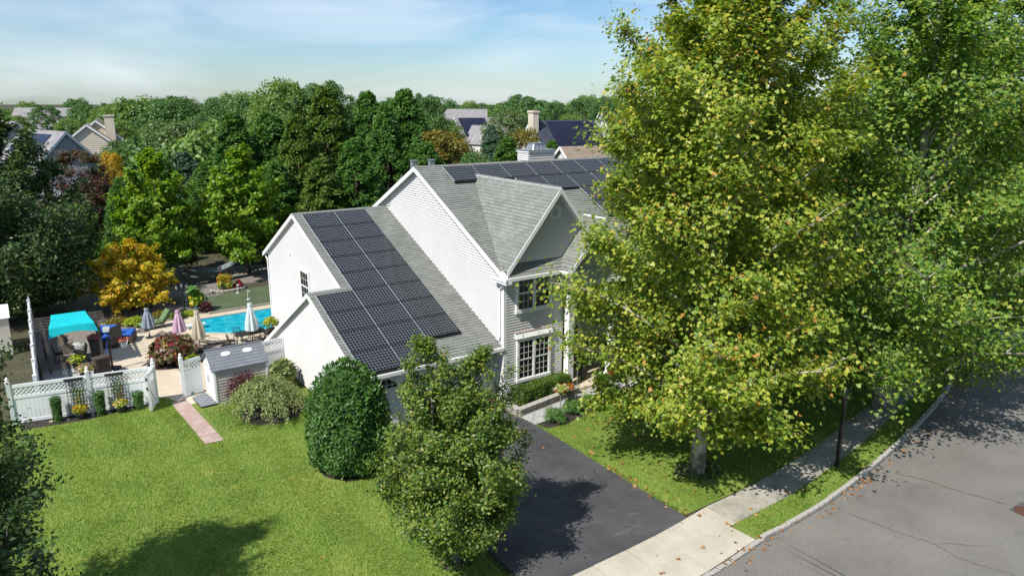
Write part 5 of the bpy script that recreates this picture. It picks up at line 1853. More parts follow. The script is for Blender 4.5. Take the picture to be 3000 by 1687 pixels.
for px, py, lab, fl, sd in ((252, 1110, 'pot of pink and purple flowers on the patio behind the white fence', [('fpink', 40), ('fpurple', 30), ('fwhite', 10)], 72), (228, 1082, 'pot with broad lime leaves on the patio', [('fpink', 8)], 73)):
    g_ = at(px, py)
    t = pot('flower_pot', (g_[0], g_[1], .016), .2, .26, M['pot'], lab)
    flowers(t, (0, 0, .42), .34, .26, 320, 'lime', fl, sd, .12)
# basketball hoop
g_ = at(331, 1084)
bk = thing('basketball_hoop', (g_[0], g_[1], .012), 'black portable basketball hoop with an orange rim behind the white fence', 'basketball hoop', None, -.62)
MB().box(-.45, -.3, 0, .25, .3, .12).build('base', M['black'], bk)
MB().tube([(0, 0, .1), (-.02, .0, 1.0), (-.05, .0, 1.62)], [.05, .045, .04], 8).build('pole', M['black'], bk)
for z0, z1, y_ in ((1.6, 1.95, -.09), (1.6, 1.95, .09), (1.25, 1.5, -.09), (1.25, 1.5, .09)):
    MB().tube([(-.04, y_ * .5, z0), (.33, y_ * 1.6, z1)], .016, 5).build('support_arm', M['black'], bk)
MB().box(.34, -.46, 1.36, .375, .46, 2.12).build('backboard', M['iron'], bk)
rc_ = (.66, 0, 1.50)
MB().tube([(rc_[0] + .22 * math.cos(a), rc_[1] + .22 * math.sin(a), rc_[2]) for a in np.linspace(0, 2 * PI, 21)], .022, 6, caps=False).bar((.37, 0, 1.5), (.45, 0, 1.5), .1, .04).build('rim', M['orange'], bk)
nt_ = MB()
for k in range(10):
    for sg in (1, -1):
        a = 2 * PI * k / 10
        nt_.tube([(rc_[0] + .215 * math.cos(a), .215 * math.sin(a), 1.49), (rc_[0] + .15 * math.cos(a + sg * .35), .15 * math.sin(a + sg * .35), 1.3), (rc_[0] + .10 * math.cos(a + sg * .7), .10 * math.sin(a + sg * .7), 1.12)], .007, 3, caps=False)
nt_.build('net', M['flag'], bk)
MB().tube([(-.06, -.05, 1.4), (-.12, -.08, 1.0), (-.1, -.08, .65)], .014, 4).box(-.14, -.11, .55, -.07, -.05, .68).build('rope', M['blue'], bk)
# sofa and ottoman
g_ = at(318, 1020)
so = thing('wicker_sofa', (g_[0] + .1, g_[1] + .3, .012), 'brown wicker armchair with bright blue cushions behind the basketball hoop', 'armchair', None, -.35)
so.scale = (1.15, 1.15, 1.3)
MB().box(-.42, -.38, .02, .42, .4, .32).build('base', M['wicker'], so)
MB().box(-.42, .28, .32, .42, .4, .66).build('backrest', M['wicker'], so)
for x in (-.4, .34): MB().box(x, -.38, .32, x + .06, .28, .5).build('arm', M['wicker'], so)
MB().rbox((0, -.05, .39), .66, .62, .13, .04).build('seat_cushion', M['blue'], so)
MB().rbox((0, .24, .62), .74, .14, .34, .05, rx=-.15).build('back_cushion', M['blue'], so)
MB().rbox((-.36, -.02, .56), .13, .55, .12, .04).build('arm_cushion', M['blue'], so)
tag(MB().rbox((0, 0, 0), .32, .1, .3, .04, rx=-.35).build('pillow', M['pale'], None, (g_[0] + .05, g_[1] + .42, .86), -.2), 'patterned pale pillow on the blue armchair', 'pillow')
g_ = at(368, 1003)
ot = thing('wicker_lounger', (g_[0] + .1, g_[1] + .2, .012), 'brown wicker seat with two flat blue cushions by the gravel bed', 'seat', None, -.35)
ot.scale = (1, 1, 1.35)
MB().box(-.38, -.5, .02, .38, .5, .28).build('base', M['wicker'], ot)
for y in (-.25, .25): MB().rbox((0, y, .34), .74, .46, .12, .04).build('seat_cushion', M['blue'], ot)


# closed umbrellas
def umbrella(px, py, top, mt, label, seed, fold=.30, z0=.012, tilt=0.0):
    g = at(px, py, z0)
    d = ray(px, top)
    dist = np.linalg.norm((g - CAM)[:2]) / np.linalg.norm(d[:2])
    H = float((CAM + d * dist)[2]) - z0
    t = thing('umbrella', (g[0], g[1], z0), label, 'umbrella', 'closed umbrellas round the pool')
    MB().tube([(0, 0, 0), (0, 0, H * .97)], .022, 8).build('pole', M['wood'], t)
    c = MB()
    n = 40
    rc = random.Random(seed)
    prof = [(.075, H * .975), (.085, H * .93), (.07, H * .90), (.11, H * .80), (.15, H * .65), (.185, H * .5), (.205, H * .37), (.20, H * .34)]
    P, F = [], []
    for r, z in prof:
        for k in range(n):
            a = 2 * PI * k / n
            fl = 1 + (.22 if z < H * .89 else .05) * math.cos(8 * a + .25 * math.sin(3 * a)) * min(1, (H - z) / (H * .35))
            P.append((r * 1.38 * fl * math.cos(a), r * 1.38 * fl * math.sin(a), z + (.02 * math.cos(8 * a) if z < H * .4 else 0)))
    for i in range(len(prof) - 1):
        for k in range(n):
            a, b = i * n + k, i * n + (k + 1) % n
            F.append((a, a + n, b + n, b))
    c.mesh(P, F + [tuple(range(n))])
    c.build('canopy', M[mt], t, smooth=False)
    MB().lathe([(.012, H * .97), (.03, H * .985), (.02, H), (0, H * 1.01)], n=8).build('finial', M['wood'], t)
    MB().lathe([(.2, 0), (.2, .04), (.05, .08), (.04, .2)], n=14).build('stand', M['pot'], t)
    return t


umbrella(439, 989, 900, 'ugrey', 'closed grey striped umbrella nearest the blue armchair', 1)
umbrella(530, 1004, 905, 'upink', 'closed dusty pink umbrella behind the red leaved bush', 2)
umbrella(587, 1033, 906, 'utan', 'closed beige umbrella between the loungers and the pool', 3)
umbrella(741, 1008, 884, 'uwhite', 'closed pale blue white umbrella standing through the iron dining table', 4)


def lounge(loc, rz, label, frame, cushion=None, s=.85, up=.9):
    t = thing('lounge_chair', loc, label, 'lounge chair', 'lounge chairs round the pool', rz)
    t.scale = (s, s, s)
    bh = math.sin(up) * .72
    bl = math.cos(up) * .72
    f = MB()
    for x in (-.31, .31):
        f.bar((x, -1.25, .28), (x, 0, .28), .05, .06).bar((x, 0, .28), (x, bl, .28 + bh), .045, .05)
    f.build('frame', M[frame], t)
    for x in (-.3, .3):
        for y in (-1.1, -.05): MB().bar((x, y, .28), (x, y + .06, 0), .045, .045).build('leg', M[frame], t)
    for x in (-.34, .34): MB().tube([(x, -.45, .28), (x, -.42, .46), (x, .05, .48), (x, .2, .5)], .018, 6).build('armrest', M[frame], t)
    if cushion:
        MB().rbox((0, -.62, .345), .62, 1.26, .11, .045).build('seat_cushion', M[cushion], t)
        MB().rbox((0, bl / 2 - .04, .37 + bh / 2), .62, .11, .76, .045, rx=-(PI / 2 - up)).build('back_cushion', M[cushion], t)
    else:
        MB().rbox((0, -.62, .29), .58, 1.24, .025, .008).build('sling_seat', M['sling'], t)
        MB().rbox((0, bl / 2, .30 + bh / 2), .58, .025, .72, .008, rx=-(PI / 2 - up)).build('sling_back', M['sling'], t)
    return t


g_ = at(463, 968)
lounge((g_[0] + .35, g_[1] + .6, .012), -1.45, 'lounge chair with thick sage green cushions behind the grey umbrella', 'iron', 'sage', .95, .95)
g_ = at(628, 1018)
lounge((g_[0] - .1, g_[1] + .2, .012), 1.15, 'tan sling lounge chair under the beige umbrella', 'wicker', None, .8, .3)
g_ = at(598, 1030)
lounge((g_[0] - .1, g_[1] + .2, .012), 1.0, 'tan sling lounge chair half hidden by the red leaved bush', 'wicker', None, .8, .35)
g_ = at(500, 1000)
lounge((g_[0], g_[1] + .3, .012), .9, 'dark lounge chair below the dusty pink umbrella', 'wicker', None, .75, .35)
# dining set
g_ = at(738, 1006)
dt = thing('dining_table', (g_[0], g_[1], .012), 'black cast iron dining table around the pale umbrella behind the shed', 'table', None, .08)
TT = MB().box(-.72, -.42, .585, .72, .42, .62)
TT.build('table_top', M['iron'], dt)
for x in (-.6, .6):
    for y in (-.33, .33): MB().tube([(x, y, .585), (x * .95, y * .95, .3), (x * 1.03, y * 1.03, 0)], .025, 6).build('leg', M['iron'], dt)


def iron_chair(loc, rz, label):
    t = thing('dining_chair', loc, label, 'chair', 'cast iron dining chairs', rz)
    t.scale = (.8, .8, .8)
    MB().rbox((0, 0, .42), .46, .44, .03, .01).build('seat', M['iron'], t)
    bf = MB()
    arc = [(-.22, .22, .42), (-.24, .27, .7), (-.15, .30, .88), (0, .31, .93), (.15, .30, .88), (.24, .27, .7), (.22, .22, .42)]
    bf.tube(arc, .018, 6)
    for k in range(4):
        bf.tube([(-.22 + k * .11, .24, .46), (min(.22, -.06 + k * .11), .29, .84 - .05 * (k == 3))], .009, 4)
        bf.tube([(.22 - k * .11, .24, .46), (max(-.22, .06 - k * .11), .29, .84 - .05 * (k == 3))], .009, 4)
    bf.build('backrest', M['iron'], t)
    for x in (-.2, .2):
        for y in (-.19, .2): MB().tube([(x, y, .42), (x * 1.1, y * 1.15, 0)], .016, 5).build('leg', M['iron'], t)
    for x in (-.25, .25): MB().tube([(x, -.17, .42), (x, -.2, .62), (x, .24, .66)], .014, 5).build('armrest', M['iron'], t)


for dx, dy, rz, lab in ((-.98, .0, PI / 2, 'cast iron chair at the left end of the dining table'), (-.42, .68, 0, 'cast iron chair on the pool side left of the pale umbrella'), (.32, .70, 0, 'cast iron chair on the pool side right of the pale umbrella'),
                        (.98, .05, -PI / 2, 'cast iron chair at the house end of the dining table'), (-.3, -.66, PI, 'cast iron chair on the shed side, left one'), (.38, -.66, PI, 'cast iron chair on the shed side, next to the house')):
    iron_chair((g_[0] + dx * math.cos(.08) - dy * math.sin(.08), g_[1] + dx * math.sin(.08) + dy * math.cos(.08), .012), rz + .08, lab)
g_ = at(795, 985)
t = pot('planter', (g_[0], g_[1], .012), .22, .42, M['wicker'], 'lattice planter with bushy green plant against the house wall', 'planter')
flowers(t, (0, 0, .72), .34, .34, 420, 'lime', [('forange', 12), ('fyellow', 8)], 75, .14)
# castor bean bush in its round bed
g_ = at(520, 1062)
sheet('mulch_bed', [(g_[0] + 1.35 * math.cos(a), g_[1] + .85 * math.sin(a)) for a in np.linspace(0, 2 * PI, 30)[:-1]], .02, M['mulch'])
edg = MB()
bush('castor_bush', (g_[0] - .1, g_[1] + .1, .02), 1.12, 1.2, 'large bush with maroon and green palmate leaves beside the pool deck path', 'castor', 1700, .20, 'star', 'bush', seed=80, lumps=26, flowers=[('fred', 22)], fl=.14)
bush('lily_clump', (g_[0] + .35, g_[1] - .62, .02), .36, .4, 'bright green strappy clump at the front of the maroon leaved bush', 'lime', 260, .32, 'spray', 'plant', seed=81)
# swimming pool
PL = [at(550.8, 957), at(582.4, 937), at(815, 901), at(815, 962), at(680, 978), at(590.7, 977)]
pool = [(p[0], p[1]) for p in PL]
sheet('pool_water', pool, .022, M['water'])['kind'] = 'structure'
cp_ = thing('pool_coping', (0, 0, 0), None, None)
cp_['kind'] = 'structure'
for i in range(len(pool)):
    a, b = Vector((*pool[i], 0)), Vector((*pool[(i + 1) % len(pool)], 0))
    if i == 2: continue
    d = (b - a)
    nrm = Vector((d.y, -d.x, 0)).normalized()
    cen = Vector((sum(p[0] for p in pool) / 6, sum(p[1] for p in pool) / 6, 0))
    if (a + b).dot(nrm) / 2 < cen.dot(nrm): nrm = -nrm
    k = max(1, int(d.length / .55))
    for j in range(k):
        p, q = a.lerp(b, j / k), a.lerp(b, (j + 1) / k - .012)
        MB().bar(p + nrm * .09 + Vector((0, 0, .03)), q + nrm * .09 + Vector((0, 0, .03)), .2, .06).build('coping_stone', M['concrete'], cp_)
M['tile'] = mat('pool_tile', (.02, .10, .16), (.12, .30, .36), 14, .3)
a, b = Vector((*pool[1], 0)), Vector((*pool[2], 0))
kk = int((b - a).length / .16)
tb = MB()
for j in range(kk):
    p, q = a.lerp(b, j / kk), a.lerp(b, (j + .86) / kk)
    n_ = Vector(((b - a).y, -(b - a).x, 0)).normalized()
    for c in range(1): tb.bar(p + n_ * (.06 + .08 * c) + Vector((0, 0, .031)), q + n_ * (.06 + .08 * c) + Vector((0, 0, .031)), .07, .012)
o_ = tb.build('tile_band', M['tile'], cp_)
o_['kind'] = 'stuff'
dv0, dv1 = at(525, 957, .25), at(601, 946, .25)
t = thing('diving_board', (0, 0, 0), 'white diving board over the deep end of the pool', 'diving board')
MB().bar(dv0, dv1, .3, .035).build('board', M['white'], t)
mid = dv0 * .75 + dv1 * .25
MB().box(mid[0] - .12, mid[1] - .12, .01, mid[0] + .12, mid[1] + .12, .23).build('stand', M['white'], t)
for off in (-.15, .15): MB().tube([tuple(dv0 + np.array([off * .3, off, -.2])), tuple(dv0 + np.array([off * .3, off, .25])), tuple(mid + np.array([off * .3, off, .25]))], .014, 6).build('handrail', M['galv'], t)
g_ = at(757, 962)
t = thing('pool_ladder', (g_[0], g_[1], .02), 'shiny metal pool ladder beside the pale umbrella', 'pool ladder')
for x in (-.0, .4): MB().tube([(x, -.12, 0), (x, -.1, .42), (x, .03, .52), (x, .16, .42), (x, .2, 0)], .02, 8).build('handrail', M['galv'], t)
for z in (.03, .18): MB().box(.0, .14, z, .4, .22, z + .02).build('step', M['galv'], t)
# lamp post with three lanterns
g_ = at(540, 911)
lp = thing('lamp_post', (g_[0], g_[1], 0), 'dark garden lamp post with three lanterns beside the putting green', 'lamp post')
MB().lathe([(.11, 0), (.11, .1), (.06, .2), (.045, .3), (.035, 1.35), (.05, 1.38), (.03, 1.42)], n=10).build('pole', M['iron'], lp)
MB().tube([(-.28, 0, 1.34), (-.14, 0, 1.26), (0, 0, 1.34), (.14, 0, 1.26), (.28, 0, 1.34)], .018, 6).build('crossarm', M['iron'], lp)
for x, z in ((-.28, 1.36), (0, 1.46), (.28, 1.36)):
    la_ = MB().lathe([(.04, z), (.085, z + .18), (.05, z + .185), (0, z + .19)], (x, 0, 0), 6).build('lantern', M['pale'], lp)
    MB().lathe([(.1, z + .19), (.05, z + .25), (.012, z + .29), (.0, z + .33)], (x, 0, 0), 6).build('lantern_cap', M['iron'], la_)
# putting flags
for px, py, lab in ((727, 878, 'white golf flag nearest the pool edge'), (696, 859, 'white golf flag beside the raised flower bed'), (546, 880, 'dark golf flag in the shade beside the lamp post'), (602, 889, 'short white marker flag at the left edge of the putting green')):
    g_ = at(px, py)
    h = .62 if px != 602 else .36
    t = thing('golf_flag', (g_[0], g_[1], .016), lab, 'golf flag', 'flags on the putting green')
    MB().tube([(0, 0, 0), (0, 0, h)], .014, 6).build('pin', M['flag'], t)
    MB().lathe([(.09, 0), (.09, .02), (.05, .03), (0, .03)], n=12).build('cup', M['flag'], t)
    if px != 602: MB().mesh([(0, 0, h), (.17, -.02, h - .09), (0, 0, h - .19), (.01, .012, h), (.17, .0, h - .09), (.01, .012, h - .19)], [(0, 2, 1), (3, 4, 5), (0, 1, 4, 3), (1, 2, 5, 4)]).build('pennant', M['flag'] if px != 546 else M['iron'], t)
tag(MB().lathe([(.02, -.02), (.03, 0), (.02, .02), (0, .028)], n=8).build('golf_ball', M['flag'], None, (at(733, 875)[0], at(733, 875)[1], .04)), 'white golf ball on the putting green', 'golf ball')
# edging between green and deck
a, b = at(612, 921), at(815, 888.5)
ed = thing('green_edging', (0, 0, 0), None, None)
ed['kind'] = 'structure'
for k in range(14):
    p, q = a + (b - a) * k / 14, a + (b - a) * (k + .96) / 14
    MB().bar((p[0], p[1], .06), (q[0], q[1], .06), .12, .14).build('edging_block', M['stone'], ed)
# potted tropical plants by the green
g_ = at(580, 914)
t = pot('glazed_pot', (g_[0], g_[1], .0), .2, .38, M['potg'], 'sage glazed pot with tall broad leaves and yellow blooms by the putting green')
flowers(t, (0, 0, .75), .3, .35, 130, 'lime', [], 76, .3)
rng = np.random.default_rng(77)
P = np.stack([rng.normal(size=70) * .12 - .08, rng.normal(size=70) * .12, rng.uniform(.9, 1.5, 70)], 1)
link('palmate_leaf', crown_mesh('tall_leaves', rng, P, rng.normal(size=P.shape) * .4 + np.array([0, 0, 1]), .26, 'star', LF['juniper']), t)
for c_ in ((-.28, -.05, .55), (-.3, 0, .95)):
    P, d = shell(rng, 150, c_, (.13, .13, .14), .6, 1.0, -1)
    link('bloom', crown_mesh('bloom', rng, P, d, .09, 'rhomb', LF['fyellow']), t)
bush('coleus', (at(603, 915)[0], at(603, 915)[1], .0), .38, .62, 'dark purple leaved plant next to the sage glazed pot', 'red', 600, .12, cat='plant', seed=78)
# raised stone flower bed
g_ = at(672, 852)
fb = thing('stone_edging', (0, 0, 0), 'curved edging of pale stones round the flower bed behind the putting green', 'stone edging')
for k in range(13):
    a_ = PI + PI * k / 12
    MB().rbox((g_[0] + 1.05 * math.cos(a_), g_[1] + .3 + .62 * math.sin(a_), .09), .26, .2, .18, .04, rz=a_ + PI / 2).build('edging_stone', M['stone'], fb)
bush('flower_clump', (g_[0] - .2, g_[1] + .3, 0), .6, 1.05, 'tall clump of orange flowers in the stone edged bed', 'lime', 900, .11, cat='flowers', seed=82, flowers=[('forange', 110)], fl=.15)
bush('red_flower_clump', (g_[0] + .62, g_[1] + .15, 0), .36, .6, 'low clump of dark red flowers in the stone edged bed', 'red', 500, .1, cat='flowers', seed=83, flowers=[('fred', 30)])
t = thing('garden_flag', (g_[0] - .35, g_[1] + .75, 0), 'small faded garden flag on a stick behind the orange flowers', 'flag')
MB().tube([(0, 0, 0), (0, 0, 1.6)], .012, 5).build('stick', M['wood'], t)
MB().mesh([(0, 0, 1.58), (.2, .02, 1.5), (.22, .05, 1.15), (.02, .02, 1.2), (.0, .012, 1.58), (.2, .032, 1.5), (.22, .062, 1.15), (.02, .032, 1.2)], [(0, 3, 2, 1), (4, 5, 6, 7)]).build('banner', M['upink'], t)
# low plants along the deck edge
for px, py, R, H, lm, lab, sd in ((395, 955, .6, .5, 'lime', 'lime green leafy plant left of the grey umbrella', 90), (345, 950, .8, .35, 'olive', 'low brownish green groundcover behind the blue cushions', 91), (470, 930, .55, .35, 'olive', 'low clipped plant behind the green lounge chair', 92),
                                  (520, 935, .45, .4, 'hedge', 'small green shrub between the green lounge chair and the lamp post', 93), (556, 925, .4, .3, 'lime', 'low yellow green plant at the foot of the lamp post', 94)):
    g_ = at(px, py)
    bush('garden_plant', (g_[0], g_[1], 0), R, H, lab, lm, 900, .1, cat='plant', seed=sd)
g_ = at(392, 972)
tag(MB().rbox((0, 0, 0), .5, .32, .16, .06).build('boulder', M['concrete'], None, (g_[0], g_[1], .07), .3), 'pale rounded boulder on the pool deck by the lime green plant', 'boulder')
# hammock
p0, p1 = at(560, 800, 1.0), at(700, 775, 1.2)
g0 = at(735, 806)
hm = thing('hammock', (0, 0, 0), 'pale net hammock slung in the shade beyond the putting green', 'hammock')
h0, h1 = Vector((g0[0] - 5.2, g0[1] - 1.2, 1.5)), Vector((g0[0], g0[1], 1.75))
V, F = [], []
for i in range(13):
    f = i / 12
    c = h0.lerp(h1, f) - Vector((0, 0, .95 * math.sin(PI * f)))
    wd = .42 * math.sin(PI * min(1, max(0, .06 + .88 * f))) ** .6
    for s in (-1, 0, 1): V.append((c.x + .3 * wd * s, c.y - wd * s, c.z + .12 * abs(s)))
for i in range(12):
    for j in range(2): F.append((i * 3 + j, i * 3 + j + 1, i * 3 + j + 4, i * 3 + j + 3))
V2 = [(x, y, z - .02) for x, y, z in V]
MB().mesh(V + V2, F + [tuple(k + len(V) for k in f[::-1]) for f in F]).build('net_bed', M['rope'], hm)
# neighbour's pale shed beyond the fence
g_ = at(20, 1000)
ns = thing('neighbour_shed', (-17.6, 19.5, 0), 'plain pale beige garden shed beyond the white side fence', 'shed')
MB().box(-1.3, -1.0, 0, 1.25, 1.2, 1.9).build('wall', M['beige'], ns)
MB().mesh([(-1.45, -1.1, 1.88), (1.35, -1.1, 1.88), (1.35, 1.3, 1.88), (-1.45, 1.3, 1.88), (-1.45, .1, 2.3), (1.35, .1, 2.3)], [(0, 1, 5, 4), (2, 3, 4, 5), (1, 2, 5), (3, 0, 4), (3, 2, 1, 0)]).build('roof', M['shedw'], ns)
for k in range(5): MB().box(1.251, -.9 + k * .42, .1, 1.265, -.88 + k * .42, 1.85).build('wall_batten', M['beige'], ns)

# ------------------------------------------------------------------ street furniture
g_ = at(2450, 1369)
sp = thing('street_post', (g_[0], g_[1], .0), 'black square street post with a short side arm on the grass verge', 'street post')
MB().box(-.05, -.05, 0, .05, .05, 2.5).build('post', M['black'], sp)
MB().bar((.05, .0, 1.72), (.72, -.38, 1.72), .06, .07).build('arm', M['black'], sp)
MB().lathe([(.06, 2.5), (.11, 2.55), (.11, 2.8), (.14, 2.81), (.03, 2.95), (0, 2.97)], n=8).build('lantern', M['black'], sp)
g_ = at(2523, 1385)
tag(MB().lathe([(.05, 0), (.05, .12), (.035, .15), (0, .16)], n=8).build('valve_box', M['black'], None, (g_[0], g_[1], .03)), 'small black utility stub in the verge by the kerb', 'utility stub')


# ------------------------------------------------------------------ houses beyond
M['bluegrey'] = mat('blue_grey_siding', (.27, .28, .31), (.32, .33, .36), 1, .6)
M['cream'] = mat('cream_siding', (.60, .52, .40), (.68, .60, .48), .6, .6)
M['greyside'] = mat('grey_siding', (.36, .34, .32), (.42, .40, .38), .8, .6)
M['whiteside'] = mat('white_far_siding', (.62, .62, .60), (.7, .7, .68), .8, .6)
M['broof'] = mat('brown_roof', (.20, .155, .115), (.28, .22, .17), 1.2, .9, fine=(5, .18))
M['groof'] = mat('grey_roof', (.20, .19, .195), (.28, .27, .275), 1.2, .9, fine=(5, .18))
M['droof'] = mat('dark_roof', (.035, .042, .06), (.055, .06, .08), 1.2, .6, fine=(5, .18))
M['farsolar'] = mat('far_solar', (.012, .014, .03), (.02, .022, .045), .4, .25)


def far_house(name, x, y, rz, wx, dy, eh, rh, wall, roof, label, wins=(), chimney=None, solar=None, wing=None, gwin=(), over=.3):
    """Gable-ended house: ridge along local x; gables face +-x."""
    t = thing(name, (x, y, 0), label, 'house', None, rz)
    w = MB()
    hx, hy = wx / 2, dy / 2
    sl = (rh - eh) / hy
    flat = lambda v: (lambda z: v)
    for s, nn in ((-1, (0, -1, 0)), (1, (0, 1, 0))):
        siding(w, (-hx, s * hy, 0), (1, 0, 0), nn, 0, eh, flat(0), flat(wx), .3, .02)
    for s in (-1, 1):
        siding(w, (s * hx, 0, 0), (0, 1, 0), (s, 0, 0), 0, rh - .05, lambda z: -hy if z < eh else -(rh - z) / sl, lambda z: hy if z < eh else (rh - z) / sl, .3, .02)
    w.build('wall', M[wall], t)
    r = MB()
    for s in (-1, 1):
        slab(r, [(-hx - over, s * (hy + over), eh - sl * over + .1), (hx + over, s * (hy + over), eh - sl * over + .1), (hx + over, 0, rh + .1), (-hx - over, 0, rh + .1)], .14)
    rf = r.build('roof', M[roof], t)
    for sx in (-1, 1):
        for s in (-1, 1):
            MB().bar((sx * (hx + over + .02), s * (hy + over), eh - sl * over - .02), (sx * (hx + over + .02), 0, rh - .02), .04, .28).build('rake_board', M['trim'], t)
    for s, fx, z, ww, wh in wins:   # on the long side s = -1 / 1
        f = MB().box(-hx + fx * wx - ww / 2 - .1, s * hy - .06, z - .1, -hx + fx * wx + ww / 2 + .1, s * hy + .06, z + wh + .1).build('window', M['trim'], t)
        MB().box(-hx + fx * wx - ww / 2, s * hy - .075, z, -hx + fx * wx + ww / 2, s * hy + .075, z + wh).build('pane', M['dark'], f)
    for s, fy, z, ww, wh in gwin:   # on the gable s
        f = MB().box(s * hx - .06, fy - ww / 2 - .1, z - .1, s * hx + .06, fy + ww / 2 + .1, z + wh + .1).build('window', M['trim'], t)
        MB().box(s * hx - .075, fy - ww / 2, z, s * hx + .075, fy + ww / 2, z + wh).build('pane', M['dark'], f)
    if chimney:
        sx, fy, zt = chimney
        MB().box(sx * hx - .1 if sx > 0 else -hx - .7, fy - .7, 0, sx * hx + .7 if sx > 0 else -hx + .1, fy + .7, zt).box((sx * hx - .2 if sx > 0 else -hx - .8), fy - .8, zt, (sx * hx + .8 if sx > 0 else -hx + .2), fy + .8, zt + .25).build('chimney', M[wall], rf)
    if solar:
        s, f0, f1, g0, g1, nx, nv = solar
        for i in range(nx):
            for j in range(nv):
                a0, a1 = f0 + (f1 - f0) * i / nx, f0 + (f1 - f0) * (i + .96) / nx
                b0, b1 = g0 + (g1 - g0) * j / nv, g0 + (g1 - g0) * (j + .96) / nv
                Q = [(-hx + a * wx, s * hy * (1 - b), eh + (rh - eh) * b + .22) for a, b in ((a0, b0), (a1, b0), (a1, b1), (a0, b1))]
                Q2 = [(p[0], p[1], p[2] - .08) for p in Q]
                MB().mesh(Q + Q2, [(0, 1, 2, 3) if s < 0 else (3, 2, 1, 0), (7, 6, 5, 4), (0, 4, 5, 1), (1, 5, 6, 2), (2, 6, 7, 3), (3, 7, 4, 0)]).build('solar_panel', M['farsolar'], t)
    return t


def hpos(px, depth): return atd(px, depth)


GR = math.radians(-72)


def gable_at(px, depth, hx, rz, s=1):
    """centre of a house whose gable s (its +x or -x end) stands at a photograph column"""
    x, y = hpos(px, depth)
    return x - s * hx * math.cos(rz), y - s * hx * math.sin(rz)


x, y = gable_at(256, 90, 6, GR)
far_house('blue_grey_house', x, y, GR, 12, 6.6, 4.7, 8.1, 'bluegrey', 'groof', 'blue grey gabled house with dark solar panels left of the golden tree',
          gwin=((1, -.6, 3.0, .8, 1.2),), solar=(-1, .1, .8, .2, .85, 4, 2))
x, y = gable_at(300, 82, 2.5, GR)
far_house('blue_grey_wing', x, y, GR, 5, 4.0, 2.6, 4.6, 'bluegrey', 'droof', 'low grey gabled wing with dark roof behind the dark red flowering tree')
GC_ = math.radians(-98)
x, y = gable_at(345, 122, 6.5, GC_)
far_house('cream_house', x, y, GC_, 13, 8.0, 5.2, 8.5, 'cream', 'broof', 'cream gabled house with brown roof and broad pale chimney', chimney=(1, 2.0, 9.2), gwin=((1, -1.5, 3, 1, 1.4),))
x, y = gable_at(318, 117, 4, GC_)
far_house('cream_house', x, y, GC_, 8, 6.4, 5.4, 8.0, 'cream', 'broof', 'lower cream gable with brown roof in front of the cream chimney house')
x, y = hpos(212, 185)
far_house('grey_roofed_house', x, y, math.radians(-35), 14, 9, 5.0, 9.6, 'greyside', 'groof', 'far house with a long pale grey roof below the dark tree line', wins=((-1, .3, 3, 1.2, 1.4), (-1, .7, 3, 1.2, 1.4)))
x, y = gable_at(120, 130, 4.5, GR)
far_house('blue_house', x, y, GR, 9, 7, 4.5, 8.0, 'bluegrey', 'groof', 'small bluish gable at the far left behind the big dark tree')
x, y = hpos(672, 118)
far_house('solar_roofed_house', x, y, math.radians(-35), 5, 6, 6.0, 9.3, 'greyside', 'droof', 'small house top with bluish solar panels showing above the trees', solar=(-1, .05, .95, .1, .95, 6, 3))
FR = math.radians(-8)
x, y = hpos(1420, 128)
far_house('grey_house', x, y, FR, 10.5, 8.5, 5.6, 9.2, 'greyside', 'groof', 'grey house with solar panels above the olive tree', solar=(-1, .03, .5, .15, .95, 6, 3), wins=((-1, .3, 3, 1, 1.3), (-1, .8, 3, 1, 1.3)))
x, y = gable_at(1458, 121, 2.5, GR)
far_house('grey_house', x, y, GR, 5, 4.2, 5.4, 8.0, 'whiteside', 'groof', 'white trimmed front gable of the grey solar house', gwin=((1, 0, 3.2, 1.2, 1.4),))
x, y = hpos(1640, 100)
far_house('cream_gabled_house', x, y, FR, 9.5, 9, 5.2, 9.5, 'cream', 'droof', 'cream house with a tall cream chimney and dark blue roof', chimney=(-1, -.8, 10.6),
          wins=((-1, .2, 3.4, .9, 1.4), (-1, .55, 3.4, .9, 1.4), (-1, .3, .8, 1.3, 1.6)), solar=(-1, .2, .95, .08, .95, 7, 4))
x, y = hpos(1760, 80)
far_house('brown_roofed_house', x, y, FR, 11, 9, 4.0, 7.4, 'whiteside', 'broof', 'house with a wide brown roof behind the chimney of the main house')
x, y = hpos(1690, 62)
far_house('low_brown_roof', x, y, FR, 7, 6, 3.2, 5.8, 'whiteside', 'broof', 'low brown roof just behind the main roof ridge')
x, y = hpos(1795, 150)
far_house('tan_house', x, y, FR, 9, 8, 5.6, 10.0, 'whiteside', 'broof', 'far tan roofed house at the edge of the plane tree')
x, y = hpos(1350, 180)
far_house('long_grey_house', x, y, math.radians(-35), 13, 8, 6.2, 9.9, 'greyside', 'groof', 'far long grey roof behind the grey solar house')
wf = thing('back_fence', (0, 0, 0), 'white fence panel glimpsed between the dark trees at the back left', 'fence')
a = Vector((*atd(185, 58), 0)); b = Vector((*atd(312, 63), 0))
for i in range(5):
    fence_post(wf, a.lerp(b, i / 4), 1.75, False)
    if i < 4: fence_panel(wf, a.lerp(b, i / 4), a.lerp(b, (i + 1) / 4), 1.75)
x, y = atd(292, 56)
sheet('back_lawn', [(x - 4, y - 2), (x + 3, y - 1), (x + 3, y + 4), (x - 4, y + 4)], .006, M['lawn'])

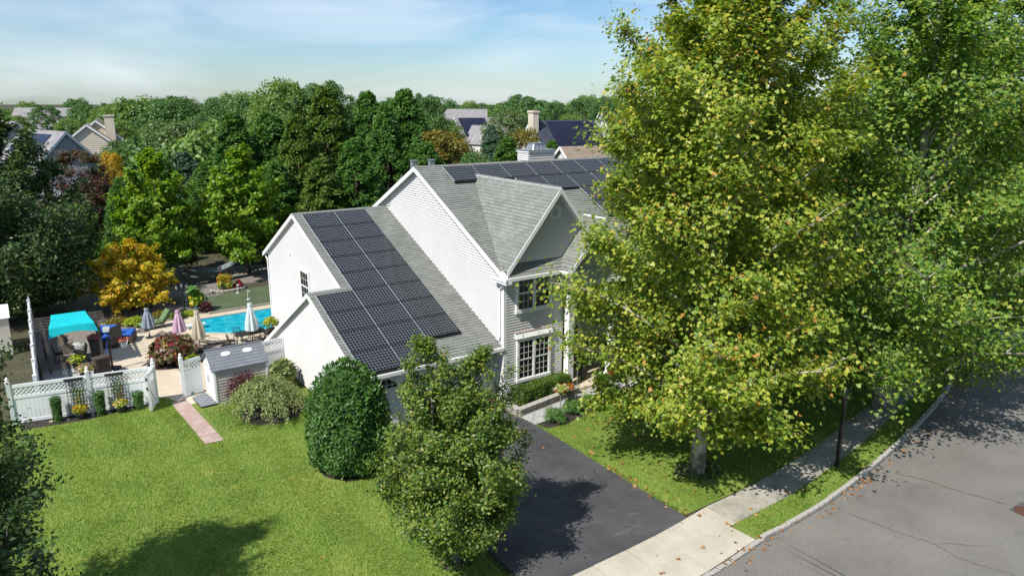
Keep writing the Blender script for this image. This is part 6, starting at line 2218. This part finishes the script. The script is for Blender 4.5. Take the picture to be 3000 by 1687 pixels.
# ------------------------------------------------------------------ trees
env_plane = lambda t: np.interp(t, [0, .10, .22, .35, .48, .62, .76, .9, 1], [2.7, 3.9, 4.35, 4.0, 3.65, 3.9, 3.2, 2.0, .5])
pl1 = tree_kind('plane_tree', 101, .128, 'palm', 'plane', 'planebark', H=17.8, hb=1.75, env=env_plane, n_limb=70, subs=12, per=150, lean=.8, spread=.30, tw=.30, trunk_r=.23, lobes=.10, r_in=.2, up=.7,
                trunk_pts=[(0, 0, 0), (.05, .05, 2.2), (.25, .0, 5.5), (.1, .15, 9), (.3, .1, 13), (.3, 0, 17.5)])
put_tree(pl1, 'plane_tree', 2.25, -8.35, 'large yellowing plane tree with a grey trunk on the lawn beside the driveway', 'tree', 'plane trees along the street')
pl2 = tree_kind('plane_tree', 102, .135, 'palm', 'plane2', 'planebark', H=18.5, hb=1.3, env=lambda t: np.interp(t, [0, .10, .28, .48, .68, .86, 1], [3.6, 5.0, 5.8, 5.6, 4.9, 3.4, .7]), n_limb=64, subs=12, per=140, lean=.8, spread=.32, tw=.30, trunk_r=.26, lobes=.2, r_in=.22, up=.7)
put_tree(pl2, 'plane_tree', 12.4, -9.2, 'large greener plane tree second along the street, on the grass verge', 'tree', 'plane trees along the street', s=1.06, sz=1.0, rz=.6)
put_tree(pl2, 'plane_tree', 24.0, -6.0, 'dark green plane tree third along the street, overhanging the road', 'tree', 'plane trees along the street', s=1.0, rz=3.4)
put_tree(pl1, 'plane_tree', 8.6, -2.6, 'yellow green plane tree close to the house front between two street trees', 'tree', 'plane trees along the street', s=.92, sz=.95, rz=2.2, lmat='plane2')
put_tree(pl2, 'plane_tree', 40.0, 4.5, 'distant plane tree fourth along the street', 'tree', 'plane trees along the street', s=.95, rz=5.0)

env_pear = lambda t: np.interp(t, [0, .12, .35, .6, .82, 1], [1.2, 1.85, 2.05, 1.7, 1.05, .15])
rx_, ry_ = .817, -.577     # across the view
pe1 = tree_multi('pear_tree', .085, 'rhomb', 'pear', 'bark', [
    dict(seed=111, H=6.35, hb=1.1, env=lambda t: env_pear(t) * .80, n_limb=34, subs=11, per=140, lean=1.3, spread=.24, tw=.36, trunk_r=.10, lobes=.28, r_in=.2, up=.55,
         trunk_pts=[(0, 0, 0), (0, 0, .9), (-.45 * rx_, -.45 * ry_, 2.6), (-.62 * rx_, -.62 * ry_, 6.3)]),
    dict(seed=115, H=6.0, hb=1.2, env=lambda t: env_pear(t) * .78, n_limb=32, subs=11, per=140, lean=1.3, spread=.24, tw=.36, trunk_r=.09, lobes=.28, r_in=.2, up=.55,
         trunk_pts=[(0, 0, 0), (0, 0, .9), (.55 * rx_, .55 * ry_, 2.6), (.85 * rx_ - .1, .85 * ry_ + .3, 6.0)]),
    dict(seed=116, H=3.6, hb=.8, env=lambda t: env_pear(t) * .85, n_limb=16, subs=9, per=120, lean=.9, spread=.24, tw=.36, trunk_r=.07, lobes=.25, r_in=.25, up=.55,
         trunk_pts=[(0, 0, 0), (.1, -.1, 1.5), (.2, -.3, 3.5)])])
put_tree(pe1, 'pear_tree', -7.12, -8.05, 'bushy green street tree standing in front of the garage at the driveway edge', 'tree', 'small trees on the front lawn')
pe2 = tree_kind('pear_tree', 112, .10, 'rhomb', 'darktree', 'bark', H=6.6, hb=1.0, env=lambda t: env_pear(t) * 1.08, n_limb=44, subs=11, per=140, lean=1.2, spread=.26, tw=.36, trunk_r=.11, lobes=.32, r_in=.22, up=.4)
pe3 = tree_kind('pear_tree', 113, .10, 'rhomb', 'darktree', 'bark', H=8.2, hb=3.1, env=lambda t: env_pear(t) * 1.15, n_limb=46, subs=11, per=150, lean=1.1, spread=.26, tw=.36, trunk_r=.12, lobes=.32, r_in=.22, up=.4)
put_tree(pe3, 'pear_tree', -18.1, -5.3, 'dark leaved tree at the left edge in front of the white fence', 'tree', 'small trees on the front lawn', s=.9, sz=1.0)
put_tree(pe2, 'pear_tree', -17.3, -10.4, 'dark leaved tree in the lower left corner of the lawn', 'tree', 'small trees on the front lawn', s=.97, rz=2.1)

env_mag = lambda t: np.interp(t, [0, .1, .3, .55, .8, 1], [2.6, 3.7, 4.2, 3.7, 2.3, .3])
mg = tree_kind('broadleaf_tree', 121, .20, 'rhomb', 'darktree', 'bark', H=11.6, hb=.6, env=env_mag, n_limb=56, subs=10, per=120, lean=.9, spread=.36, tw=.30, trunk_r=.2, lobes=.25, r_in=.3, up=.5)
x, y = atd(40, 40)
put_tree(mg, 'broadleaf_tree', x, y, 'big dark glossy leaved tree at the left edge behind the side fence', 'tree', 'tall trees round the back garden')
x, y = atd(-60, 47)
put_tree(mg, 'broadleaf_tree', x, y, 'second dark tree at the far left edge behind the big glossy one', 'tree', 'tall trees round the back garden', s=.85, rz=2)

mp_ = tree_kind('maple_tree', 131, .21, 'palm', 'maple', 'bark2', H=8.9, hb=1.2, env=lambda t: np.interp(t, [0, .12, .35, .6, .82, 1], [2.0, 2.7, 2.9, 2.4, 1.5, .2]), n_limb=40, subs=9, per=62, lean=1.0, spread=.26, tw=.26, trunk_r=.14, lobes=.25, r_in=.3, up=.6)
x, y = atd(734, 51)
put_tree(mp_, 'maple_tree', x, y, 'bright green maple behind the putting green, beside the garage', 'tree', 'maples behind the pool')
x, y = atd(487, 49)
put_tree(mp_, 'maple_tree', x, y, 'bright green maple behind the golden Japanese maple', 'tree', 'maples behind the pool', s=.98, rz=2.3)
jm = tree_kind('japanese_maple', 141, .12, 'star', 'jmap', 'bark2', H=4.1, hb=.35, env=lambda t: np.interp(t, [0, .15, .4, .7, .9, 1], [1.6, 2.25, 2.35, 1.85, 1.0, .3]), n_limb=38, subs=9, per=50, lean=.75, spread=.18, tw=.28, trunk_r=.09, lobes=.28, r_in=.3, up=.9)
x, y = atd(386, 41.5)
put_tree(jm, 'japanese_maple', x, y, 'golden orange spreading Japanese maple by the gravel bed', 'tree')
x, y = atd(560, 52)
bush('red_shrub', (x, y, 0), .9, 1.6, 'reddish shrub in the shade behind the golden maple', 'crape', 900, .14, seed=151)

cr = tree_kind('crape_myrtle', 161, .13, 'rhomb', 'crape', 'bark', H=7.2, hb=1.5, env=lambda t: np.interp(t, [0, .3, .7, .95, 1], [.9, 1.7, 2.2, 1.7, .8]), n_limb=34, subs=9, per=110, lean=1.4, spread=.28, tw=.3, trunk_r=.09, lobes=.3, r_in=.35)
x, y = atd(285, 56)
put_tree(cr, 'crape_myrtle', x, y, 'dark red flowering tree in front of the blue grey house', 'tree', s=1.12)
x, y = atd(235, 48)
put_tree(cr, 'crape_myrtle', x, y, 'lower pink flowering tree next to the big dark tree', 'tree', s=.72, rz=1.4, lmat='oak2')

cy1 = lump_kind('cypress', 171, 12.5, .3, 3.2, 130, 230, .34, 'spray', 'cyp', 'bark2', cr=.26, flat=.95, trunk_r=.2, cone=.62, dirup=True)
cy2 = lump_kind('cypress', 172, 10.6, .3, 2.9, 130, 230, .32, 'spray', 'cyp', 'bark2', cr=.30, flat=1.0, trunk_r=.18, cone=.60, dirup=True)
oak1 = lump_kind('oak', 181, 14, 2.0, 5.2, 90, 210, .34, 'rhomb', 'oak', 'bark2', cr=.27, flat=.72, trunk_r=.3)
oak2 = lump_kind('oak', 182, 13, 1.5, 4.6, 75, 220, .32, 'rhomb', 'oak2', 'bark2', cr=.28, flat=.7, trunk_r=.26)
oak3 = lump_kind('oak', 183, 15, 3.5, 5.6, 70, 230, .36, 'rhomb', 'oak', 'bark2', cr=.25, flat=.55, trunk_r=.32)
H0 = {id(cy1): 12.5, id(cy2): 11.0, id(oak1): 14, id(oak2): 13, id(oak3): 15, id(mp_): 8.9}
R0_ = {id(cy1): 3.2, id(cy2): 2.6, id(oak1): 5.2, id(oak2): 4.6, id(oak3): 5.6, id(mp_): 2.9}


def bg(kind, name, px, top, depth, halfw, label, lmat=None, group=None, rz=None):
    """A background tree from its column, its top row, its depth and its half width in the photograph."""
    x, y = atd(px, depth)
    H = zat(px, top, depth)
    s = halfw * depth / FPX / R0_[id(kind)]
    put_tree(kind, name, x, y, label, 'tree', group, s=s * (1.12 if kind is cy2 else 1), sz=H / H0[id(kind)] * .96, rz=rz if rz is not None else (px * .37) % 6.28, lmat=lmat)


GC = 'tall evergreens behind the back garden'
for args in ((cy2, 'cypress', 392, 505, 52, 50, 'feathery dark cypress between the flowering tree and the left maple', None, GC),
             (cy2, 'cypress', 575, 432, 62, 70, 'bluish green conifer between the two bright maples', 'spruce', GC),
             (cy1, 'cypress', 722, 325, 63, 95, 'dark cypress behind the right maple, left of the tall evergreen group', None, GC),
             (cy2, 'cypress', 825, 310, 66, 90, 'dark pointed cypress in the middle of the evergreen group', None, GC),
             (cy1, 'cypress', 900, 330, 60, 90, 'olive green cypress lower in the evergreen group', 'cyp2', GC),
             (cy1, 'cypress', 985, 250, 64, 110, 'tallest broad cypress left of the roof ridge', 'cyp2', GC),
             (cy2, 'cypress', 1100, 246, 66, 72, 'slender tall cypress behind the upper roof end', None, GC),
             (cy1, 'cypress', 1150, 300, 62, 90, 'broad cypress just left of the roof apex', None, GC),
             (cy2, 'cypress', 1203, 240, 68, 80, 'tall spired cypress above the roof apex', None, GC),
             (cy1, 'cypress', 1060, 400, 56, 100, 'low front cypress behind the garage ridge', None, GC),
             (cy1, 'cypress', 960, 460, 54, 95, 'olive front cypress behind the solar covered garage', 'cyp2', GC),
             (cy1, 'cypress', 830, 470, 57, 95, 'deep green front cypress between the right maple and the garage', None, GC),
             (cy1, 'cypress', 640, 470, 60, 85, 'shaded cypress filling the gap behind the right maple', None, GC),
             (cy2, 'cypress', 1255, 400, 62, 70, 'small cypress behind the left roof vents', None, GC),
             (oak2, 'linden', 560, 345, 78, 125, 'wide silvery green tree above the left maple', 'silver', 'broad trees beyond the garden'),
             (oak2, 'linden', 420, 400, 74, 70, 'rounded green tree between the golden tree and the silvery tree', 'oak', 'broad trees beyond the garden'),
             (oak2, 'linden', 880, 360, 72, 62, 'light green tree peeking between the dark cypresses', 'maple', 'broad trees beyond the garden'),
             (oak2, 'golden_tree', 374, 440, 66, 40, 'golden yellow round tree beside the blue grey house', 'gold', None),
             (oak1, 'oak', 870, 222, 88, 95, 'tall round topped oak highest on the skyline', 'oak2', 'oaks on the skyline'),
             (oak3, 'oak', 985, 222, 90, 80, 'flat topped oak right of the highest round one', None, 'oaks on the skyline'),
             (oak1, 'oak', 780, 275, 95, 80, 'oak left of the highest oak on the skyline', None, 'oaks on the skyline'),
             (oak3, 'oak', 1262, 262, 92, 55, 'thin topped oak right of the cypress spire', None, 'oaks on the skyline'),
             (oak1, 'oak', 705, 282, 120, 70, 'oak on the skyline above the bluish roof', None, 'oaks on the skyline'),
             (oak3, 'oak', 490, 285, 150, 95, 'broad dark oak on the left skyline', None, 'oaks on the skyline'),
             (oak1, 'oak', 318, 300, 165, 45, 'round dark oak on the skyline above the cream chimney', None, 'oaks on the skyline'),
             (oak3, 'oak', 210, 302, 165, 42, 'dark round oak on the skyline above the grey roof', None, 'oaks on the skyline'),
             (oak1, 'oak', 395, 305, 155, 60, 'lower oak between two broad skyline oaks', 'oak2', 'oaks on the skyline'),
             (oak1, 'oak', 590, 280, 140, 70, 'oak on the left skyline behind the silvery tree', None, 'oaks on the skyline'),
             (oak2, 'oak', 275, 345, 150, 45, 'light green tree below the skyline above the cream house', 'oak2', 'broad trees beyond the garden'),
             (oak2, 'oak', 400, 350, 128, 60, 'light green tree right of the cream chimney', 'oak2', 'broad trees beyond the garden'),
             (oak2, 'oak', 120, 335, 150, 45, 'green tree at the far left beyond the bluish gable', None, 'broad trees beyond the garden'),
             (oak1, 'oak', 640, 330, 100, 70, 'dark tree under the skyline left of the evergreen group', None, 'broad trees beyond the garden'),
             (oak2, 'honey_locust', 1295, 372, 68, 105, 'large olive brown tree behind the main roof', 'olive', None),
             (oak2, 'honey_locust', 1535, 370, 78, 58, 'olive tree left of the cream gabled house', 'olive', None),
             (oak2, 'willow', 1490, 318, 118, 70, 'pale yellow green tree between the two right hand houses', 'silver', None),
             (cy2, 'spruce', 1440, 355, 84, 40, 'small blue green spruce before the grey solar house', 'spruce', None),
             (cy1, 'spruce', 1485, 400, 72, 75, 'dark green conifer left of the house chimney', None, None),
             (cy2, 'spruce', 1610, 400, 80, 45, 'dark conifer in front of the cream gabled house', None, None),
             (cy2, 'spruce', 1585, 415, 78, 28, 'narrow arborvitae beside the cream gabled house', 'cyp2', None),
             (oak2, 'crab_apple', 1395, 440, 64, 60, 'low green tree left of the chimney of the main house', 'oak', None),
             (oak1, 'oak', 1320, 345, 105, 48, 'green tree left of the grey solar house', 'oak2', 'broad trees beyond the garden'),
             (oak3, 'oak', 1520, 270, 160, 60, 'tall dark oak on the right skyline', None, 'oaks on the skyline'),
             (oak1, 'oak', 1615, 292, 150, 50, 'round oak on the right skyline above the dark blue roof', None, 'oaks on the skyline'),
             (oak3, 'oak', 1700, 280, 160, 60, 'broad oak on the right skyline near the plane tree', None, 'oaks on the skyline'),
             (oak1, 'oak', 1765, 275, 150, 55, 'oak at the right end of the open skyline', None, 'oaks on the skyline'),
             (oak2, 'oak', 1665, 330, 125, 55, 'green tree right of the cream gabled house', None, 'broad trees beyond the garden'),
             (oak1, 'oak', 1850, 300, 110, 80, 'tree half hidden by the left edge of the plane tree', None, 'broad trees beyond the garden'),
             (oak3, 'oak', 2050, 290, 110, 100, 'tree hidden behind the near plane tree', None, 'broad trees beyond the garden'),
             (oak1, 'oak', 2350, 280, 110, 110, 'tree glimpsed behind the second plane tree', None, 'broad trees beyond the garden'),
             (oak2, 'oak', 2750, 300, 100, 110, 'tree glimpsed at the far right behind the plane trees', None, 'broad trees beyond the garden')):
    bg(*args)

# shaded hedge along the back of the garden
GH = 'shrubs along the shaded back boundary'
for i, (px, depth, R, H, lm) in enumerate(((55, 44, 1.7, 2.2, 'darktree'), (140, 46, 1.7, 2.1, 'yew'), (230, 47, 1.6, 2.0, 'yew'), (200, 50, 1.8, 3.2, 'darktree'), (330, 52, 1.8, 2.4, 'cyp'), (640, 58, 1.9, 2.6, 'cyp'), (780, 60, 2.0, 2.8, 'yew'), (560, 60, 2.0, 2.6, 'cyp'), (880, 58, 2.0, 3.0, 'cyp'))):
    x, y = atd(px, depth)
    lab = ('leafy dark shrub below the big glossy tree', 'low dark shrub left end of the back boundary', 'low dark shrub in the back boundary beside the gravel', 'taller dark shrub before the white back fence', 'dark shrub left of the golden maple', 'dark shrub under the right maple', 'dark shrub right of the right maple trunk', 'dark shrub between the maples', 'dark shrub behind the tall garage gable')[i]
    bush('back_shrub', (x, y, 0), R, H, lab, lm, 1500, .2, group=GH, seed=200 + i)

# the wood that closes the horizon: one mass
rng = np.random.default_rng(300)
pts = []
for d, n, lo, hi in ((150, 30, -300, 3300), (185, 40, -300, 3300), (230, 44, -300, 3300), (290, 46, -300, 3300), (370, 46, -400, 3400), (480, 40, -400, 3400)):
    for k in range(n):
        px = lo + (hi - lo) * (k + rng.uniform(0, 1)) / n
        if d < 200 and (60 < px < 300 or 1290 < px < 1480): continue
        x, y = atd(px, d * rng.uniform(.93, 1.07))
        pts.append((x, y, (-4.2 if px < 420 else -2.2 if px < 560 else -2.4 if 1250 < px < 1500 else -1.2) + rng.uniform(-.9, .9)))
for d, n, lo, hi in ((75, 16, -260, 1900), (100, 20, -300, 3200), (120, 20, 480, 3200)):
    for k in range(n):
        px = lo + (hi - lo) * (k + rng.uniform(0, 1)) / n
        if px < 480 or 1240 < px < 1760: continue
        x, y = atd(px, d * rng.uniform(.95, 1.05))
        pts.append((x, y, -5.0))
fw = bpy.data.meshes.new('far_wood')
fw.from_pydata(pts, [], [])
fwo = link('far_wood', fw)
fwo['kind'] = 'stuff'
small = []
for nm, sd_, H, R, lm, fl in (('wood_crown', 310, 11.5, 5.4, 'oak', .7), ('wood_crown', 311, 12.5, 5.0, 'oak2', .8), ('wood_crown', 312, 13.0, 5.8, 'oak', .6)):
    cm, tm = lump_kind('wood', sd_, H, .5, R, 60, 90, .55, 'rhomb', lm, 'bark2', cr=.3, flat=fl)
    small.append(cm)
ng = bpy.data.node_groups.new('wood_scatter', 'GeometryNodeTree')
ng.interface.new_socket('Geometry', in_out='INPUT', socket_type='NodeSocketGeometry')
ng.interface.new_socket('Geometry', in_out='OUTPUT', socket_type='NodeSocketGeometry')
gi, go = ng.nodes.new('NodeGroupInput'), ng.nodes.new('NodeGroupOutput')
iop = ng.nodes.new('GeometryNodeInstanceOnPoints')
m2p = ng.nodes.new('GeometryNodeMeshToPoints')
jn = ng.nodes.new('GeometryNodeJoinGeometry')
src = []
for k, cm in enumerate(small):
    # each crown stands under the ground line of the wood as its own prototype copy
    so_ = link('wood_tree', cm, fwo, (float(atd(300 + 900 * k, 330)[0]), float(atd(300 + 900 * k, 330)[1]), 0))
    so_['kind'] = 'stuff'
    oi = ng.nodes.new('GeometryNodeObjectInfo')
    oi.inputs['Object'].default_value = so_
    oi.inputs['As Instance'].default_value = True
    oi.transform_space = 'ORIGINAL'
    src.append(oi)
for oi in src[::-1]: ng.links.new(oi.outputs['Geometry'], jn.inputs['Geometry'])
rv = ng.nodes.new('FunctionNodeRandomValue')
rv.data_type = 'FLOAT_VECTOR'
rv.inputs[0].default_value = (0, 0, 0)
rv.inputs[1].default_value = (0, 0, 6.28)
rs = ng.nodes.new('FunctionNodeRandomValue')
rs.data_type = 'FLOAT_VECTOR'
rs.inputs[0].default_value = (.8, .8, .78)
rs.inputs[1].default_value = (1.2, 1.2, 1.16)
rs.inputs['Seed'].default_value = 7
iop.inputs['Pick Instance'].default_value = True
ng.links.new(gi.outputs[0], m2p.inputs['Mesh'])
ng.links.new(m2p.outputs['Points'], iop.inputs['Points'])
ng.links.new(jn.outputs['Geometry'], iop.inputs['Instance'])
ng.links.new(rv.outputs[0], iop.inputs['Rotation'])
ng.links.new(rs.outputs[0], iop.inputs['Scale'])
ng.links.new(iop.outputs['Instances'], go.inputs[0])
md = fwo.modifiers.new('wood_scatter', 'NODES')
md.node_group = ng


# ------------------------------------------------------------------ grass blades and fallen leaves
def inside(poly, P):
    x, y = P[:, 0], P[:, 1]
    r = np.zeros(len(P), bool)
    n = len(poly)
    for i in range(n):
        x1, y1 = poly[i][:2]
        x2, y2 = poly[(i + 1) % n][:2]
        c = ((y1 > y) != (y2 > y)) & (x < (x2 - x1) * (y - y1) / (y2 - y1 + 1e-12) + x1)
        r ^= c
    return r


rng = np.random.default_rng(400)
N1 = 190000
P = np.c_[rng.uniform(-19.5, -6.2, N1), rng.uniform(-11.3, 8.6, N1)]
bad = inside([at(x, y) for x, y in ((601.6, 1301), (501, 1181.6), (520, 1160), (640, 1150), (645, 1190), (595, 1203), (657, 1289.7))], P)
bad |= inside([at(x, y) for x, y in ((0, 1275), (120, 1253), (180, 1245), (261, 1231), (350, 1208), (437, 1192), (470, 1150), (0, 1150))], P)
bad |= (P[:, 1] > 6.55) & (P[:, 0] > -11.2)
bad |= ((P[:, 0] + 7.32) ** 2 + (P[:, 1] + 1.35) ** 2 < 1.2 ** 2) | ((P[:, 0] + 8.15) ** 2 + (P[:, 1] - 4.55) ** 2 < 1.15 ** 2)
P1 = P[~bad]
N2 = 90000
P = np.c_[rng.uniform(-.2, 18, N2), rng.uniform(-10.1, -2.0, N2)]
ok = inside(lawn_poly, P) | inside([(-.22, -10.02), (6, -10.0), (14, -8.6), (18, -7), (18, -2.4), (3.4, -2.6), (1, -3.0), (.1, -2.95), (-.02, -2.5)], P)
P2 = P[ok]
vg = np.array([VG[0][i] * (1 - f) + VG[1][i] * f for i in range(i0, i0 + 90) for f in rng.uniform(0, 1, 190)])
vg += rng.normal(size=vg.shape) * .08
vg = vg[vg[:, 0] > .66]
edge = rng.uniform(0, 1, 2600)
P3 = np.c_[-.22 + .12 * edge + rng.normal(size=2600) * .03, -10.0 + 7.6 * edge]
P3 = np.c_[np.interp(P3[:, 1], [-10.1, -1.3], [-.25, -.09]) + np.abs(rng.normal(size=2600)) * .05, P3[:, 1]]
G2 = np.concatenate([np.c_[P1, np.full(len(P1), .004)], np.c_[P2, np.full(len(P2), .004)], np.c_[vg, np.full(len(vg), .03)], np.c_[P3, np.full(len(P3), .004)]])
md_ = (at(445, 1444) - at(352, 1294))[:2]
md_ = md_ / np.linalg.norm(md_)
band = np.where(np.sin((G2[:, 0] * -md_[1] + G2[:, 1] * md_[0]) * 2 * PI / 1.9 + .6 * np.sin(G2 @ np.array([md_[0], md_[1], 0]) * .5)) > 0, 1.0, -1.0)[:, None]
gn = rng.normal(size=(len(G2), 3)) * .36 + np.array([0, 0, 1.0]) + band * np.array([md_[0], md_[1], 0]) * .75
go_ = link('grass', crown_mesh('grass', rng, G2, gn, .085, 'blade', LF['grass']))
go_['kind'] = 'stuff'

fl = []
def along(px, n, sp):
    L = smooth_line([at(x, y)[:2] for x, y in px], .05)
    idx = rng.integers(0, len(L), n)
    return L[idx] + rng.normal(size=(n, 2)) * sp
fl.append(along([(2150, 1650), (2300, 1560), (2450, 1475), (2600, 1350)], 90, .16))
fl.append(along([(2600, 1350), (2720, 1235), (2790, 1150), (2830, 1060), (2840, 990)], 150, .28))
fl.append(along([(2790, 1130), (2840, 1130)], 40, .2))
fl.append(along([(1720, 1330), (1860, 1420), (2000, 1510)], 46, .09))
fl.append(np.c_[rng.uniform(0, 9, 150), rng.uniform(-10, -3, 150)])
fl.append(np.c_[rng.uniform(-5.5, .3, 16), rng.uniform(-9.8, -2, 16)])
fl.append(np.c_[rng.uniform(-3, 4, 24), rng.uniform(-12.2, -10.2, 24)])
fl.append(np.array([at(x, y)[:2] for x, y in ((2310, 1675), (2180, 1670), (2440, 1560), (2350, 1487), (2500, 1485), (2480, 1580), (2590, 1404), (2520, 1455), (940, 1640))]))
fl = np.concatenate(fl)
zz = np.where(fl[:, 1] < np.interp(fl[:, 0], KL[:, 0], KL[:, 1]), .012, .055)
LP = np.c_[fl, zz]
lo_ = link('fallen_leaves', crown_mesh('fallen_leaves', rng, LP, rng.normal(size=LP.shape) * .35 + np.array([0, 0, 1.]), .115, 'palm', LF['fallen']))
lo_['kind'] = 'stuff'
x, y = 2.25, -8.35
sheet('mulch_bed', [(x + (.75 + .12 * math.sin(3 * a)) * math.cos(a), y + (.7 + .1 * math.sin(4 * a)) * math.sin(a)) for a in np.linspace(0, 2 * PI, 22)[:-1]], .012, M['mulch'])
x, y = -7.12, -8.05
sheet('mulch_bed', [(x + .45 * math.cos(a), y + .42 * math.sin(a)) for a in np.linspace(0, 2 * PI, 18)[:-1]], .012, M['mulch'])
bush('begonias', (2.6, -8.75, .01), .3, .22, 'small clump of white and red flowers at the foot of the plane tree', 'hedge', 260, .07, cat='flowers', seed=210, flowers=[('fred', 8), ('fwhite', 12)], fl=.07)
